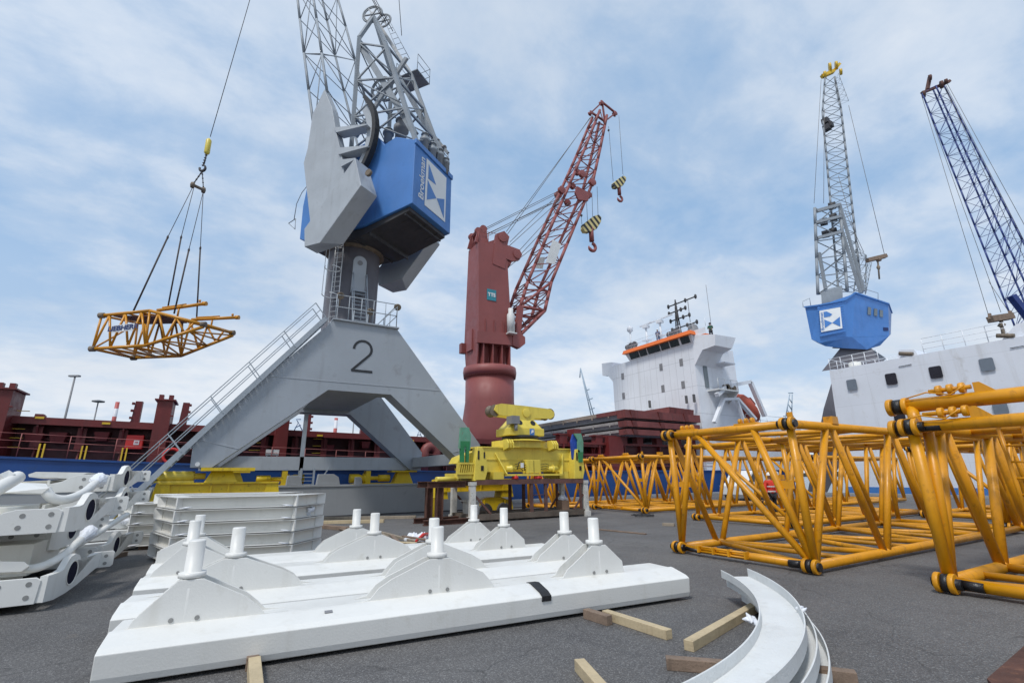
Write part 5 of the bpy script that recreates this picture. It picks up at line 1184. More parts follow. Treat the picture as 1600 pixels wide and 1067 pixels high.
far('distant_crane', 'tiny distant crane with an A shaped frame between the leg and the red deck crane', 'crane', [[(651, 684), (655, 672), (659, 684)], [(652, 679), (658, 679)], [(655, 672), (653, 668), (660, 671)], [(663, 684), (663, 672)]], 'far_blue', 320, .3)
for (px, pt, pb, r_, dd, lab) in ((184, 628, 655, 1.55, 430, 'distant red and white striped chimney above the ship left of the crane stairs'), (525.5, 653, 674, 1.5, 430, 'distant red and white striped chimney framed by the crane legs')):
    b = MB(); p = PD(px, pt, dd); q = PD(px, pb+40, dd); b.lathe((p.x, p.y, q.z), up, [(r_*1.15, 0), (r_, p.z-q.z)], 16); tag(b.build('chimney', 'chimney_bands'), lab, 'chimney', 'striped chimneys on the horizon')
def lamp(px, pt, pb, dd, lab, disc=True, wd=1.6):
    p = PD(px, pt, dd); t = thing('street_lamp', lab, 'street lamp', (p.x, p.y, 0), 'tall yard lamps beyond the ship')
    b = MB(); b.tube((p.x, p.y, 0), (p.x, p.y, p.z), .22, 8, .12); b.build('pole', 'lamp_grey', t)
    b = MB()
    if disc: b.lathe((p.x, p.y, p.z), up, [(wd*.5, -.1), (wd, 0), (wd, .25), (.3, .45)], 20)
    else: b.bar(V((p.x, p.y, p.z))-rt*wd, V((p.x, p.y, p.z))+rt*wd*.8, .5, .25)
    b.build('lamp_head', 'lamp_grey', t)
lamp(117.5, 587.5, 650, 75, 'tall yard lamp with a crossbar head rising above the ship at the left', False, .9)
lamp(153.5, 628, 655, 105, 'yard lamp with a flat round head, right of the tall one', True, 1.15)
lamp(553, 655, 675, 110, 'thin yard lamp seen small through the crane legs', True, .5)
# ================================================================== CONCRETE WALL
b = MB(); b.box((-8.0, 25.2, 0), (14.6, 25.75, 1.36)); b.box((-8.05, 25.16, 1.36), (14.65, 25.8, 1.46)); o = tag(b.build('concrete_wall', 'concrete', bevel=.015), 'long low grey concrete wall carrying the crane rail beside the quay', 'wall')
b = MB(); b.box((-9, 25.02, 0), (15.5, 25.2, .05)); struct(b, 'drain_channel', 'dark_steel')
for (px, w_, h_, lab) in ((353, .7, .45, 'pale block standing on the wall at the foot of the post'), (592, 1.1, .5, 'wider pale block with a sloping top on the wall'), (559, .35, .35, 'small square pale block on the wall')):
    c = PY({353: 459, 592: 512, 559: 559}[px], 755, 25.5); b = MB(); b.prism([(c.x-w_/2, 25.3, 1.46), (c.x+w_/2, 25.3, 1.46), (c.x+w_*.42, 25.3, 1.46+h_*.7), (c.x+w_*.2, 25.3, 1.46+h_), (c.x-w_*.45, 25.3, 1.46+h_)], (0, .3, 0)); tag(b.build('wall_block', 'concrete', bevel=.02), lab, 'block')
# ================================================================== YELLOW LATTICE BOOM SECTIONS ON THE YARD
def section(label, corner, L, W, H, nb, r=.10, rd=.078, ang=0.0, ydir=1, group='yellow lattice boom sections lying on the yard', extras=True, pins=True, detail=True, sides=12, enddiag=True):
    """corner = near ground corner; length along +X, width along ydir*Y"""
    t = thing('boom_section', label, 'boom section', (corner[0], corner[1], 0), group)
    ca, sa = math.cos(ang), math.sin(ang)
    def G(x, y, z): y *= ydir; return V((corner[0]+x*ca-y*sa, corner[1]+x*sa+y*ca, z))
    zb, zt = r+.05, H-r
    def one(p, q, rr_, nm, sd_=None):
        b = MB(); b.tube(p, q, rr_, sd_ or sides); b.build(nm, 'yellow_chrome', t)
    for y in (0, W):
        for z in (zb, zt): one(G(0, y, z), G(L, y, z), r, 'chord')
    hp = L/(2*nb)
    for y in (0, W):
        za, zc = (zb, zt) if y == 0 else (zt, zb)
        for i in range(nb):
            x0 = i*2*hp
            one(G(x0+.06, y, za), G(x0+hp-.1, y, zc), rd, 'diagonal'); one(G(x0+2*hp-.06, y, za), G(x0+hp+.1, y, zc), rd, 'diagonal')
        one(G(.03, y, zb), G(-.02, y, zt), rd*1.05, 'end_post'); one(G(L, y, zb), G(L, y, zt), rd, 'end_post')
    for x in (0, L):
        one(G(x, 0, zt), G(x, W, zt), r*.95, 'cross_tube'); one(G(x, 0, zb), G(x, W, zb), r*.9, 'cross_tube')
    if enddiag:
        one(G(.02, .02, zb), G(0, W-.75, zt), rd*.95, 'end_brace'); one(G(.02, 0, zb), G(0, .80, zt), rd, 'end_brace'); one(G(.02, W, zb), G(0, W-.58, zt), rd*.9, 'end_brace')
    else: one(G(.12, .0, zb), G(.22, .12, zt), rd*.95, 'end_post')
    for z in (zb, zt):
        for i in range(nb):
            x0 = i*2*hp; one(G(x0, 0, z), G(x0+hp, W, z), rd*.8, 'lacing_bar', 8); one(G(x0+hp, W, z), G(x0+2*hp, 0, z), rd*.8, 'lacing_bar', 8)
            if z == zb: one(G(x0+hp, 0, z), G(x0+hp, W, z), rd*.7, 'lacing_bar', 8)
    if pins:
        for y in (0, W):
            for z in (zb, zt):
                for k, xx in enumerate((-.04,)):
                    b = MB(); s_ = -1 if y == 0 else 1; c = G(xx, y, z); ax = G(0, 1, 0)-G(0, 0, 0)
                    for o_ in (-.13, .05): b.lathe(c+ax*o_*1.0-(G(.06, 0, 0)-G(0, 0, 0)), ax, [(.06, 0), (r*1.38, .0), (r*1.45, .015), (r*1.45, .055), (r*1.38, .07), (.06, .07)], 20, cap=False)
                    pl_ = b.build('pin_lug', 'yellow_chrome', t)
                    b = MB(); b.lathe(c-ax*.17-(G(.06, 0, 0)-G(0, 0, 0)), ax, [(.075, 0), (.075, .36)], 14); b.lathe(c-ax*.04-(G(.06, 0, 0)-G(0, 0, 0)), ax, [(r*1.3, 0), (r*1.3, .09)], 16); b.build('pin', 'black_oil', pl_)
    if detail:
        for y in ((W*.82, W*.3) if extras else (W*.8,)):
            b = MB(); c = G(.02, y, zt+r)
            ax = G(0, 1, 0)-G(0, 0, 0)
            for k in range(3): b.lathe(c+ax*(-.14+k*.14)+up*.06, ax, [(.02, 0), (.062, .01), (.062, .06), (.02, .07)], 14)
            b.box(*[V(map(f, c-V((.07, .22, .08)), c+V((.07, .3, .02)))) for f in (min, max)]) ; b.build('roller_bracket', 'yellow_chrome', t)
        b = MB(); c = G(L*.14, 0, zt+r); b.box(tuple(c-V((.12, .09, .03))), tuple(c+V((.12, .09, .13)))); b.box(tuple(G(.0, -.02, zt+r)-V((.02, .05, .02))), tuple(G(0, -.02, zt+r)+V((.02, .05, .14)))); b.build('lifting_lug', 'yellow_chrome', t)
        if enddiag:
            b = MB(); b.prism([G(.015, .13, (zb+zt)*.52), G(.01, .45, (zb+zt)*.52), G(.01, .45, (zb+zt)*.52+.16), G(.015, .13, (zb+zt)*.52+.16)], (.012, 0, 0)); b.prism([G(.015, W-.42, (zb+zt)*.52), G(.01, W-.1, (zb+zt)*.52), G(.01, W-.1, (zb+zt)*.52+.12), G(.015, W-.42, (zb+zt)*.52+.12)], (.012, 0, 0)); b.build('gusset_plate', 'yellow_chrome', t)
    if extras:
        b = MB(); c0 = G(-.12, W*.42, zb-.02); c1 = G(-.12, W*.80, zb-.02)
        for dz in (0, .09): b.tube(c0+up*dz, c1+up*dz, .018, 6)
        for k in range(4): p = c0.lerp(c1, k/3); b.box(tuple(p-V((.06, .02, .02))), tuple(p+V((.08, .02, .12))))
        b.build('step_bracket', 'yellow_chrome', t)
        b = MB(); b.tube(G(-.05, .18, zb), G(-.05, .42, zb-.01), .07, 10); b.tube(G(-.05, W-.18, zb), G(-.05, W-.55, zb-.04), .045, 10); b.build('greased_pin', 'black_oil', t)
    return t
s1_ = section('nearest yellow boom section standing clear in the yard, whole left end in view', (9.52, 5.36), 11.0, 3.0, 2.78, 4, r=.088, rd=.069)
s2_ = section('yellow boom section cut by the right edge of the photo, dark pins at its corner', (9.72, 3.48), 9.0, 3.0, 2.56, 4, r=.098, rd=.080, ydir=-1, enddiag=False, detail=False)
# upper cross tube with pins and roller clusters on the right-hand section
b = MB(); b.tube((10.18, 3.75, 2.86), (10.18, .6, 2.86), .115, 12); b.tube((9.95, 3.5, 2.5), (10.18, 3.6, 2.86), .09, 10); b.tube((10.05, 1.2, 2.5), (10.18, 1.2, 2.86), .07, 8); b.build('upper_cross_tube', 'yellow_chrome', s2_)
for (x_, z_) in ((10.16, 2.86), (9.70, 2.45)):
    for y_ in (3.85+(0 if z_ > 2.6 else -.15), 3.62+(0 if z_ > 2.6 else -.15)):
        b = MB(); b.lathe((x_, y_, z_), (0, 1, 0), [(.07, 0), (.145, .0), (.15, .015), (.15, .06), (.145, .075), (.07, .075)], 20); b.build('pin_lug', 'yellow_chrome', s2_)
    b = MB(); y_ = 3.8 if z_ > 2.6 else 3.65; b.lathe((x_, y_+.03, z_), (0, -1, 0), [(.13, 0), (.13, .12)], 16); b.tube((x_, y_-.2, z_), (x_, y_-.55, z_), .075, 12); b.build('pin', 'black_oil', s2_)
    for k in range(3):
        b = MB(); yk = 3.2-(.0 if z_ > 2.6 else .1)-k*.15; b.lathe((x_, yk, z_+.2), (0, -1, 0), [(.03, 0), (.08, 0), (.085, .02), (.085, .07), (.03, .08)], 14); b.build('guide_roller', 'yellow_chrome', s2_)
    b = MB(); yk = 2.72; b.prism([(x_-.03, yk, z_+.05), (x_-.03, yk-.3, z_+.05), (x_-.03, yk-.08, z_+.26), (x_-.03, yk, z_+.26)], (.06, 0, 0)); b.tube((x_, 3.3, z_+.2), (x_, 2.75, z_+.2), .035, 8)
    b.path([(x_-.1, 3.6, z_+.12), (x_-.11, 3.3, z_+.18), (x_-.1, 3.0, z_+.1), (x_-.12, 2.8, z_+.22)], .012, 5); b.build('roller_bracket', 'yellow_chrome', s2_)
b = MB()
for y_ in (2.35, 2.62): b.tube((10.6, y_, .3), (10.35, y_, 2.5), .03, 8)
for k in range(9): z_ = .45+k*.24; b.tube((10.6-.25*(z_-.3)/2.2, 2.35, z_), (10.6-.25*(z_-.3)/2.2, 2.62, z_), .018, 6)
b.build('ladder', 'yellow_chrome', s2_)
section('yellow boom section lying just behind the nearest one, black pins at its left corner', (16.65, 9.75), 9.5, 3.9, 2.95, 4, r=.09, rd=.07, ang=-.0, extras=False, sides=10)
section('yellow boom section between the spreader and the nearest section, long side towards the camera', (17.75, 17.5), 9.0, 3.7, 2.74, 4, r=.10, rd=.072, extras=True, sides=10)
section('yellow boom section partly hidden behind the right end of the spreader', (15.6, 22.0), 10.5, 2.6, 2.7, 5, r=.10, rd=.068, extras=False, detail=False, sides=8)
section('yellow boom section far back beyond the worker', (27.5, 14.5), 9.5, 3.2, 2.7, 4, r=.10, rd=.072, extras=False, detail=False, sides=8)
section('yellow boom section far back at the right, in front of the white ship', (24.5, 6.0), 9.5, 3.0, 2.8, 4, r=.10, rd=.072, extras=False, detail=False, sides=8)
section('yellow boom section at the back right, seen through the nearest section', (20.5, 2.6), 9, 3.0, 2.75, 4, r=.10, rd=.072, extras=False, detail=False, sides=8)
# timbers under the nearest section
def beam(p, q, w_, h_, mat, label, name='timber_beam', z0=0.0, group=None, cat='timber'):
    b = MB(); p = V((p[0], p[1], z0+h_/2)); q = V((q[0], q[1], z0+h_/2)); b.bar(p, q, w_, h_); o = b.build(name, mat, bevel=.006, seg=2); return tag(o, label, cat, group)
# ================================================================== CONTAINER SPREADER ON ITS RUSTY CRADLE
FX0, FX1, FY0, FY1 = 8.75, 14.75, 18.1, 20.1
cr = thing('steel_cradle', 'rusty brown steel cradle with chipped white corner posts under the yellow spreader', 'cradle', (11.7, 19.2, 0))
b = MB(); 
b.box((FX0+.2, FY0, .08), (FX1-.2, FY0+.2, .30)); b.box((FX0+.2, FY1-.2, .08), (FX1-.2, FY1, .30)); b.box((FX0, FY0+.2, .08), (FX0+.2, FY1-.2, .30)); b.box((FX1-.2, FY0+.2, .08), (FX1, FY1-.2, .30))
for k in range(14): x_ = FX0+.3+k*.41; b.box((x_, FY0+.2, .18), (x_+.3, FY1-.2, .26))
b.build('base_frame', 'cradle_base', cr)
for x_ in (FX0, FX1-.22):
    for y_ in (FY0-.02, FY1-.2): b = MB(); b.box((x_, y_, .0), (x_+.22, y_+.22, 1.42)); b.box((x_-.05, y_-.05, 0), (x_+.27, y_+.27, .22)); b.box((x_-.02, y_-.02, 1.42), (x_+.24, y_+.24, 1.56)); b.build('corner_post', 'chipped_white', cr)
b = MB()
for y_ in (FY0, FY1-.18): b.box((FX0+.24, y_, 1.44), (FX1-.24, y_+.16, 1.64))
for x_ in (FX0+.02, FX1-.2): b.box((x_, FY0+.2, 1.42), (x_+.16, FY1-.2, 1.58))
b.build('top_rail', 'rust_brown', cr)
b = MB()
for y_ in (FY0+.02, FY1-.14):
    for x_ in (11.62, 12.36): b.box((x_, y_, .3), (x_+.13, y_+.1, 1.44))
    b.bar((FX0+.25, y_+.05, 1.0), (FX0+.95, y_+.05, .3), .05, .08); b.bar((FX1-.25, y_+.05, .95), (FX1-.8, y_+.05, .3), .05, .08); b.box((FX1-.45, y_, .3), (FX1-.36, y_+.08, 1.44))
for z_ in (.62, .98): b.tube((11.7, FY0+.05, z_), (12.4, FY0+.05, z_), .018, 6)
b.build('brace', 'rust_brown', cr)
sp = thing('container_spreader', 'lemon yellow container spreader with green and blue corner flaps on the rusty cradle', 'spreader', (11.7, 19.1, 1.6))
b = MB()
x0, x1 = PY(755, 700, 18.7).x, PY(890, 700, 18.7).x
b.box((9.25, 18.55, 1.95), (14.35, 18.62, 2.95)); b.box((9.25, 19.58, 1.95), (14.35, 19.65, 2.95)); b.box((9.25, 18.5, 2.95), (14.35, 19.7, 3.0)); b.box((9.25, 18.62, 1.95), (14.35, 19.58, 2.0)); b.box((9.2, 18.52, 2.45), (14.4, 18.55, 2.5))
b.box((10.45, 18.1, 1.78), (13.35, 18.6, 1.86)); b.box((9.9, 18.3, 1.65), (10.4, 19.6, 1.95)); b.box((13.3, 18.3, 1.65), (13.8, 19.6, 1.95))
for x_, s_ in ((10.42, 1), (13.3, -1)): b.prism([(x_-s_*.35, 18.52, 2.75), (x_, 18.12, 1.86), (x_, 18.52, 1.86)], (.06, 0, 0))
b.build('main_beam', 'lemon', sp)
b = MB()   # left grille and stepped end
for k in range(13): x_ = 8.28+k*.095; b.bar((x_, 18.22, 1.92), (x_+.05, 18.22, 2.26), .03, .05, (0, 1, 0))
b.box((8.2, 18.18, 1.86), (9.5, 18.26, 1.92)); b.box((8.2, 18.18, 2.26), (9.5, 18.26, 2.32)); b.box((8.2, 18.26, 1.7), (9.5, 19.5, 1.9))
b.prism([(8.35, 18.6, 2.3), (9.3, 18.6, 2.3), (9.3, 18.6, 2.85), (8.75, 18.6, 2.65), (8.5, 18.6, 2.55)], (0, .9, 0)); b.build('end_guard', 'lemon', sp)
for x_ in (8.9, 14.0):
    b = MB(); b.prism([(x_, 18.1, 1.6), (x_+.5, 18.1, 1.6), (x_+.62, 18.1, 2.0), (x_+.55, 18.1, 2.6), (x_+.35, 18.1, 2.95), (x_+.15, 18.1, 2.95), (x_+.05, 18.1, 2.4)], (0, .5, 0)); b.prism([(x_, 19.6, 1.6), (x_+.5, 19.6, 1.6), (x_+.5, 19.6, 2.4), (x_+.05, 19.6, 2.4)], (0, .4, 0)); b.box((x_+.05, 18.3, 1.6), (x_+.5, 19.8, 1.95)); o = b.build('corner_housing', 'lemon', sp, bevel=.02)
    b = MB(); b.box((x_+.3, 18.08, 2.0), (x_+.42, 18.1, 2.2)); b.box((x_+.15, 18.08, 2.45), (x_+.22, 18.1, 2.8)); b.box((x_+.42, 18.08, 2.5), (x_+.48, 18.1, 2.75)); b.build('slot', 'black_oil', o)
gl = [PY(720.5, 667.5, 18.2), PY(733, 667.5, 18.2), PY(736, 681, 18.2), PY(735, 703, 18.2), PY(733, 721, 18.2), PY(721, 721, 18.2), PY(718, 700, 18.2)]
b = MB(); b.prism(gl[:4]+[PY(718, 700, 18.2)], (0, .14, 0)); fl = b.build('corner_flap', 'green_pale', sp)
b = MB(); b.prism([PY(720, 696, 18.17), PY(725.5, 696, 18.17), PY(725.5, 722, 18.17), PY(720.5, 722, 18.17)], (0, .14, 0)); b.prism([PY(729, 696, 18.17), PY(733.5, 696, 18.17), PY(732.5, 722, 18.17), PY(729, 722, 18.17)], (0, .14, 0)); b.prism([PY(720, 689, 18.175), PY(734, 689, 18.175), PY(733.5, 698, 18.175), PY(720, 698, 18.175)], (0, .14, 0)); b.build('flap_arm', 'green_paint', fl)
b = MB(); b.prism([PY(x, y, 18.2) for x, y in ((902, 678), (907, 677), (911, 690), (911, 708), (906, 722), (899, 726), (895, 715), (893, 690), (896, 678))], (0, .12, 0)); fl = b.build('corner_flap', 'blue_flap', sp)
b = MB(); b.prism([PY(x, y, 18.1) for x, y in ((897, 677), (908, 677), (911.5, 690), (911, 716), (903, 716), (903, 688))], (0, .08, 0)); b.build('flap_face', 'green_pale', fl)
b = MB(); b.prism([PY(x, y, 18.06) for x, y in ((904, 706), (911, 706), (910.5, 722), (904.5, 722))], (0, .04, 0)); b.build('flap_arm', 'green_paint', fl)
cx_ = 11.72
b = MB(); b.lathe((cx_, 19.1, 2.98), up, [(1.2, .30), (.85, .38)], 24); b.prism([V((cx_+1.4*math.cos(math.radians(22.5+45*i)), 19.1+.95*math.sin(math.radians(22.5+45*i)), 2.99)) for i in range(8)], up*.3); b.build('slewing_deck', 'lemon', sp)
for x_ in (cx_-1.25, cx_+1.1):
    for k in range(3): b = MB(); b.prism([(x_+k*.12, 18.05, 2.95), (x_+k*.12, 18.5, 2.85), (x_+k*.12, 18.5, 3.32), (x_+k*.12, 18.2, 3.32), (x_+k*.12, 18.05, 3.15)], (.06, 0, 0)); b.build('clamp_plate', 'lemon', sp)
b = MB(); b.lathe((cx_, 19.1, 3.36), up, [(.75, 0), (.85, .05), (.85, .16), (.7, .2)], 32); b.build('slewing_ring', 'black_oil', sp)
b = MB(); b.hexa([(cx_-.92, 18.45, 3.52), (cx_+.92, 18.45, 3.52), (cx_+.92, 19.75, 3.52), (cx_-.92, 19.75, 3.52)], [(cx_-.92, 18.45, 3.86), (cx_+.92, 18.45, 3.86), (cx_+.92, 19.75, 3.86), (cx_-.92, 19.75, 3.86)])
b.hexa([(cx_-.85, 18.5, 3.86), (cx_+.85, 18.5, 3.86), (cx_+.85, 19.7, 3.86), (cx_-.85, 19.7, 3.86)], [(cx_-.45, 18.8, 4.38), (cx_+.48, 18.8, 4.38), (cx_+.48, 19.4, 4.38), (cx_-.45, 19.4, 4.38)]); hd_ = b.build('rotator_housing', 'lemon', sp, bevel=.03)
for x_ in (cx_-.28, cx_+.42):
    b = MB(); nrm = V((0, -.87, .5)).normalized(); b.lathe(V((x_, 18.64, 4.12)), nrm, [(.13, .0), (.13, .012)], 18); b.build('round_opening', 'black_oil', hd_)
b = MB(); b.box((cx_+.12, 18.43, 3.56), (cx_+.36, 18.45, 3.84)); st_ = b.build('blue_sticker', 'crane_blue', hd_)
b = MB(); b.prism([(cx_+.17, 18.42, 3.62), (cx_+.31, 18.42, 3.68), (cx_+.31, 18.42, 3.78), (cx_+.22, 18.42, 3.78)], (0, .01, 0)); b.build('sticker_mark', 'white_paint', st_)
b = MB(); b.box((cx_-.95, 18.2, 4.0), (cx_-.55, 18.7, 4.35)); b.tube((cx_-.7, 18.3, 3.7), (cx_-.7, 18.3, 4.0), .08, 8); b.build('hydraulic_unit', 'lamp_grey', sp)
arm_ = [(cx_-1.55, 4.62), (cx_-1.45, 4.86), (cx_-1.2, 4.93), (cx_+.1, 4.90), (cx_+1.5, 4.84), (cx_+1.72, 4.7), (cx_+1.7, 4.5), (cx_+1.5, 4.38), (cx_+.6, 4.36), (cx_+.45, 4.2), (cx_-.2, 4.2), (cx_-.4, 4.36), (cx_-1.3, 4.42)]
for y_ in (18.72, 19.38): b = MB(); b.prism([(x, y_, z) for x, z in arm_], (0, .08, 0)); b.build('suspension_arm', 'lemon', sp)
for x_ in (cx_-1.45, cx_+1.55): b = MB(); b.lathe((x_, 18.82, 4.62), (0, 1, 0), [(.1, 0), (.27, .02), (.22, .1), (.22, .42), (.27, .5), (.1, .52)], 22); b.build('sheave', 'rust_ring', sp)
b = MB(); b.lathe((cx_+.12, 18.66, 4.58), (0, 1, 0), [(.08, 0), (.2, .01), (.2, .06)], 20); b.build('centre_pin', 'lemon', sp)
b = MB(); b.box((11.45, 18.15, 1.88), (12.2, 18.5, 2.45)); b.build('control_box', 'lemon', sp, bevel=.02)
b = MB(); b.box((11.82, 18.135, 1.92), (11.83, 18.15, 2.43)); b.build('door_gap', 'black_oil', sp)
for x_, s_ in ((10.75, 1), (12.95, -1)):
    b = MB(); b.lathe((x_-s_*.25, 18.3, 2.08), (s_, 0, 0), [(.06, 0), (.12, .03), (.12, .2), (.15, .22), (.15, .28), (.1, .3), (.1, .5), (.07, .55)], 16); b.build('hydraulic_motor', 'lemon', sp)
b = MB()
for z0_ in (2.05, 2.15, 2.25): b.path([(10.9, 18.25, z0_), (11.1, 18.15, z0_+.06), (11.25, 18.14, z0_-.05), (11.45, 18.2, z0_)], .014, 5); b.path([(12.2, 18.2, z0_), (12.45, 18.15, z0_+.04), (12.7, 18.25, z0_)], .012, 5)
b.path([(11.0, 18.2, 2.05), (11.05, 18.12, 2.35), (11.3, 18.12, 2.4), (11.35, 18.15, 2.0)], .02, 6); b.build('hydraulic_hose', 'black_rubber', sp)
b = MB(); b.box((11.12, 18.08, 2.12), (11.26, 18.12, 2.32)); b.build('paper_tag', 'white_paint', sp)
for (x_, lab) in ((10.88, 'red cloth bundle lying on the rusty top rail, left of the other'), (12.05, 'red cloth bundle lying on the rusty top rail, right of the other')):
    b = MB(); 
    for k in range(7): b.lathe((x_+random.uniform(-.14, .14), FY0+.08+random.uniform(-.05, .05), 1.64), up, [(.06, 0), (.09, .05), (.05, random.uniform(.1, .2)), (.01, .22)], 8)
    tag(b.build('red_cloth', 'red_signal'), lab, 'cloth', 'red bundles on the cradle')
b = MB(); b.box((13.55, 18.5, .27), (13.95, 18.9, .68)); o = b.build('cardboard_box', 'cardboard', bevel=.01); tag(o, 'small brown cardboard box standing inside the rusty cradle', 'box')
b = MB()
for k in range(6): b.lathe((13.78+random.uniform(-.12, .14), 18.75+random.uniform(-.1, .1), .66), up, [(.05, 0), (.13, .06), (.1, .16), (.02, random.uniform(.2, .3))], 9)
tag(b.build('plastic_bag', 'plastic_wrap'), 'crumpled white plastic bag on top of the brown box', 'bag')
b = MB(); b.box((9.1, 18.5, .27), (9.35, 19.6, .75)); b.box((9.0, 18.45, .75), (9.45, 19.7, .82)); tag(b.build('battered_chest', 'chipped_white', bevel=.01), 'battered white chest at the left end inside the rusty cradle', 'chest')
# rusty trestle of H beams left of the cradle
tr = thing('steel_trestle', 'dark rusty trestle of steel beams standing left of the spreader cradle', 'trestle', (7.6, 19.0, 0))
def ibeam(mb, p, q, w_, h_, upv=(0, 0, 1)):
    p = V(p); q = V(q); d = (q-p).normalized(); u0 = V(upv); x = d.cross(u0).normalized(); y = x.cross(d).normalized()
    for s_ in (-1, 1): mb.bar(p+y*s_*(h_/2-.015), q+y*s_*(h_/2-.015), w_, .03, upv)
    mb.bar(p, q, .03, h_-.06, upv)
for k, y_ in enumerate((18.2, 19.3)):
    xo = 7.45+(0.0 if k == 0 else .0)
    b = MB(); ibeam(b, (xo-.6, y_, .1), (xo+1.5, y_, .1), .22, .2); b.build('foot_beam', 'rust', tr)
    b = MB(); ibeam(b, (xo, y_, .2), (xo, y_, 1.36), .24, .26, (1, 0, 0)); b.build('post', 'rust', tr)
    b = MB(); ibeam(b, (xo-.5, y_, 1.48), (xo+1.1, y_, 1.48), .22, .24); b.build('top_beam', 'rust', tr)
b = MB(); b.tube((7.3, 18.2, 1.68), (8.2, 18.4, 1.68), .1, 10); tag(b.build('yellow_roller', 'lemon'), 'short yellow tube lying on top of the rusty trestle', 'tube')
b = MB(); b.box((7.75, 19.9, .0), (8.15, 20.4, .95)); tag(b.build('yellow_cabinet', 'bogie_yellow', bevel=.02), 'small yellow cabinet on the ground behind the trestle', 'cabinet')
# ================================================================== WHITE BOX FRAMES (stack)
FA, FB = V((-.74, 13.0, 0)), V((1.62, 12.55, 0)); FC, FD = V((2.40, 13.55, 0)), V((-1.22, 14.75, 0))
BH = .268
def boxframe_mb():
    b = MB(); P4 = [FA, FB, FC, FD]; th = .012; fw_ = .17
    cen = (FA+FB+FC+FD)/4
    inn = []
    for i in range(4):
        a, c, d = P4[i-1], P4[i], P4[(i+1) % 4]; e1 = (c-a).normalized(); e2 = (d-c).normalized(); n1 = V((-e1.y, e1.x, 0)); n2 = V((-e2.y, e2.x, 0)); bis = (n1+n2); bis = bis/ max(.3, bis.dot(n1)); inn.append(bis)
    def ringz(off): return [p+n_*off for p, n_ in zip(P4, inn)]
    o_, m_, i_ = ringz(0), ringz(fw_), ringz(fw_*1.9)
    web_o, web_i = ringz(fw_*.75), ringz(fw_*.9)
    for (z0, z1) in ((.0, .014), (BH-.034, BH-.020)):
        for k in range(4):
            j = (k+1) % 4; b.hexa([o_[k]+up*z0, o_[j]+up*z0, i_[j]+up*z0, i_[k]+up*z0], [o_[k]+up*z1, o_[j]+up*z1, i_[j]+up*z1, i_[k]+up*z1])
    wbm = MB()
    for k in range(4):
        j = (k+1) % 4; z0, z1 = .014, BH-.034; wbm.hexa([web_o[k]+up*z0, web_o[j]+up*z0, web_i[j]+up*z0, web_i[k]+up*z0], [web_o[k]+up*z1, web_o[j]+up*z1, web_i[j]+up*z1, web_i[k]+up*z1])
    return b, o_, web_o, wbm
def box_frame(label, first=None):
    t = thing('box_frame', label, 'steel frame', (FA.x, FA.y, 0), 'white steel frames stacked behind the girders')
    b, o_, wb, wbm = boxframe_mb(); b.build('flange', 'cream_white', t, whole=True); wbm.build('web', 'cream_inner', t, whole=True)
    b = MB()
    for k in range(4):
        p, q = o_[k], wb[k]; d = (q-p); e = V((-d.y, d.x, 0)).normalized()*.016; b.prism([p-e+up*.014+d*.02, p+e+up*.014+d*.02, q+e+up*.014, q-e+up*.014], up*(BH-.049))
    b.build('corner_stiffener', 'cream_white', t); 
    b = MB(); 
    for (c, d) in ((FA, V((1, .02, 0))), (FB, V((-1, .05, 0)))):
        p = c+d*random.uniform(.05, .2)+up*.02; b.path([p, p+d*.12+V((0, -.05, .01)), p+d*.22+V((0, -.02, .03))], [.012, .022, .006], 6)
    b.build('packing_foam', 'plastic_wrap', t); return t
bf = box_frame('white trapezoid steel frame, lowest of the stack of five behind the girders')
bf['label'] = 'white trapezoid steel frame, lowest of the stack of five behind the girders'
ordn = ['second from the bottom of', 'middle one of', 'second from the top of', 'topmost of']
bf.location.z = .07
for k in range(4):
    dup(bf, (FA.x+.012*(k % 2), FA.y+.01*k, .07+BH*(k+1)), .006*(-1)**k, f'white trapezoid steel frame, {ordn[k]} the stack of five behind the girders')
dup(bf, (FA.x-.20, FA.y+2.2, .07+BH*4.0), .03, 'white steel frame just visible behind the top of the stack of five')
dup(bf, (FA.x-.20, FA.y+2.2, .07+BH*3.0), .03, 'white steel frame hidden below another behind the stack of five')
for k in range(4): dup(bf, (FA.x-1.15, FA.y+3.6, .10+BH*k), .0, 'white steel frame beside the yellow bogie, '+['lowest', 'second from the bottom', 'second from the top', 'topmost'][k]+' of four')
# paler under-stack
beam((-1.6, 16.7), (-.4, 16.9), .12, .10, 'timber_old', 'timber strip under the four frames beside the yellow bogie')
for (p, q, lab) in (((-.6, 13.1), (1.9, 13.2), 'front'), ((-.9, 13.75), (2.1, 13.8), 'rear')): beam(p, q, .09, .068, 'timber_old', f'{lab} timber strip under the stack of white frames', group='timber strips under the frame stack')
# loose plastic on the stack
b = MB(); p = V((2.05, 13.25, 1.0))
for k in range(5): b.lathe(p+V((random.uniform(-.08, .08), random.uniform(-.12, .12), random.uniform(-.08, .08))), V((random.uniform(-1, 1), random.uniform(-1, 1), .5)), [(.01, -.1), (.06, -.03), (.05, .05), (.01, .12)], 8)
tag(b.build('plastic_wrap', 'plastic_wrap'), 'crumpled white plastic wrap tied to the right side of the frame stack', 'plastic wrap')
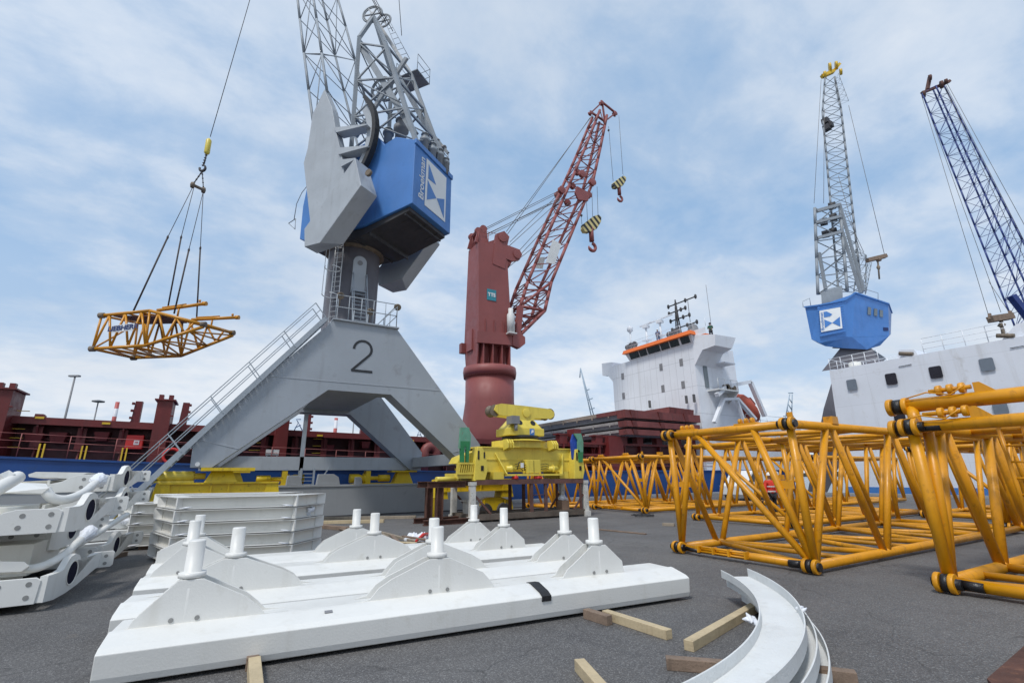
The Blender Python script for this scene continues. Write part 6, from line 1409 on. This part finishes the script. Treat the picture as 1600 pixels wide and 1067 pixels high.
# ================================================================== WHITE GIRDERS WITH PEGS (foreground)
def girder_parts(t, L, pegs, flip=1):
    """local: x along, y depth from the front lip (0) to back, base at z 0"""
    def G(x, y, z): return V((t_org.x+x, t_org.y+y, t_org.z+z))
    t_org = WL[t.name]
    prof = [(0.0, .0), (.05, -.015), (.12, .0), (.12, .06), (.03, .06), (-.005, .225), (.05, .25), (.27, .315), (.30, .315), (.34, .30), (.80, .30), (.84, .02), (.88, .02), (.86, .325), (.80, .335), (.38, .335), (.32, .35), (.28, .345), (.03, .285), (-.035, .25), (-.02, .06)]
    b = MB(); k = len(b.v); n = len(prof)
    secs = [0, L]
    b.v += [G(0, y, z) for y, z in prof]+[G(L, y, z) for y, z in prof]
    for i in range(n): j = (i+1) % n; b.f.append((i, j, n+j, n+i)); b.sm.append(False)
    # caps via triangulation strips
    b.f.append(tuple(reversed(range(n)))); b.f.append(tuple(n+i for i in range(n))); b.sm += [False, False]
    b.build('channel', 'cream_white', t, bevel=.008)
    b = MB(); b.box(tuple(G(.12, .40, .02)), tuple(G(L-.12, .415, .30))); b.box(tuple(G(.05, .15, .0)), tuple(G(L-.05, .80, .012)))
    for i in range(7): x = .15+i*(L-.3)/6; b.box(tuple(G(x, .15, .012)), tuple(G(x+.012, .40, .28)))
    b.build('web', 'cream_white', t)
    for (px, dz) in pegs:
        c = px
        zb = .335
        g_ = [(-.62, 0), (-.60, .10), (-.15, .40), (.15, .40), (.62, .20), (.72, .10), (.80, .02), (.98, .0)]
        if flip < 0: g_ = [(-x, z) for x, z in reversed(g_)]
        if 'end' and px < .9 and flip > 0: g_ = [(-.47, -.02), (-.42, .08), (-.10, .40), (.12, .40), (.52, .20), (.64, .10), (.72, .02), (.95, .0)]
        if px > L-1.6: g_ = [(-.72, 0), (-.62, .03), (-.55, .12), (-.42, .20), (-.12, .40), (.12, .40), (.40, .16), (.42, .0)]
        if 1 < px < L-1.6: g_ = [(-.98, 0), (-.82, .03), (-.72, .14), (-.58, .22), (-.13, .40), (.13, .40), (.58, .20), (.68, .10), (.74, .02), (.95, 0)]
        if flip < 0: g_ = [(-x, z) for x, z in reversed(g_)] if 1 < px < L-1.6 else g_
        g_ = [(min(max(x, .04-px), L-.04-px), z) for x, z in g_]
        for y in (.355, .571):
            b = MB(); b.prism([G(c+x, y, zb+z) for x, z in g_], (0, .014, 0)); gs = b.build('gusset', 'cream_white', t, bevel=.004)
        b = MB()
        for x in (-.11, .11): b.lathe(G(c+x, .347, zb+.045), (0, 1, 0), [(.022, 0), (.022, .008)], 12)
        b.build('drain_hole', 'hole_grey', gs)
        b = MB(); b.tube(G(c+g_[0][0], .352, zb+.004), G(c+g_[-1][0], .352, zb+.004), .008, 6); b.build('weld_bead', 'cream_inner', gs)
        b = MB(); pr2 = [(.116, zb-.02), (.116, zb+.32), (.085, zb+.38), (.085, zb+.40), (.125, zb+.41), (.125, zb+.455), (.08, zb+.46), (.08, zb+.75), (.072, zb+.765), (.0, zb+.765)]
        b.lathe(G(c, .47, 0), up, [(r_, z_) for r_, z_ in pr2], 32, cap=False); b.build('peg', 'cream_white', t, bevel=0)
Lg = 6.9
gspec = [('nearest of the four white girders, its long smooth lip facing the camera', (-.73, 5.93), [(.58, 0), (3.2, 0), (5.6, 0)], 1),
         ('second white girder from the camera in the row of four', (-.82, 7.25), [(1.1, 0), (3.75, 0), (6.1, 0)], -1),
         ('third white girder from the camera in the row of four', (-.82, 8.93), [(.55, 0), (3.3, 0), (5.85, 0)], 1),
         ('farthest white girder in the row of four, nearest the debris pile', (-.82, 10.3), [(.58, 0), (3.3, 0), (5.85, 0)], -1)]
GA = math.radians(-4.9)
for lab, (x, y), pegs, fl_ in gspec:
    t = thing('white_girder', lab, 'girder', (x, y, .045), 'white girders with upright pegs')
    girder_parts(t, Lg, pegs, fl_); t.rotation_euler = (0, math.radians(-.0), GA)
b = MB(); 
# black rubber pad over the front lip
def onG(x, y, z): # point in the first girder's frame
    o = V((-.73, 5.93, .045)); c, s_ = math.cos(GA), math.sin(GA); return V((o.x+x*c-y*s_, o.y+x*s_+y*c, o.z+z))
px_ = 4.42
b.prism([onG(px_, -.032, .20), onG(px_, -.040, .255), onG(px_, .03, .292), onG(px_, .28, .352), onG(px_, .38, .342), onG(px_, .38, .35), onG(px_, .27, .362), onG(px_, .025, .302), onG(px_, -.052, .262), onG(px_, -.044, .20)], onG(px_+.13, 0, 0)-onG(px_, 0, 0))
tag(b.build('rubber_pad', 'black_rubber'), 'black rubber pad folded over the lip of the nearest white girder', 'pad')
b = MB(); q = [onG(1.88, .16, .322), onG(1.96, .16, .322), onG(1.96, .21, .334), onG(1.88, .21, .334)]; b.prism(q, (0, 0, .003)); tag(b.build('grey_sticker', 'lamp_grey'), 'small dark sticker on the slope of the nearest white girder', 'sticker')
# timbers under and in front of the girders
def tb(p, q, w_, h_, mat, lab, grp=None):
    a = PZ(*p, h_); c = PZ(*q, h_); return beam((a.x, a.y), (c.x, c.y), w_, h_, mat, lab, group=grp)
tb((945, 952), (1045, 983), .105, .1, 'timber_new', 'pale square timber sticking out from under the right end of the white girders')
tb((915, 950), (952, 961), .1, .11, 'timber_old', 'short brown timber end beside the pale one under the girders')
tb((1075, 1000), (1185, 938), .105, .1, 'timber_new', 'pale square timber running under the stack of curved channels')
tb((1040, 1025), (1145, 1033), .1, .1, 'timber_old', 'weathered brown timber lying left of the curved channels')
tb((1255, 1038), (1337, 1048), .1, .1, 'timber_old', 'weathered dark timber end showing right of the curved channels')
tb((905, 1028), (960, 1090), .1, .1, 'timber_new', 'pale square timber cut by the bottom edge near the middle')
tb((398, 1025), (404, 1100), .105, .12, 'timber_new', 'pale timber end cut by the bottom edge under the nearest girder')
a = onG(2.2, .3, 0); beam((a.x, a.y), (a.x+.1, a.y+.4), .14, .12, 'timber_old', 'dark timber block under the front lip of the nearest girder')
for k, (x_, lab) in enumerate(((.5, 'leftmost'), (3.4, 'middle'), (6.2, 'rightmost'))): beam((x_, 5.75), (x_+.3, 10.4), .11, .12, 'timber_old', f'{lab} long dark timber lying across under all four girders', group='timbers under the girders')
tb((1415, 905), (1075, 868), .01, .01, 'timber_old', 'x') if False else None
beam((5.95, 9.2), (6.5, 8.75), .1, .05, 'timber_old', 'x') if False else None
a = PZ(918, 826); c = PZ(1009, 835); beam((a.x, a.y), (c.x, c.y), .1, .04, 'timber_old', 'long thin plank on the yard between the girders and the yellow sections')
a = PZ(1036, 821); c = PZ(1054, 822); beam((a.x, a.y), (c.x, c.y), .11, .1, 'timber_grey', 'short timber block lying alone on the yard left of the nearest boom section')
a = PZ(1170, 815); beam((16.8, 8.9), (17.5, 9.4), .1, .08, 'timber_grey', 'small timber piece beside the black pins of the second boom section')
beam((12.4, 7.6), (12.9, 7.2), .1, .08, 'timber_grey', 'small pale timber wedge inside the nearest boom section')
# coiled black cable
b = MB(); c0 = PZ(1005, 806, .02)
pts = []
for i in range(90):
    t_ = i*.42; r_ = .34+.16*math.sin(i*.7); pts.append((c0.x+.65*math.cos(t_)*r_*1.5+random.uniform(-.05, .05), c0.y+r_*math.sin(t_), .03+.05*abs(math.sin(i*1.3))))
b.path(pts, .014, 5); tag(b.build('cable_coil', 'black_rubber'), 'tangled black cable lying on the yard in front of the boom sections', 'cable')
# debris pile behind the girders
rnd = random.Random(3)
dl = [((502, 818), (600, 838), .14, .05, 'timber_old', 'dark reddish plank of the debris pile pointing left'), ((527, 822), (575, 841), .16, .04, 'timber_old', 'plank between the two far pegs in the debris pile'),
      ((590, 830), (665, 850), .10, .06, 'timber_grey', 'long plank lying slantwise over the debris pile'), ((596, 834), (622, 850), .12, .04, 'timber_grey', 'broken grey board at the left of the debris pile'),
      ((612, 836), (628, 852), .10, .04, 'timber_old', 'dark broken board in the middle of the debris pile'), ((606, 846), (650, 848), .12, .03, 'timber_new', 'pale board lying flat at the bottom of the debris pile'),
      ((630, 838), (680, 846), .10, .04, 'timber_old', 'dark batten at the right of the debris pile'), ((500, 845), (540, 840), .2, .06, 'rust_brown', 'dark brown timber lying beside the frame stack')]
for k, (p, q, w_, h_, mt, lab) in enumerate(dl):
    a = PZ(*p, .05+.03*k); c = PZ(*q, .05+.03*k); beam((a.x, a.y), (c.x, c.y), w_, h_, mt, lab, z0=.01+.035*k if k < 7 else 0, name='broken_plank', group='broken planks of the debris pile', cat='plank')
for (p, q, lab, mt) in (((505, 814), (600, 812), 'long pale beam on the ground before the wall, nearer of two', 'timber_new'), ((506, 808), (650, 806), 'long pale beam on the ground before the wall, farther of two', 'timber_grey'), ((498, 820), (545, 824), 'low brown plank near the frame stack', 'timber_old')):
    a = PZ(*p, .1); c = PZ(*q, .1); beam((a.x, a.y), (c.x, c.y), .25, .12, mt, lab)
b = MB(); c0 = PZ(660, 842, .1)
for k in range(9): b.lathe(c0+V((rnd.uniform(-.35, .35), rnd.uniform(-.2, .2), 0)), up, [(.1, -.08), (.16, .02), (.08, rnd.uniform(.05, .16)), (.01, .18)], 8)
tag(b.build('plastic_sheet', 'plastic_wrap'), 'crumpled white plastic sheet on the debris pile', 'plastic sheet')
b = MB(); a = PZ(650, 845, .2); c = PZ(672, 833, .2); b.path([a, a.lerp(c, .5)+up*.06, c], [.03, .05, .03], 6); tag(b.build('red_strap', 'red_signal'), 'faded red strap over the white plastic on the debris pile', 'strap')
# flat stains
# ================================================================== CURVED CHANNELS (lower right foreground)
def curved_channel(z0, dr, a0, a1, lab, dc=(0, 0)):
    cx0, cy0 = 2.11+dc[0], 7.68+dc[1]; ri, ro = 5.13+dr, 5.50+dr; hgt = .12; th = .014
    t = thing('curved_channel', lab, 'curved channel', (cx0+5.3*math.cos(math.radians((a0+a1)/2)), cy0+5.3*math.sin(math.radians((a0+a1)/2)), z0), 'curved white channels stacked at the lower right')
    n = 44
    def arc(profile, name, mat='off_white'):
        b = MB(); m_ = len(profile); k = 0
        for i in range(n+1):
            a = math.radians(a0+(a1-a0)*i/n); 
            for r_, z_ in profile: b.v.append(V((cx0+r_*math.cos(a), cy0+r_*math.sin(a), z0+z_)))
        for i in range(n):
            for j in range(m_): q = (j+1) % m_; b.f.append((i*m_+j, i*m_+q, (i+1)*m_+q, (i+1)*m_+j)); b.sm.append(False)
        b.f.append(tuple(reversed(range(m_)))); b.f.append(tuple(n*m_+j for j in range(m_))); b.sm += [False, False]
        o = b.build(name, mat, t, bevel=.003); 
        return o
    arc([(ri, .0), (ro, .0), (ro, th), (ri, th)], 'web')
    arc([(ro, -.0), (ro+th, -.0), (ro+th, hgt), (ro, hgt)], 'outer_flange'); arc([(ri-th, -.0), (ri, -.0), (ri, hgt-.02), (ri-th, hgt-.02)], 'inner_flange')
    return t
curved_channel(.31, 0, -31.5, -92, 'topmost curved white channel of the stack of three, its trough open to the sky')
curved_channel(.18, .04, -31, -90, 'middle curved white channel of the stack of three at the lower right', (.05, -.01))
curved_channel(.05, .08, -34, -88, 'lowest curved white channel of the stack of three, resting on the timbers', (.10, -.02))
def wrap(c, s_, lab, d=(1, .2, .2)):
    b = MB(); rr_ = random.Random(int(c[0]*100))
    for k in range(7): b.lathe(V(c)+V((rr_.uniform(-s_, s_), rr_.uniform(-s_, s_), rr_.uniform(-s_, s_)*.6)), V((rr_.uniform(-1, 1), rr_.uniform(-1, 1), rr_.uniform(-.4, .4))), [(.005, -s_*1.6), (s_*.5, -s_*.6), (s_*.6, s_*.4), (.005, s_*1.4)], 7)
    tag(b.build('plastic_wrap', 'plastic_wrap'), lab, 'plastic wrap', 'scraps of plastic wrap on the curved channels')
def wp2(px, py, z): p = PZ(px, py, z); return (p.x, p.y, p.z)
wrap(wp2(1180, 972, .22), .05, 'scrap of plastic wrap hanging inside the bend of the curved channels'); wrap(wp2(1246, 1037, .16), .03, 'scrap of plastic wrap tying the outer flanges of the curved channels'); wrap(wp2(1252, 952, .36), .03, 'thin strip of plastic wrap at the outer edge of the curved channels')
# dark steel plate in the bottom right corner
pp = [PZ(x, y, .0) for x, y in ((1545, 1072), (1604, 1018), (1660, 1060), (1600, 1130))]
b = MB(); b.prism(pp, up*.06); tag(b.build('rusty_plate', 'rust'), 'dark rusty steel plate just showing in the bottom right corner', 'plate')
# ================================================================== YOKE ARMS (left stack)
def yoke(lab, loc, first=False):
    t = thing('yoke_arm', lab, 'yoke arm', (0, 0, 0), 'white yoke arms stacked at the left')
    # local: origin at the front corner; front plate towards -X, side lug plate along +Y
    b = MB()
    o_ = [(-4.2, .0), (-.9, .0), (-.02, .01), (0, .31), (-.06, .35), (-.50, .35), (-.64, .31), (-.76, .22), (-.95, .17), (-4.2, .17)]
    b.prism([V((x, 0, z+.05)) for x, z in o_], (0, .045, 0)); fp = b.build('base_plate', 'cream_white', t, bevel=.006)
    b = MB()
    for (x, z) in ((-.12, .27), (-.12, .10), (-.43, .26), (-.45, .10)): b.lathe((x, -.004, z+.05), (0, 1, 0), [(.034, 0), (.034, .012)], 16)
    b.build('bolt_hole', 'hole_grey', fp)
    # lug plate
    th = .09; out = [(y_*.6, z_*.68) for y_, z_ in [(.0, .03), (.5, -.01), (1.1, .02), (1.7, .10), (2.3, .22), (2.72, .30), (3.0, .30), (3.0, .66), (2.6, .66), (2.35, .60), (1.9, .42), (1.75, .46), (1.68, .62), (1.5, .76), (1.25, .82), (1.0, .78), (.85, .66), (.74, .56), (.55, .53), (.0, .53)]]
    ex = V((.17, 1, 0)).normalized(); b = MB(); b.plate_hole((-.02, .02, .05), ex, up, out, (.74, .285), .165, th); lp_ = b.build('lug_plate', 'cream_white', t, bevel=.006)
    b = MB(); c = V((-.02, .02, .05))+ex*.74+up*.285; nx = ex.cross(up); b.lathe(c-nx*.0, nx, [(.165, -.010), (.178, -.010), (.178, th+.010), (.165, th+.010), (.16, th), (.16, 0), (.165, -.010)], 28, cap=False); b.build('bearing_ring', 'cream_inner', lp_)
    b = MB(); b.lathe(c, nx, [(.160, th-.02), (.160, th+.003)], 24); b.build('bore_shade_disc', 'bore_shade_black', lp_)  # black disc over the lug hole paints the shade inside the bore
    b = MB(); c = V((-.02, .02, .05))+ex*1.78; b.prism([c+V((-.02, -.03, .19)), c+V((.24, -.03, .20)), c+V((.27, -.03, .23)), c+V((.27, -.03, .43)), c+V((.24, -.03, .46)), c+V((-.02, -.03, .45))], (0, .05, 0)); tl = b.build('tail_tab', 'cream_white', t, bevel=.005)
    b = MB()
    for z in (.26, .38): b.lathe(c+V((.16, -.035, z)), (0, 1, 0), [(.028, 0), (.028, .012)], 14)
    b.build('bolt_hole', 'hole_grey', tl)
    b = MB(); b.box((-4.2, .05, .06), (-.1, 1.6, .075)); b.prism([(-4.2, 1.0, .08), (-1.2, 1.0, .08), (-.5, 1.3, .22), (-.5, 1.3, .34), (-1.5, 1.0, .28), (-4.2, 1.0, .25)], (0, .04, 0)); b.box((-2.2, .05, .08), (-2.16, 1.6, .26)); b.box((-1.0, .05, .08), (-.96, 1.5, .30)); b.build('bottom_plate', 'cream_inner', t)
    return t
ya_ = yoke('white yoke arm at the bottom of the near left stack, its lug on the asphalt', (0, 0, 0))
ya_.location = (-1.98, 9.75, .05)
def yl(px, py, d): p = PD(px, py, d); return (p.x, p.y, max(0, p.z-.05))
WLs = [(yl(90, 833, 7.5), .0, 'white yoke arm in the middle of the near left stack, resting above the curved pipe'),
       (yl(148, 884, 10.1), .02, 'white yoke arm at the bottom of the rear left stack, on a timber block'),
       (yl(164, 806, 10.3), .02, 'white yoke arm in the middle of the rear left stack'),
       (yl(168, 768, 10.6), .02, 'topmost white yoke arm of the rear left stack, its lug against the blue hull'),
       (yl(66, 862, 8.6), .0, 'white yoke arm half hidden between the lower and middle arms of the near left stack')]
for l_, rz, lab in WLs: dup(ya_, l_, rz, lab)
beam((-2.3, 14.3), (-1.75, 15.6), .16, .1, 'timber_old', 'brown timber block under the rear stack of yoke arms')
beam((-4.8, 10.4), (-2.5, 10.6), .14, .08, 'timber_old', 'dark timber under the near stack of yoke arms')
beam((-4.5, 15.2), (-2.8, 15.3), .3, .1, 'timber_old', 'dark timber between the two upper yoke arms of the rear stack', z0=.82)
beam((-5.5, 10.6), (-3.4, 10.7), .25, .14, 'timber_old', 'dark timber between the near arms of the left stack', z0=1.36)
# curved pipe handles with plastic caps
def pipe_arm(lab, pts, r_, plate=None, capc=None):
    t = thing('curved_pipe_arm', lab, 'pipe arm', pts[0], 'white curved pipe arms in the left stack')
    P_ = [V(p) for p in pts]
    def crv(L, k=8):
        o = []
        for i in range(len(L)-1):
            p0 = L[max(0, i-1)]; p1 = L[i]; p2 = L[i+1]; p3 = L[min(len(L)-1, i+2)]
            for j in range(k):
                s_ = j/k; o.append(.5*((2*p1)+(p2-p0)*s_+(2*p0-5*p1+4*p2-p3)*s_*s_+(3*p1-p0-3*p2+p3)*s_**3))
        o.append(L[-1]); return o
    b = MB(); b.path(crv(P_), r_, 16); b.build('pipe', 'cream_white', t)
    if plate: b = MB(); b.prism([V(p) for p in plate], (0, .05, -.02)); b.build('flat_plate', 'cream_white', t, bevel=.006)
    if capc:
        b = MB(); d = (P_[-1]-P_[-2]).normalized(); e = P_[-1]
        k0 = len(b.v); rr_ = random.Random(5); x = d.cross(up).normalized(); y = x.cross(d); n = 14
        for (h_, rs) in ((-.16, 1.03), (-.12, 1.12), (-.08, 1.02), (0, 1.3), (.10, 1.75), (.2, 1.9), (.26, .9), (.27, .1)):
            for i in range(n): a = 2*math.pi*i/n; q = r_*rs*(1+rr_.uniform(-.10, .10)*(1 if h_ > -.05 else .3)); b.v.append(e+d*(h_+rr_.uniform(-.012, .012))+(x*math.cos(a)+y*math.sin(a))*q)
        for j in range(7):
            for i in range(n): i2 = (i+1) % n; b.f.append((k0+j*n+i, k0+j*n+i2, k0+(j+1)*n+i2, k0+(j+1)*n+i)); b.sm.append(False)
        b.f.append(tuple(k0+7*n+i for i in range(n))); b.sm.append(False); b.build('plastic_cap', 'plastic_wrap', t)
    return t
def q3(px, py, Yp): return tuple(PY(px, py, Yp))
pipe_arm('curved white pipe arm in the near left stack, plastic cap pointing right at hub height', [q3(-60, 892, 10.1), q3(25, 889, 10.15), q3(60, 886, 10.2), q3(95, 870, 10.4), q3(118, 850, 10.8), q3(132, 838, 11.1)], .06, [q3(-40, 876, 10.0), q3(38, 877, 10.0), q3(46, 884, 10.0), q3(33, 893, 10.0), q3(-40, 896, 10.0)], True)
pipe_arm('curved white pipe arm on top of the left stack with a fat plastic cap', [q3(70, 764, 11.4), q3(82, 778, 11.4), q3(105, 780, 11.6), q3(130, 770, 12.2), q3(145, 758, 12.8), q3(151, 753, 13.1)], .078, [q3(-30, 772, 11.3), q3(12, 769, 11.3), q3(66, 771, 11.3), q3(76, 762, 11.3), q3(72, 755, 12.2), q3(35, 754, 12.2), q3(-30, 756, 12.2)], True)
pipe_arm('slim white pipe arm rising right between the two left stacks, open end', [q3(80, 872, 12.6), q3(120, 852, 12.8), q3(160, 828, 13.1), q3(180, 815, 13.4), q3(199, 804, 13.8)], .055)
pipe_arm('thick white pipe arm at the left edge on top of the near stack', [q3(-70, 790, 10.6), q3(-20, 772, 10.7), q3(8, 757, 10.9), q3(28, 745, 11.2)], .10, [q3(-60, 742, 10.9), q3(0, 740, 10.9), q3(14, 734, 11.0), q3(24, 740, 11.0), q3(10, 750, 10.9), q3(-60, 762, 10.9)])
b = MB(); o_ = [q3(44, 741, 13.6), q3(56, 737, 13.6), q3(140, 738, 13.6), q3(165, 741, 13.8), q3(160, 752, 13.8), q3(120, 755, 13.6), q3(110, 748, 13.6), q3(45, 745, 13.6)]
b.prism([V(p) for p in o_], (0, .9, -.03)); tag(b.build('white_plate', 'cream_white', bevel=.006), 'flat white plate lying on top of the left stack behind the pipe arm', 'plate')
b = MB(); p = PY(-20, 800, 12.3); b.box((p.x-2, 11.0, .95), (PY(60, 800, 12.3).x, 12.3, 1.36)); b.box((-6, 10.7, .36), (-2.35, 12.3, .82)); b.box((-6, 12.4, .0), (-3.2, 13.8, .8)); tag(b.build('cream_girder_and_shade_box', 'cream_inner', bevel=.01), 'cream box girder plus an added box that deepens the shade inside the left stack', 'girder')  # low front box is added to block light and deepen the stack's inner shadow
# white wrapped pieces between the left stack and the frames
for k, (p, q, z_, lab) in enumerate((((160, 848), (228, 840), .0, 'white plank shaped steel piece, lowest of three between the stacks'), ((165, 838), (232, 830), .25, 'white wrapped steel piece, middle of three between the stacks'), ((180, 828), (238, 820), .5, 'white wrapped steel piece, top of three between the stacks'))):
    a = V((-3.3+.1*k, 16.3+.35*k, z_+.02)); c = V((-1.75+.1*k, 17.0+.2*k, z_+.02)); b = MB(); b.bar(a+up*.12, c+up*.12, .5, .22); tag(b.build('steel_piece', 'off_white', bevel=.015), lab, 'steel piece', 'white steel pieces between the stacks')
b = MB(); c0 = V((-1.9, 17.1, .72))
for k in range(8): b.lathe(c0+V((random.uniform(-.3, .2), random.uniform(-.1, .1), random.uniform(-.1, .05))), V((random.uniform(-1, 1), random.uniform(-1, 1), .3)), [(.01, -.14), (.1, -.04), (.09, .06), (.01, .15)], 8)
tag(b.build('plastic_wrap', 'plastic_wrap'), 'crumpled plastic wrap over the end of the white steel pieces', 'plastic wrap')
# ================================================================== PEOPLE
def skinned(name, pts, edges, rad, mat, parent, sub=1):
    me = bpy.data.meshes.new(name); base = WL[parent.name] if parent else V((0, 0, 0)); me.from_pydata([V(p)-base for p in pts], edges, []); o = bpy.data.objects.new(name, me); col.objects.link(o)
    if parent: o.parent = parent
    WL[o.name] = base
    me.materials.append(M[mat]); s_ = o.modifiers.new('skin', 'SKIN'); s_.use_smooth_shade = True
    for i, r_ in enumerate(rad): me.skin_vertices[0].data[i].radius = r_ if isinstance(r_, tuple) else (r_, r_); 
    me.skin_vertices[0].data[0].use_root = True
    ss = o.modifiers.new('sub', 'SUBSURF'); ss.levels = sub; ss.render_levels = sub
    return o
def person(label, loc, rz, jacket, trousers, hat, s_=1.0, armpose='down'):
    t = thing('person', label, 'person', loc)
    c_, sn = math.cos(rz), math.sin(rz)
    def T(x, y, z): return V((loc[0]+(x*c_-y*sn)*s_, loc[1]+(x*sn+y*c_)*s_, loc[2]+z*s_))   # faces local -Y
    if armpose == 'front': L_ = [(-.19, 0, 1.43), (-.25, -.06, 1.18), (-.16, -.28, 1.08), (-.10, -.36, 1.10)]
    else: L_ = [(-.19, 0, 1.43), (-.27, .02, 1.15), (-.27, -.08, .90), (-.26, -.11, .82)]
    Rr = [(-x, y, z) for x, y, z in L_]
    pts = [T(0, 0, .95), T(0, 0, 1.15), T(0, 0, 1.38), T(0, -.01, 1.50), T(0, -.03, 1.60), T(0, -.03, 1.68), T(-.10, 0, .90), T(-.11, -.02, .50), T(-.12, .0, .09), T(-.12, -.15, .05), T(.10, 0, .90), T(.12, .03, .50), T(.13, .05, .09), T(.13, -.10, .05)]
    ed = [(0, 1), (1, 2), (2, 3), (3, 4), (4, 5), (0, 6), (6, 7), (7, 8), (8, 9), (0, 10), (10, 11), (11, 12), (12, 13)]
    rad = [.13, .12, .14, .055, .085, .075, .09, .06, .045, .04, .09, .06, .045, .04]
    for A in (L_, Rr):
        k = len(pts); pts += [T(*p) for p in A]; ed += [(2, k), (k, k+1), (k+1, k+2), (k+2, k+3)]; rad += [.06, .048, .034, .028]
        w2 = V(A[3]); dd = (V(A[3])-V(A[2])).normalized(); sd_ = 1 if A is Rr else -1
        for fi in range(5):
            if fi < 4: base = w2+V((0, (fi-1.5)*.02, 0)); tip_ = base+dd*(.085-.006*abs(fi-1.2))+V((-sd_*.012, 0, 0)); 
            else: base = w2-dd*.02; tip_ = base+dd*.04+V((0, -.045, 0))
            k2 = len(pts); pts += [T(*(base.lerp(tip_, .5))), T(*tip_)]; ed += [(k+3, k2), (k2, k2+1)]; rad += [.011, .009]
    pts = pts; rad = [tuple(x*s_ for x in (r_ if isinstance(r_, tuple) else (r_, r_))) for r_ in rad]
    body = skinned('body', pts, ed, rad, 'skin', t)
    jp = [T(0, 0, .86), T(0, 0, 1.12), T(0, 0, 1.40), T(0, 0, 1.47)]; je = [(0, 1), (1, 2), (2, 3)]; jr = [.165, .155, .17, .09]
    for A in (L_, Rr): k = len(jp); jp += [T(*A[0]), T(*A[1]), T(*V(A[1]).lerp(V(A[2]), .92))]; je += [(2, k), (k, k+1), (k+1, k+2)]; jr += [.085, .07, .055]
    jk = skinned('jacket', jp, je, [x*s_ for x in jr], jacket, t)
    b = MB(); 
    tp = [T(0, 0, .92), T(-.10, 0, .86), T(-.11, -.02, .50), T(-.12, 0, .12), T(.10, 0, .86), T(.12, .03, .50), T(.13, .05, .12)]
    skinned('trousers', tp, [(0, 1), (1, 2), (2, 3), (0, 4), (4, 5), (5, 6)], [x*s_ for x in (.15, .11, .085, .075, .11, .085, .075)], trousers, t)
    b = MB(); b.lathe(T(0, -.03, 1.66), up, [(.115*s_, .03*s_), (.118*s_, .06*s_), (.10*s_, .12*s_), (.06*s_, .16*s_), (.01*s_, .175*s_)], 20); b.lathe(T(0, -.05, 1.69), up, [(.14*s_, 0), (.14*s_, .012*s_)], 20); b.build('helmet', hat, t)
    b = MB()
    for x in (-.032, .032): b.lathe(T(x, -.112, 1.645), T(0, -1, 0)-T(0, 0, 0), [(.012*s_, 0), (.008*s_, .006*s_)], 8)
    b.box(tuple(T(-.025, -.12, 1.585)-V((.001,)*3)), tuple(T(.025, -.115, 1.592)+V((.001,)*3))); b.build('eyes_and_mouth', 'cloth_dark', body)
    b = MB(); b.hexa([T(-.016, -.108, 1.605), T(.016, -.108, 1.605), T(.008, -.135, 1.607), T(-.008, -.135, 1.607)], [T(-.008, -.11, 1.65), T(.008, -.11, 1.65), T(.004, -.118, 1.65), T(-.004, -.118, 1.65)])
    for x in (-.088, .088): b.lathe(T(x, -.02, 1.63), T(1, 0, 0)-T(0, 0, 0), [(.022*s_, -.008), (.022*s_, .008)], 8)
    b.build('nose_and_ears', 'skin', body)
    if jacket == 'vest':
        b = MB()
        for z in (1.0, 1.2): b.lathe(T(0, 0, z), up, [(.185*s_, 0), (.185*s_, .05*s_)], 20, cap=False)
        b.build('reflective_band', 'galv', jk, recalc=True) if False else b.build('reflective_band', 'white_paint', t)
    return t
w_p = PZ(1210.5, 806); person('worker in a red high visibility jacket and white helmet standing behind the yellow sections', (w_p.x, w_p.y, 0), math.radians(-20), 'vest', 'cloth_dark', 'helmet_white')
def sc(p): p = EYE+(V(p)-EYE)*SA; return (p.x, p.y, p.z)
p = PX(1028.5, 530, WX+.8); person('crew member in a navy blue overall standing on the wheelhouse roof between the masts', sc((p.x, p.y, 15.50)), math.radians(-60), 'cloth_navy', 'cloth_navy', 'helmet_white', armpose='front')
p = PX(1121, 520, WX+1.2); person('crew member in a dark green jacket standing on the right bridge wing', sc((p.x, 28.6, 14.5)), math.radians(-60), 'cloth_green', 'cloth_dark', 'cloth_dark', armpose='front')
# white van far back, seen through the sections
vn = thing('parked_van', 'white van parked far back on the yard, seen through the yellow sections', 'van', (33, 22.5, 0))
b = MB(); b.prism([(31.2, 21.6, .35), (35.8, 21.6, .35), (35.8, 21.6, 1.9), (35.4, 21.6, 2.0), (32.6, 21.6, 2.0), (31.9, 21.6, 1.2), (31.2, 21.6, 1.0)], (0, 1.8, 0)); b.build('body', 'white_paint', vn, bevel=.06)
b = MB(); b.prism([(32.05, 21.58, 1.25), (33.3, 21.58, 1.25), (33.3, 21.58, 1.8), (32.62, 21.58, 1.8)], (0, 1.84, 0)); b.build('side_window', 'glass_dark', vn)
for x_ in (32.0, 35.0):
    for y_ in (21.55, 23.2): b = MB(); b.lathe((x_, y_, .34), (0, 1, 0), [(.2, 0), (.34, .02), (.34, .2), (.2, .22)], 20); b.build('wheel', 'black_rubber', vn)
b = MB(); b.prism([PX(x, y, 45) for x, y in ((1350, 735), (1400, 735), (1400, 768), (1350, 768))], (.5, 0, 0)) if False else None
bpy.context.view_layer.update()
